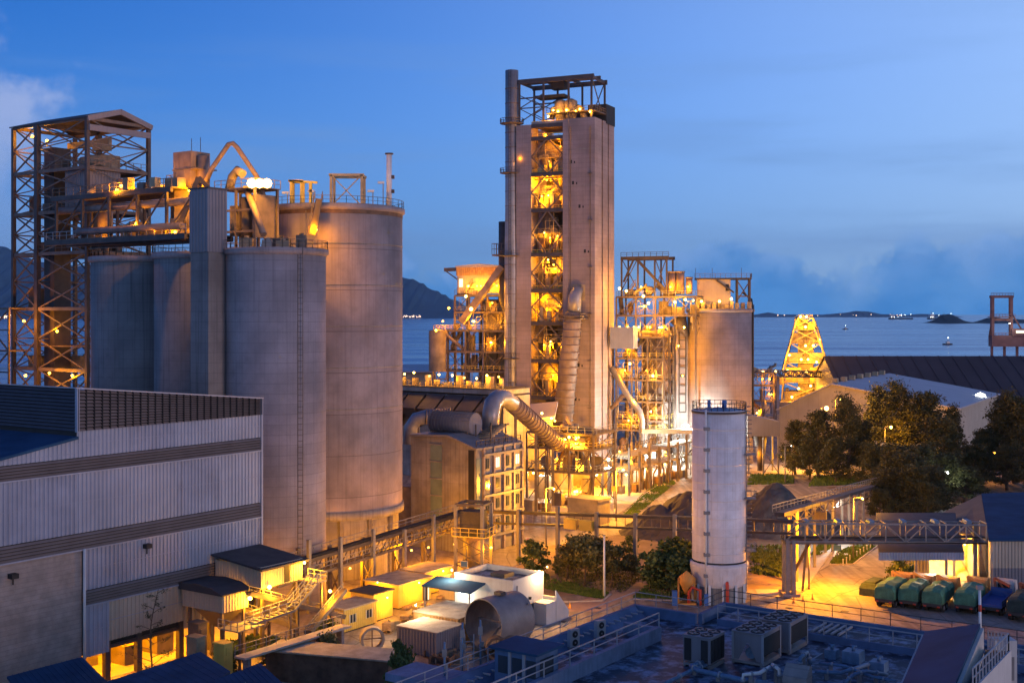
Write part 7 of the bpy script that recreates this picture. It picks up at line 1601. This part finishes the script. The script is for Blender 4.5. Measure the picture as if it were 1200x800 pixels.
part('stair_wall', MB().add([e0, e1, Vector((e1.x, e1.y, ZR)), Vector((e0.x, e0.y, ZR)), e0 + Vector((.25, .2, 0)), e1 + Vector((.25, .2, 0)), Vector((e1.x + .25, e1.y + .2, ZR)), Vector((e0.x + .25, e0.y + .2, ZR))], [(0, 3, 2, 1), (4, 5, 6, 7), (0, 1, 5, 4), (0, 4, 7, 3)]), 'white_wall', t)
e2 = pix(1158, 757, 78)
part('landing', MB().slab(tuple(e0), tuple(e1), tuple(d + Vector((.4, 0, -2.6))), tuple(a + Vector((.3, 0, -1.6))), .15), 'roof_dark', t)
part('railing', MB().rail([e1, e0, e2], 1.0, 1.0, .06), 'rail', t)
g_ = gnd(1149, 738, ZR); t = thing('roof_mast', 'thin white and red mast behind the stair head', 'mast', tuple(pix(1149, 735, 78)))
part('mast', MB().cyl(tuple(pix(1149, 760, 78)), tuple(pix(1148, 690, 78)), .09, 8), 'white_paint', t); part('head', MB().cbox(tuple(pix(1148, 688, 78)), (.35, .35, .25)), 'steel_grey', t); part('band', MB().cyl(tuple(pix(1148.5, 716, 78)), tuple(pix(1148.4, 708, 78)), .1, 8), 'red_paint', t)
p = pix(1152, 740, 80); t = thing('vent_cabinet', 'small white cabinet beside the stair railing', 'cabinet', (p.x + .8, 80, ZR)); part('body', MB().box(p.x + .5, p.x + 2, 79.5, 80.6, ZR, TZ(748, 80)), 'white_wall', t); part('louver', MB().box(p.x + .7, p.x + 1.8, 79.44, 79.5, ZR + .5, ZR + 2), 'steel_grey', t)
# guard hut and masts at the left of the roof
x, y = rloc(628, 812, ZR); F = Frame(tuple(ST((x, y, ZR))), -34.6)
t = thing('roof_cabin', 'small blue-grey cabin with flat roof at the corner of the roof', 'cabin', tuple(ST((x, y, ZR))))
part('wall', MB(F).box(-3.2, 0, 0, 2.6, 0, 2.4), 'parapet', t); part('roof', MB(F).box(-3.5, .3, -.3, 2.9, 2.4, 2.55), 'roof_blue', t)
for xx in (-2.9, -1.8, -.7): part('window', MB(F).box(xx, xx + .7, -.05, 0, .9, 2.0), 'glassd', t)
part('window', MB(F).box(0, .05, .5, 2.0, .9, 2.0), 'glassd', t); part('pilaster', MB(F).box(-2.1, -1.9, -.08, 0, 0, 2.4).box(-1.0, -.8, -.08, 0, 0, 2.4), 'rail', t)
for px, ytop, yb_ in ((542, 729, 792), (563, 726, 786), (521, 752, 800)):
    p = gnd(px, yb_, ZR); t = thing('roof_mast', 'slender blue mast with brackets near the roof corner cabin', 'mast', tuple(p), 'masts by the roof cabin')
    part('pole', MB().cyl((p.x, p.y, ZR), (p.x, p.y, TZ(ytop, p.y)), .07, 8), 'pipe_blue', t); part('bracket', MB().cbox((p.x, p.y - .1, TZ(ytop + 12, p.y)), (.3, .2, .5)).cbox((p.x + .1, p.y, TZ(ytop + 28, p.y)), (.25, .2, .35)), 'steel_grey', t)
t = thing('roof_ladder', 'short access ladder with hoops over the roof edge', 'ladder', tuple(gnd(548, 786, ZR)))
p = gnd(550, 788, ZR); part('ladder', MB().ladder(p.x, p.y, ZR, ZR + 2.6, .6, 'x', .35, .06), 'rail', t); part('hoop', MB().rail([(p.x - .6, p.y + .1, ZR), (p.x - .6, p.y + 1.4, ZR)], 2.2, .7, .06), 'rail', t)
p = gnd(530, 800, ZR); t = thing('roof_slab_cover', 'pale blue round-cornered roof cover beside the masts', 'roof cover', tuple(p)); part('cover', MB(Frame(tuple(p), -34.6)).prism([(-4, -2), (1, -2), (1.6, -1.4), (1.6, .6), (1, 1.2), (-4, 1.2)], 0, .5), 'roof_wall', t)
# ------------------------------------------------------------------ blue roofs in the lower left corner
def low_roof(pts, label, zr, drop, m='roof_blue'):
    P = [gnd(px, py, zr - (drop if i in (2, 3) else 0)) for i, (px, py) in enumerate(pts)]
    c = sum(P, Vector()) / 4; t = thing('low_building', label, 'building', (c.x, c.y, 0), 'low buildings with blue roofs below the hall')
    part('roof', MB().slab(*[tuple(p) for p in P], .2), m, t)
    q = MB(); v = [Vector((p.x + (c.x - p.x) * .04, p.y + (c.y - p.y) * .04, p.z - .2)) for p in P]
    for i in range(4):
        a, b = v[i], v[(i + 1) % 4]; q.add([a, b, Vector((b.x, b.y, 0)), Vector((a.x, a.y, 0))], [(0, 1, 2, 3)])
    part('wall', q, 'roof_wall', t)
    q = MB(); n = 14
    for k in range(1, n): q.beam(tuple(P[0].lerp(P[1], k / n) + Vector((0, 0, .04))), tuple(P[3].lerp(P[2], k / n) + Vector((0, 0, .04))), .05, .02)
    part('roof_seam', q, m, t)
low_roof([(8, 792), (96, 769), (128, 800), (40, 830)], 'blue-roofed low building at the foot of the block wall', 6, .3)
low_roof([(100, 806), (235, 763), (270, 786), (180, 840)], 'wider blue-roofed low building in front of the open bay', 7, .3)
low_roof([(225, 806), (305, 776), (338, 806), (260, 850)], 'blue-roofed low building beside the weeds', 7.5, .3)
q = gnd(30, 760); t = thing('fence', 'thin wire fence along the foot of the block wall', 'fence', tuple(q)); part('rail', MB().rail([gnd(5, 786), gnd(95, 766), gnd(128, 758)], 1.6, 2.2, .09), 'steel_dark', t)
# ------------------------------------------------------------------ lamp posts and poles
def lamp_post(px, py, h, label, kind='na_hot', pw=1800, r=.28, arm=1.2, light=True):
    p = gnd(px, py); t = thing('lamp_post', label, 'lamp post', tuple(p))
    part('pole', MB().cyl(tuple(p), (p.x, p.y, h), .14, 8, .09), 'steel_grey', t); part('arm', MB().beam((p.x, p.y, h), (p.x + arm, p.y - .4, h + .2), .1), 'steel_grey', t)
    lamp(t, (p.x + arm, p.y - .5, h), pw, r, kind, (0, -.2, -.5), light)
part_pole = gnd(708, 699); t = thing('utility_pole', 'bare pale utility pole beside the yard trees', 'pole', tuple(part_pole)); part('pole', MB().cyl(tuple(part_pole), (part_pole.x, part_pole.y, TZ(627, part_pole.y)), .16, 8, .11), 'white_paint', t); part('cap', MB().cbox((part_pole.x, part_pole.y, TZ(627, part_pole.y)), (.3, .3, .15)), 'steel_grey', t)
p = gnd(720, 600); t = thing('yard_sign', 'small road sign post by the grass strip', 'sign', tuple(p)); part('post', MB().cyl(tuple(p), (p.x, p.y, 4.6), .1, 8), 'steel_grey', t); part('plate', MB().cbox((p.x, p.y - .1, 4.3), (1.1, .08, .9)), 'orange_paint', t); part('cone', MB().cyl((p.x, p.y - .8, 0), (p.x, p.y - .8, .8), .35, 10, .05), 'white_paint', t)
lamp_post(920, 566, 8.0, 'thin white lamp post beside the far shrubs', 'white_glow', 500, .12, light=False)
lamp_post(1037, 560, TZ(500, 272), 'slim lamp post with amber head among the dark trees', 'na_hot', 1500, .4)
lamp_post(979, 552, TZ(467, 284), 'amber lamp post in front of the gabled hall', 'na_hot', 2600, .5)
lamp_post(962, 548, TZ(478, 290), 'bright amber lamp post hidden in the first dark tree', 'na_hot', 2600, .7)
lamp_post(1143, 520, TZ(467, 344), 'white floodlight mast shining above the dark trees', 'white_glow', 9000, 2.4)
lamp_post(1116, 545, TZ(507, 295), 'orange lamp glowing deep in the dark grove', 'na', 1500, .4)
lamp_post(1102, 590, TZ(553, 235), 'low white lamp half hidden by foliage', 'white_glow', 220, .25)
lamp_post(1158, 560, TZ(530, 272), 'faint orange lamp behind the right-hand trees', 'na', 900, .3)
lamp_post(968, 640, 7.5, 'white lamp lighting the driveway under the sloping conveyor', 'white_glow', 900, .18)
lamp_post(1000, 655, 9, 'amber lamp post by the driveway bank', 'na_hot', 1700, .2)
lamp_post(948, 690, 7.0, 'amber lamp post at the orange truck yard', 'na', 7000, .2)
lamp_post(668, 575, 13, 'tall amber yard lamp near the tower foot', 'na_hot', 16000, .3)
lamp_post(800, 548, 10, 'white yard lamp by the tie bridge', 'white_glow', 9000, .3)
lamp_post(640, 640, 9, 'amber lamp beside the yard trees', 'na_hot', 3800, .2)
lamp_post(840, 585, 12, 'amber lamp behind the white tank', 'na_hot', 7000, .2)
lamp_post(722, 610, 9, 'amber lamp post at the corner of the gravel yard', 'na_hot', 5500, .2)
lamp_post(930, 552, 10, 'pale lamp at the far pale yard', 'na_hot', 3500, .2)
# bollards along the driveway bank
for k in range(9):
    p = gnd(988 + k * 4.0, 662 - k * 2.4); single('bollard', MB(Frame(tuple(p))).lathe((0, 0, 0), [(.09, 0), (.09, .8), (.11, .82), (.11, .9), (.01, .95)], 8), 'white_paint', 'white bollard along the grass bank of the driveway', 'bollard', tuple(p), 'bollards along the driveway')
p = gnd(981, 655); t = thing('road_sign', 'small blue sign board on the driveway', 'sign', tuple(p)); part('post', MB().cyl(tuple(p), (p.x, p.y, 1.4), .06, 6), 'steel_grey', t); part('board', MB().cbox((p.x, p.y - .08, 1.7), (1.1, .06, .8)), 'blue_paint', t)
p = gnd(619, 668); t = thing('round_sign', 'small square notice with a red ring by the conveyor post', 'sign', tuple(p)); part('post', MB().cyl(tuple(p), (p.x, p.y, 4.6), .06, 6), 'steel_grey', t); part('board', MB().cbox((p.x, p.y - .08, 4.2), (.9, .06, .9)), 'white_paint', t); part('ring', MB().tube([(p.x + .3*math.cos(a), p.y - .13, 4.2 + .3*math.sin(a)) for a in [i*math.pi/8 for i in range(17)]], .05, 6), 'red_paint', t)
# ------------------------------------------------------------------ kerbs, drains, cones, tyres, workers' gear
def kerb(pxs):
    P = [gnd(*p) for p in pxs]; mb = MB()
    for a, b in zip(P[:-1], P[1:]):
        n = max(1, int((b - a).length / 1.2))
        for i in range(n): mb.beam(tuple(a.lerp(b, i / n) + Vector((0, 0, .07))), tuple(a.lerp(b, (i + .94) / n) + Vector((0, 0, .07))), .22, .15)
    o = structure('kerb', mb, 'road')
kerb([(786, 559), (752, 581), (726, 607)]); kerb([(640, 706), (706, 704), (716, 696)]); kerb([(742, 702), (800, 704)]); kerb([(972, 662), (1000, 661), (1028, 640)]); kerb([(940, 694), (962, 664), (985, 636)]); kerb([(876, 569), (932, 568)]); kerb([(948, 571), (1022, 568)]); kerb([(600, 668), (640, 702)])
for k, (px, py) in enumerate(((900, 705), (925, 712), (990, 716), (660, 728), (560, 760), (470, 735), (700, 712))):
    p = gnd(px, py); single('drain_cover', MB(Frame(tuple(p), -34)).box(-.45, .45, -.3, .3, .006, .05).box(-.38, -.3, -.25, .25, .05, .07).box(-.1, -.02, -.25, .25, .05, .07).box(.2, .28, -.25, .25, .05, .07), 'steel_dark', 'iron drain cover set in the yard surface', 'drain', tuple(p), 'drain covers in the yard')
for k, (px, py) in enumerate(((930, 706), (941, 704), (952, 702), (1010, 690), (652, 716), (668, 712))):
    p = gnd(px, py); single('traffic_cone', MB(Frame(tuple(p))).box(-.22, .22, -.22, .22, 0, .05).lathe((0, 0, .05), [(.17, 0), (.12, .25), (.11, .25), (.04, .65), (.01, .66)], 10), 'orange_paint', 'small orange cone standing on the yard', 'cone', tuple(p), 'cones on the yard')
def tyre_stack(px, py, n, label):
    p = gnd(px, py); t = thing('tyre_stack', label, 'tyres', tuple(p))
    for k in range(n): part('tyre', MB(Frame((p.x + rnd.uniform(-.06, .06), p.y + rnd.uniform(-.06, .06), .26 * k))).lathe((0, 0, .13), [(.28, -.1), (.5, -.13), (.55, 0), (.5, .13), (.28, .1), (.28, -.1)], 16), 'tyre', t)
tyre_stack(443, 722, 3, 'stack of three tyres beside the yellow cubicle'); tyre_stack(1048, 692, 2, 'pair of tyres behind the parked trucks'); tyre_stack(612, 748, 2, 'two tyres lying behind the kiln section')
for k in range(7):
    px, py = ((455, 741), (462, 738), (475, 728), (490, 722), (505, 716), (640, 724), (646, 722))[k]; p = gnd(px, py); F = Frame(tuple(p), rnd.uniform(-60, 0))
    q = MB(F)
    for z in (0, .14 * 3):
        for y in (-.5, -.17, .17, .5): q.box(-.6, .6, y - .09, y + .09, z, z + .04)
    for x in (-.5, 0, .5): q.box(x - .06, x + .06, -.55, .55, .04, .14).box(x - .06, x + .06, -.55, .55, .28, .42)
    q.box(-.55, .55, -.5, .5, .46, .46 + rnd.uniform(.2, .9)); single('loaded_pallet', q, rnd.choice(('wood', 'hut_roof', 'machine')), 'loaded timber pallet left on the pale apron', 'pallet', tuple(p), 'pallets on the apron')
# ------------------------------------------------------------------ trees
def tree_proto(name, label, h, cr, seed, leaf, style, nleaf, ls, group, base=.25):
    r = random.Random(seed); t = thing(name, label, 'tree' if name.endswith('tree') else 'shrub', (0, 0, 0), group)
    wood = MB(); pts = [Vector((0, 0, 0))]; n = 6
    for i in range(1, n + 1): pts.append(Vector((pts[-1].x + r.uniform(-.03, .03) * h, pts[-1].y + r.uniform(-.03, .03) * h, h * .92 * i / n)))
    wood.tube(pts, [h * .022 * (1 - .8 * i / n) + .02 for i in range(n + 1)], 8)
    tips = []
    nb = 30 if style == 'feather' else 15
    for k in range(nb):
        f = base + (1 - base) * (k + r.random()) / nb; i = min(n - 1, int(f * n)); b = pts[i].lerp(pts[i+1], f * n - i)
        if style == 'feather': rad = cr * (1.08 - .8 * max(0, f - base) / (1 - base)) * r.uniform(.55, 1.15); up = r.uniform(.1, .55)
        else: rad = cr * math.sqrt(max(.15, 1 - ((f - base) / (1 - base) * 2 - .9) ** 2)) * r.uniform(.6, 1.1); up = r.uniform(.0, .7)
        a = k * 2.4 + r.uniform(-.5, .5); e = b + Vector((math.cos(a) * rad, math.sin(a) * rad, rad * up)); m_ = b.lerp(e, .5) + Vector((0, 0, rad * .1))
        wood.tube([b, m_, e], [h * .007, h * .004, h * .002], 5); tips += [(m_, .55), (b.lerp(e, .75), .8), (e, 1.0)]
    tips.append((pts[-1], .8)); part('trunk', wood, 'bark', t)
    lf = MB(); vs = []; fs = []
    cl = [(p, s, r.uniform(.55, 1.25)) for p, s in tips]
    for k in range(nleaf):
        p, s, q = r.choice(cl); sg = cr * (.135 if style == 'feather' else .14) * q
        o = Vector((r.gauss(0, sg), r.gauss(0, sg), r.gauss(0, sg * .8))); c = p + o
        d = Vector((r.gauss(0, 1), r.gauss(0, 1), r.gauss(0, .5) + (.7 if style == 'feather' else 0))).normalized(); w = d.cross(Vector((r.gauss(0, 1), r.gauss(0, 1), r.gauss(0, 1)))).normalized()
        L_ = ls * r.uniform(.6, 1.5) * (1.7 if style == 'feather' else 1); W_ = ls * (.28 if style == 'feather' else .55) * r.uniform(.7, 1.3)
        i = len(vs); vs += [c - d * L_ * .5, c + w * W_, c + d * L_ * .5, c - w * W_]; fs.append((i, i+1, i+2, i+3))
    part('crown', lf.add(vs, fs), leaf, t); return t
GA = 'dark trees of the grove'
GLAB = 'dark feathery tree in the grove beyond the sloping conveyor'
pa = tree_proto('feathery_tree', GLAB, 15, 4.2, 1, 'leaf_dark', 'feather', 8000, .36, GA, .12)
pb = tree_proto('feathery_tree', GLAB, 18, 5.4, 2, 'leaf_dark', 'feather', 10000, .36, GA, .12)
pc = tree_proto('feathery_tree', GLAB, 13, 4.6, 3, 'leaf_dark', 'feather', 9000, .36, GA, .06)
protos = [pa, pb, pc]; first = [True] * 3
TL = {932: 'dark feathery tree closest to the grey hopper shed', 960: 'dark feathery tree hiding the bright amber lamp post', 996: 'tall dark tree in front of the gabled hall', 1030: 'tall slim tree breaking the pale roof of the gabled hall', 1058: 'tallest dark feathery tree rising over the pale gabled roof', 1084: 'broad dark tree below the end of the pale gabled roof',
      1116: 'dark tree just beside the white floodlight mast', 1176: 'tall dark tree in front of the long brown roof', 1094: 'low dark tree with a white lamp half hidden in it', 1030.5: '', 1048: 'low dark tree over the lower end of the sloping conveyor', 1012: 'dark tree beside the slim amber-headed lamp post'}
def plant(i, px, ybase, ytop, wide=1.0):
    p = gnd(px, ybase); h0 = (15, 18, 13)[i]; hh = TZ(ytop, p.y); s = max(.3, hh / h0); o = protos[i] if first[i] else copy_tree(protos[i]); first[i] = False
    o.location = p; o.rotation_euler = (0, 0, rnd.uniform(0, 6.28)); o.scale = (s * wide, s * wide, s); o['label'] = TL.pop(px, None) or GLAB
for a in ((0, 932, 556, 490, 1.10), (0, 960, 560, 478, 1.22), (0, 948, 562, 512, 1.22), (1, 996, 562, 462, 0.98), (2, 980, 566, 512, 1.10), (1, 1030, 552, 452, 1.04), (1, 1058, 556, 446, 1.04), (0, 1084, 560, 456, 1.16), (0, 1012, 560, 490, 1.22),
          (2, 1020, 572, 520, 1.22), (2, 1046, 580, 520, 1.46), (0, 1105, 570, 486, 1.34), (2, 1080, 586, 520, 1.46), (1, 1116, 562, 474, .8), (1, 1176, 566, 458, 1.0), (0, 1190, 566, 462, 1.46), (1, 1208, 570, 468, 1.34), (2, 1112, 584, 530, 1.59), (2, 1145, 572, 520, 1.46), (0, 1152, 566, 500, 1.1),
          (2, 1048, 604, 548, 1.52), (2, 1070, 608, 545, 1.52), (2, 1030, 610, 572, 1.46), (2, 1094, 604, 545, 1.59), (0, 1180, 574, 520, 1.59), (2, 1220, 580, 520, 1.59), (2, 1062, 596, 530, 1.59), (2, 1085, 612, 565, 1.46), (2, 1130, 588, 545, 1.59)): plant(*a)
GY = 'yard trees lit by the lamps'
py_ = tree_proto('yard_tree', 'small leafy yard tree lit warm beside the level conveyor', 6, 2.6, 7, 'leaf_warm', 'round', 2300, .34, GY, .34)
spots = [(686, 686, 628, 1.1), (664, 680, 640, .9), (716, 688, 640, 1.0), (700, 676, 632, 1.1), (672, 672, 636, .9), (740, 684, 650, .9)]
for k, (px, yb_, yt, w) in enumerate(spots):
    o = py_ if k == 0 else copy_tree(py_); p = gnd(px, yb_); s = TZ(yt, p.y) / 6; o.location = p; o.scale = (s * w, s * w, s); o.rotation_euler = (0, 0, k * 1.3)
pg = tree_proto('green_shrub', 'dense dark green bush between the yard path and white tank', 5, 2.4, 8, 'leaf', 'round', 2700, .34, 'bushes by the yard path', .08)
for k, (px, yb_, yt, w) in enumerate(((784, 694, 640, 1.2), (803, 690, 634, 1.2), (770, 690, 652, 1.0), (796, 700, 655, 1.0))):
    o = pg if k == 0 else copy_tree(pg); p = gnd(px, yb_); s = TZ(yt, p.y) / 5; o.location = p; o.scale = (s * w, s * w, s); o.rotation_euler = (0, 0, k * 1.1)
def solo(px, yb_, yt, label, w=1.0, src=pg, rz=0):
    o = copy_tree(src, label=label); p = gnd(px, yb_); s = TZ(yt, p.y) / (5 if src is pg else 6); o.location = p; o.scale = (s * w, s * w, s); o.rotation_euler = (0, 0, rz)
    if 'group' in o: del o['group']
solo(627, 675, 635, 'bright green bushy tree beside the white hut parapet', 1.0, pg, 1)
solo(652, 672, 655, 'young green sapling at the foot of a conveyor post', .6, pg, 2)
solo(738, 648, 628, 'small dark bush under the level conveyor', 1.0, pg, 2.5)
solo(375, 762, 722, 'dusty bush beside the site hut', .8, pg, 3)
solo(385, 782, 742, 'bare dusty tree above the low shed roof', 1.0, py_, .5)
solo(345, 772, 748, 'weedy shrub by the walkway', 1.4, pg, 4)
solo(320, 785, 758, 'green shrub next to the corner roofs', 1.3, pg, 5)
solo(1055, 690, 655, 'dark shrub against the loading shed wall', .9, pg, 1.7)
solo(928, 560, 532, 'yellow-green shrub beside the thin lamp post', 1.0, py_, 2)
solo(268, 790, 762, 'dark shrub growing by the open bay', 1.2, pg, .3)
solo(472, 830, 756, 'dark spiky shrub rising in front of the scrap strip', .55, pg, .9)
# thin sapling in the lower left
p = gnd(172, 828); t = thing('sapling_tree', 'thin wispy sapling in front of the open bay', 'tree', tuple(p)); r = random.Random(4); H = TZ(690, p.y)
wd = MB(Frame(tuple(p))); pts = [Vector((math.sin(i * .7) * .25 + i * .09, 0, H * i / 10)) for i in range(11)]; wd.tube(pts, [.11 * (1 - i / 11) + .015 for i in range(11)], 6); lf = MB(Frame(tuple(p))); vs = []; fs = []
for k in range(22):
    f = .25 + .75 * k / 22; i = min(9, int(f * 10)); b = pts[i].lerp(pts[i+1], f * 10 - i); a = k * 2.4; L_ = (1.25 - f) * 3.4 * r.uniform(.5, 1); e = b + Vector((math.cos(a) * L_, math.sin(a) * L_, L_ * .35)); wd.tube([b, b.lerp(e, .5) + Vector((0, 0, .1)), e], [.035, .025, .01], 5)
    for j in range(26):
        c = b.lerp(e, r.uniform(.45, 1.05)) + Vector((r.gauss(0, .12), r.gauss(0, .12), r.gauss(0, .12))); d = Vector((r.gauss(0, 1), r.gauss(0, 1), r.gauss(0, .4))).normalized() * .16; w = Vector((-d.y, d.x, .04)) * .35
        i2 = len(vs); vs += [c - d, c + w, c + d, c - w]; fs.append((i2, i2+1, i2+2, i2+3))
part('trunk', wd, 'bark', t); part('crown', lf.add(vs, fs), 'leaf_dark', t)


# ------------------------------------------------------------------ the air
def haze_mat(name):
    m = bpy.data.materials.new(name); m.use_nodes = True; t = m.node_tree; t.nodes.clear()
    v = t.nodes.new('ShaderNodeVolumePrincipled'); v.inputs['Density'].default_value = HAZE; v.inputs['Color'].default_value = (.60, .82, 1.0, 1); v.inputs['Anisotropy'].default_value = .3
    o = t.nodes.new('ShaderNodeOutputMaterial'); t.links.new(v.outputs[0], o.inputs['Volume']); return m
HAZE = 2.6e-5
SPEC['haze'] = haze_mat
single('haze', MB().box(-22000, 22000, -400, 17500, -8, 900), 'haze', 'thin blue evening haze over plant, sea and hills', 'haze', kind='stuff')
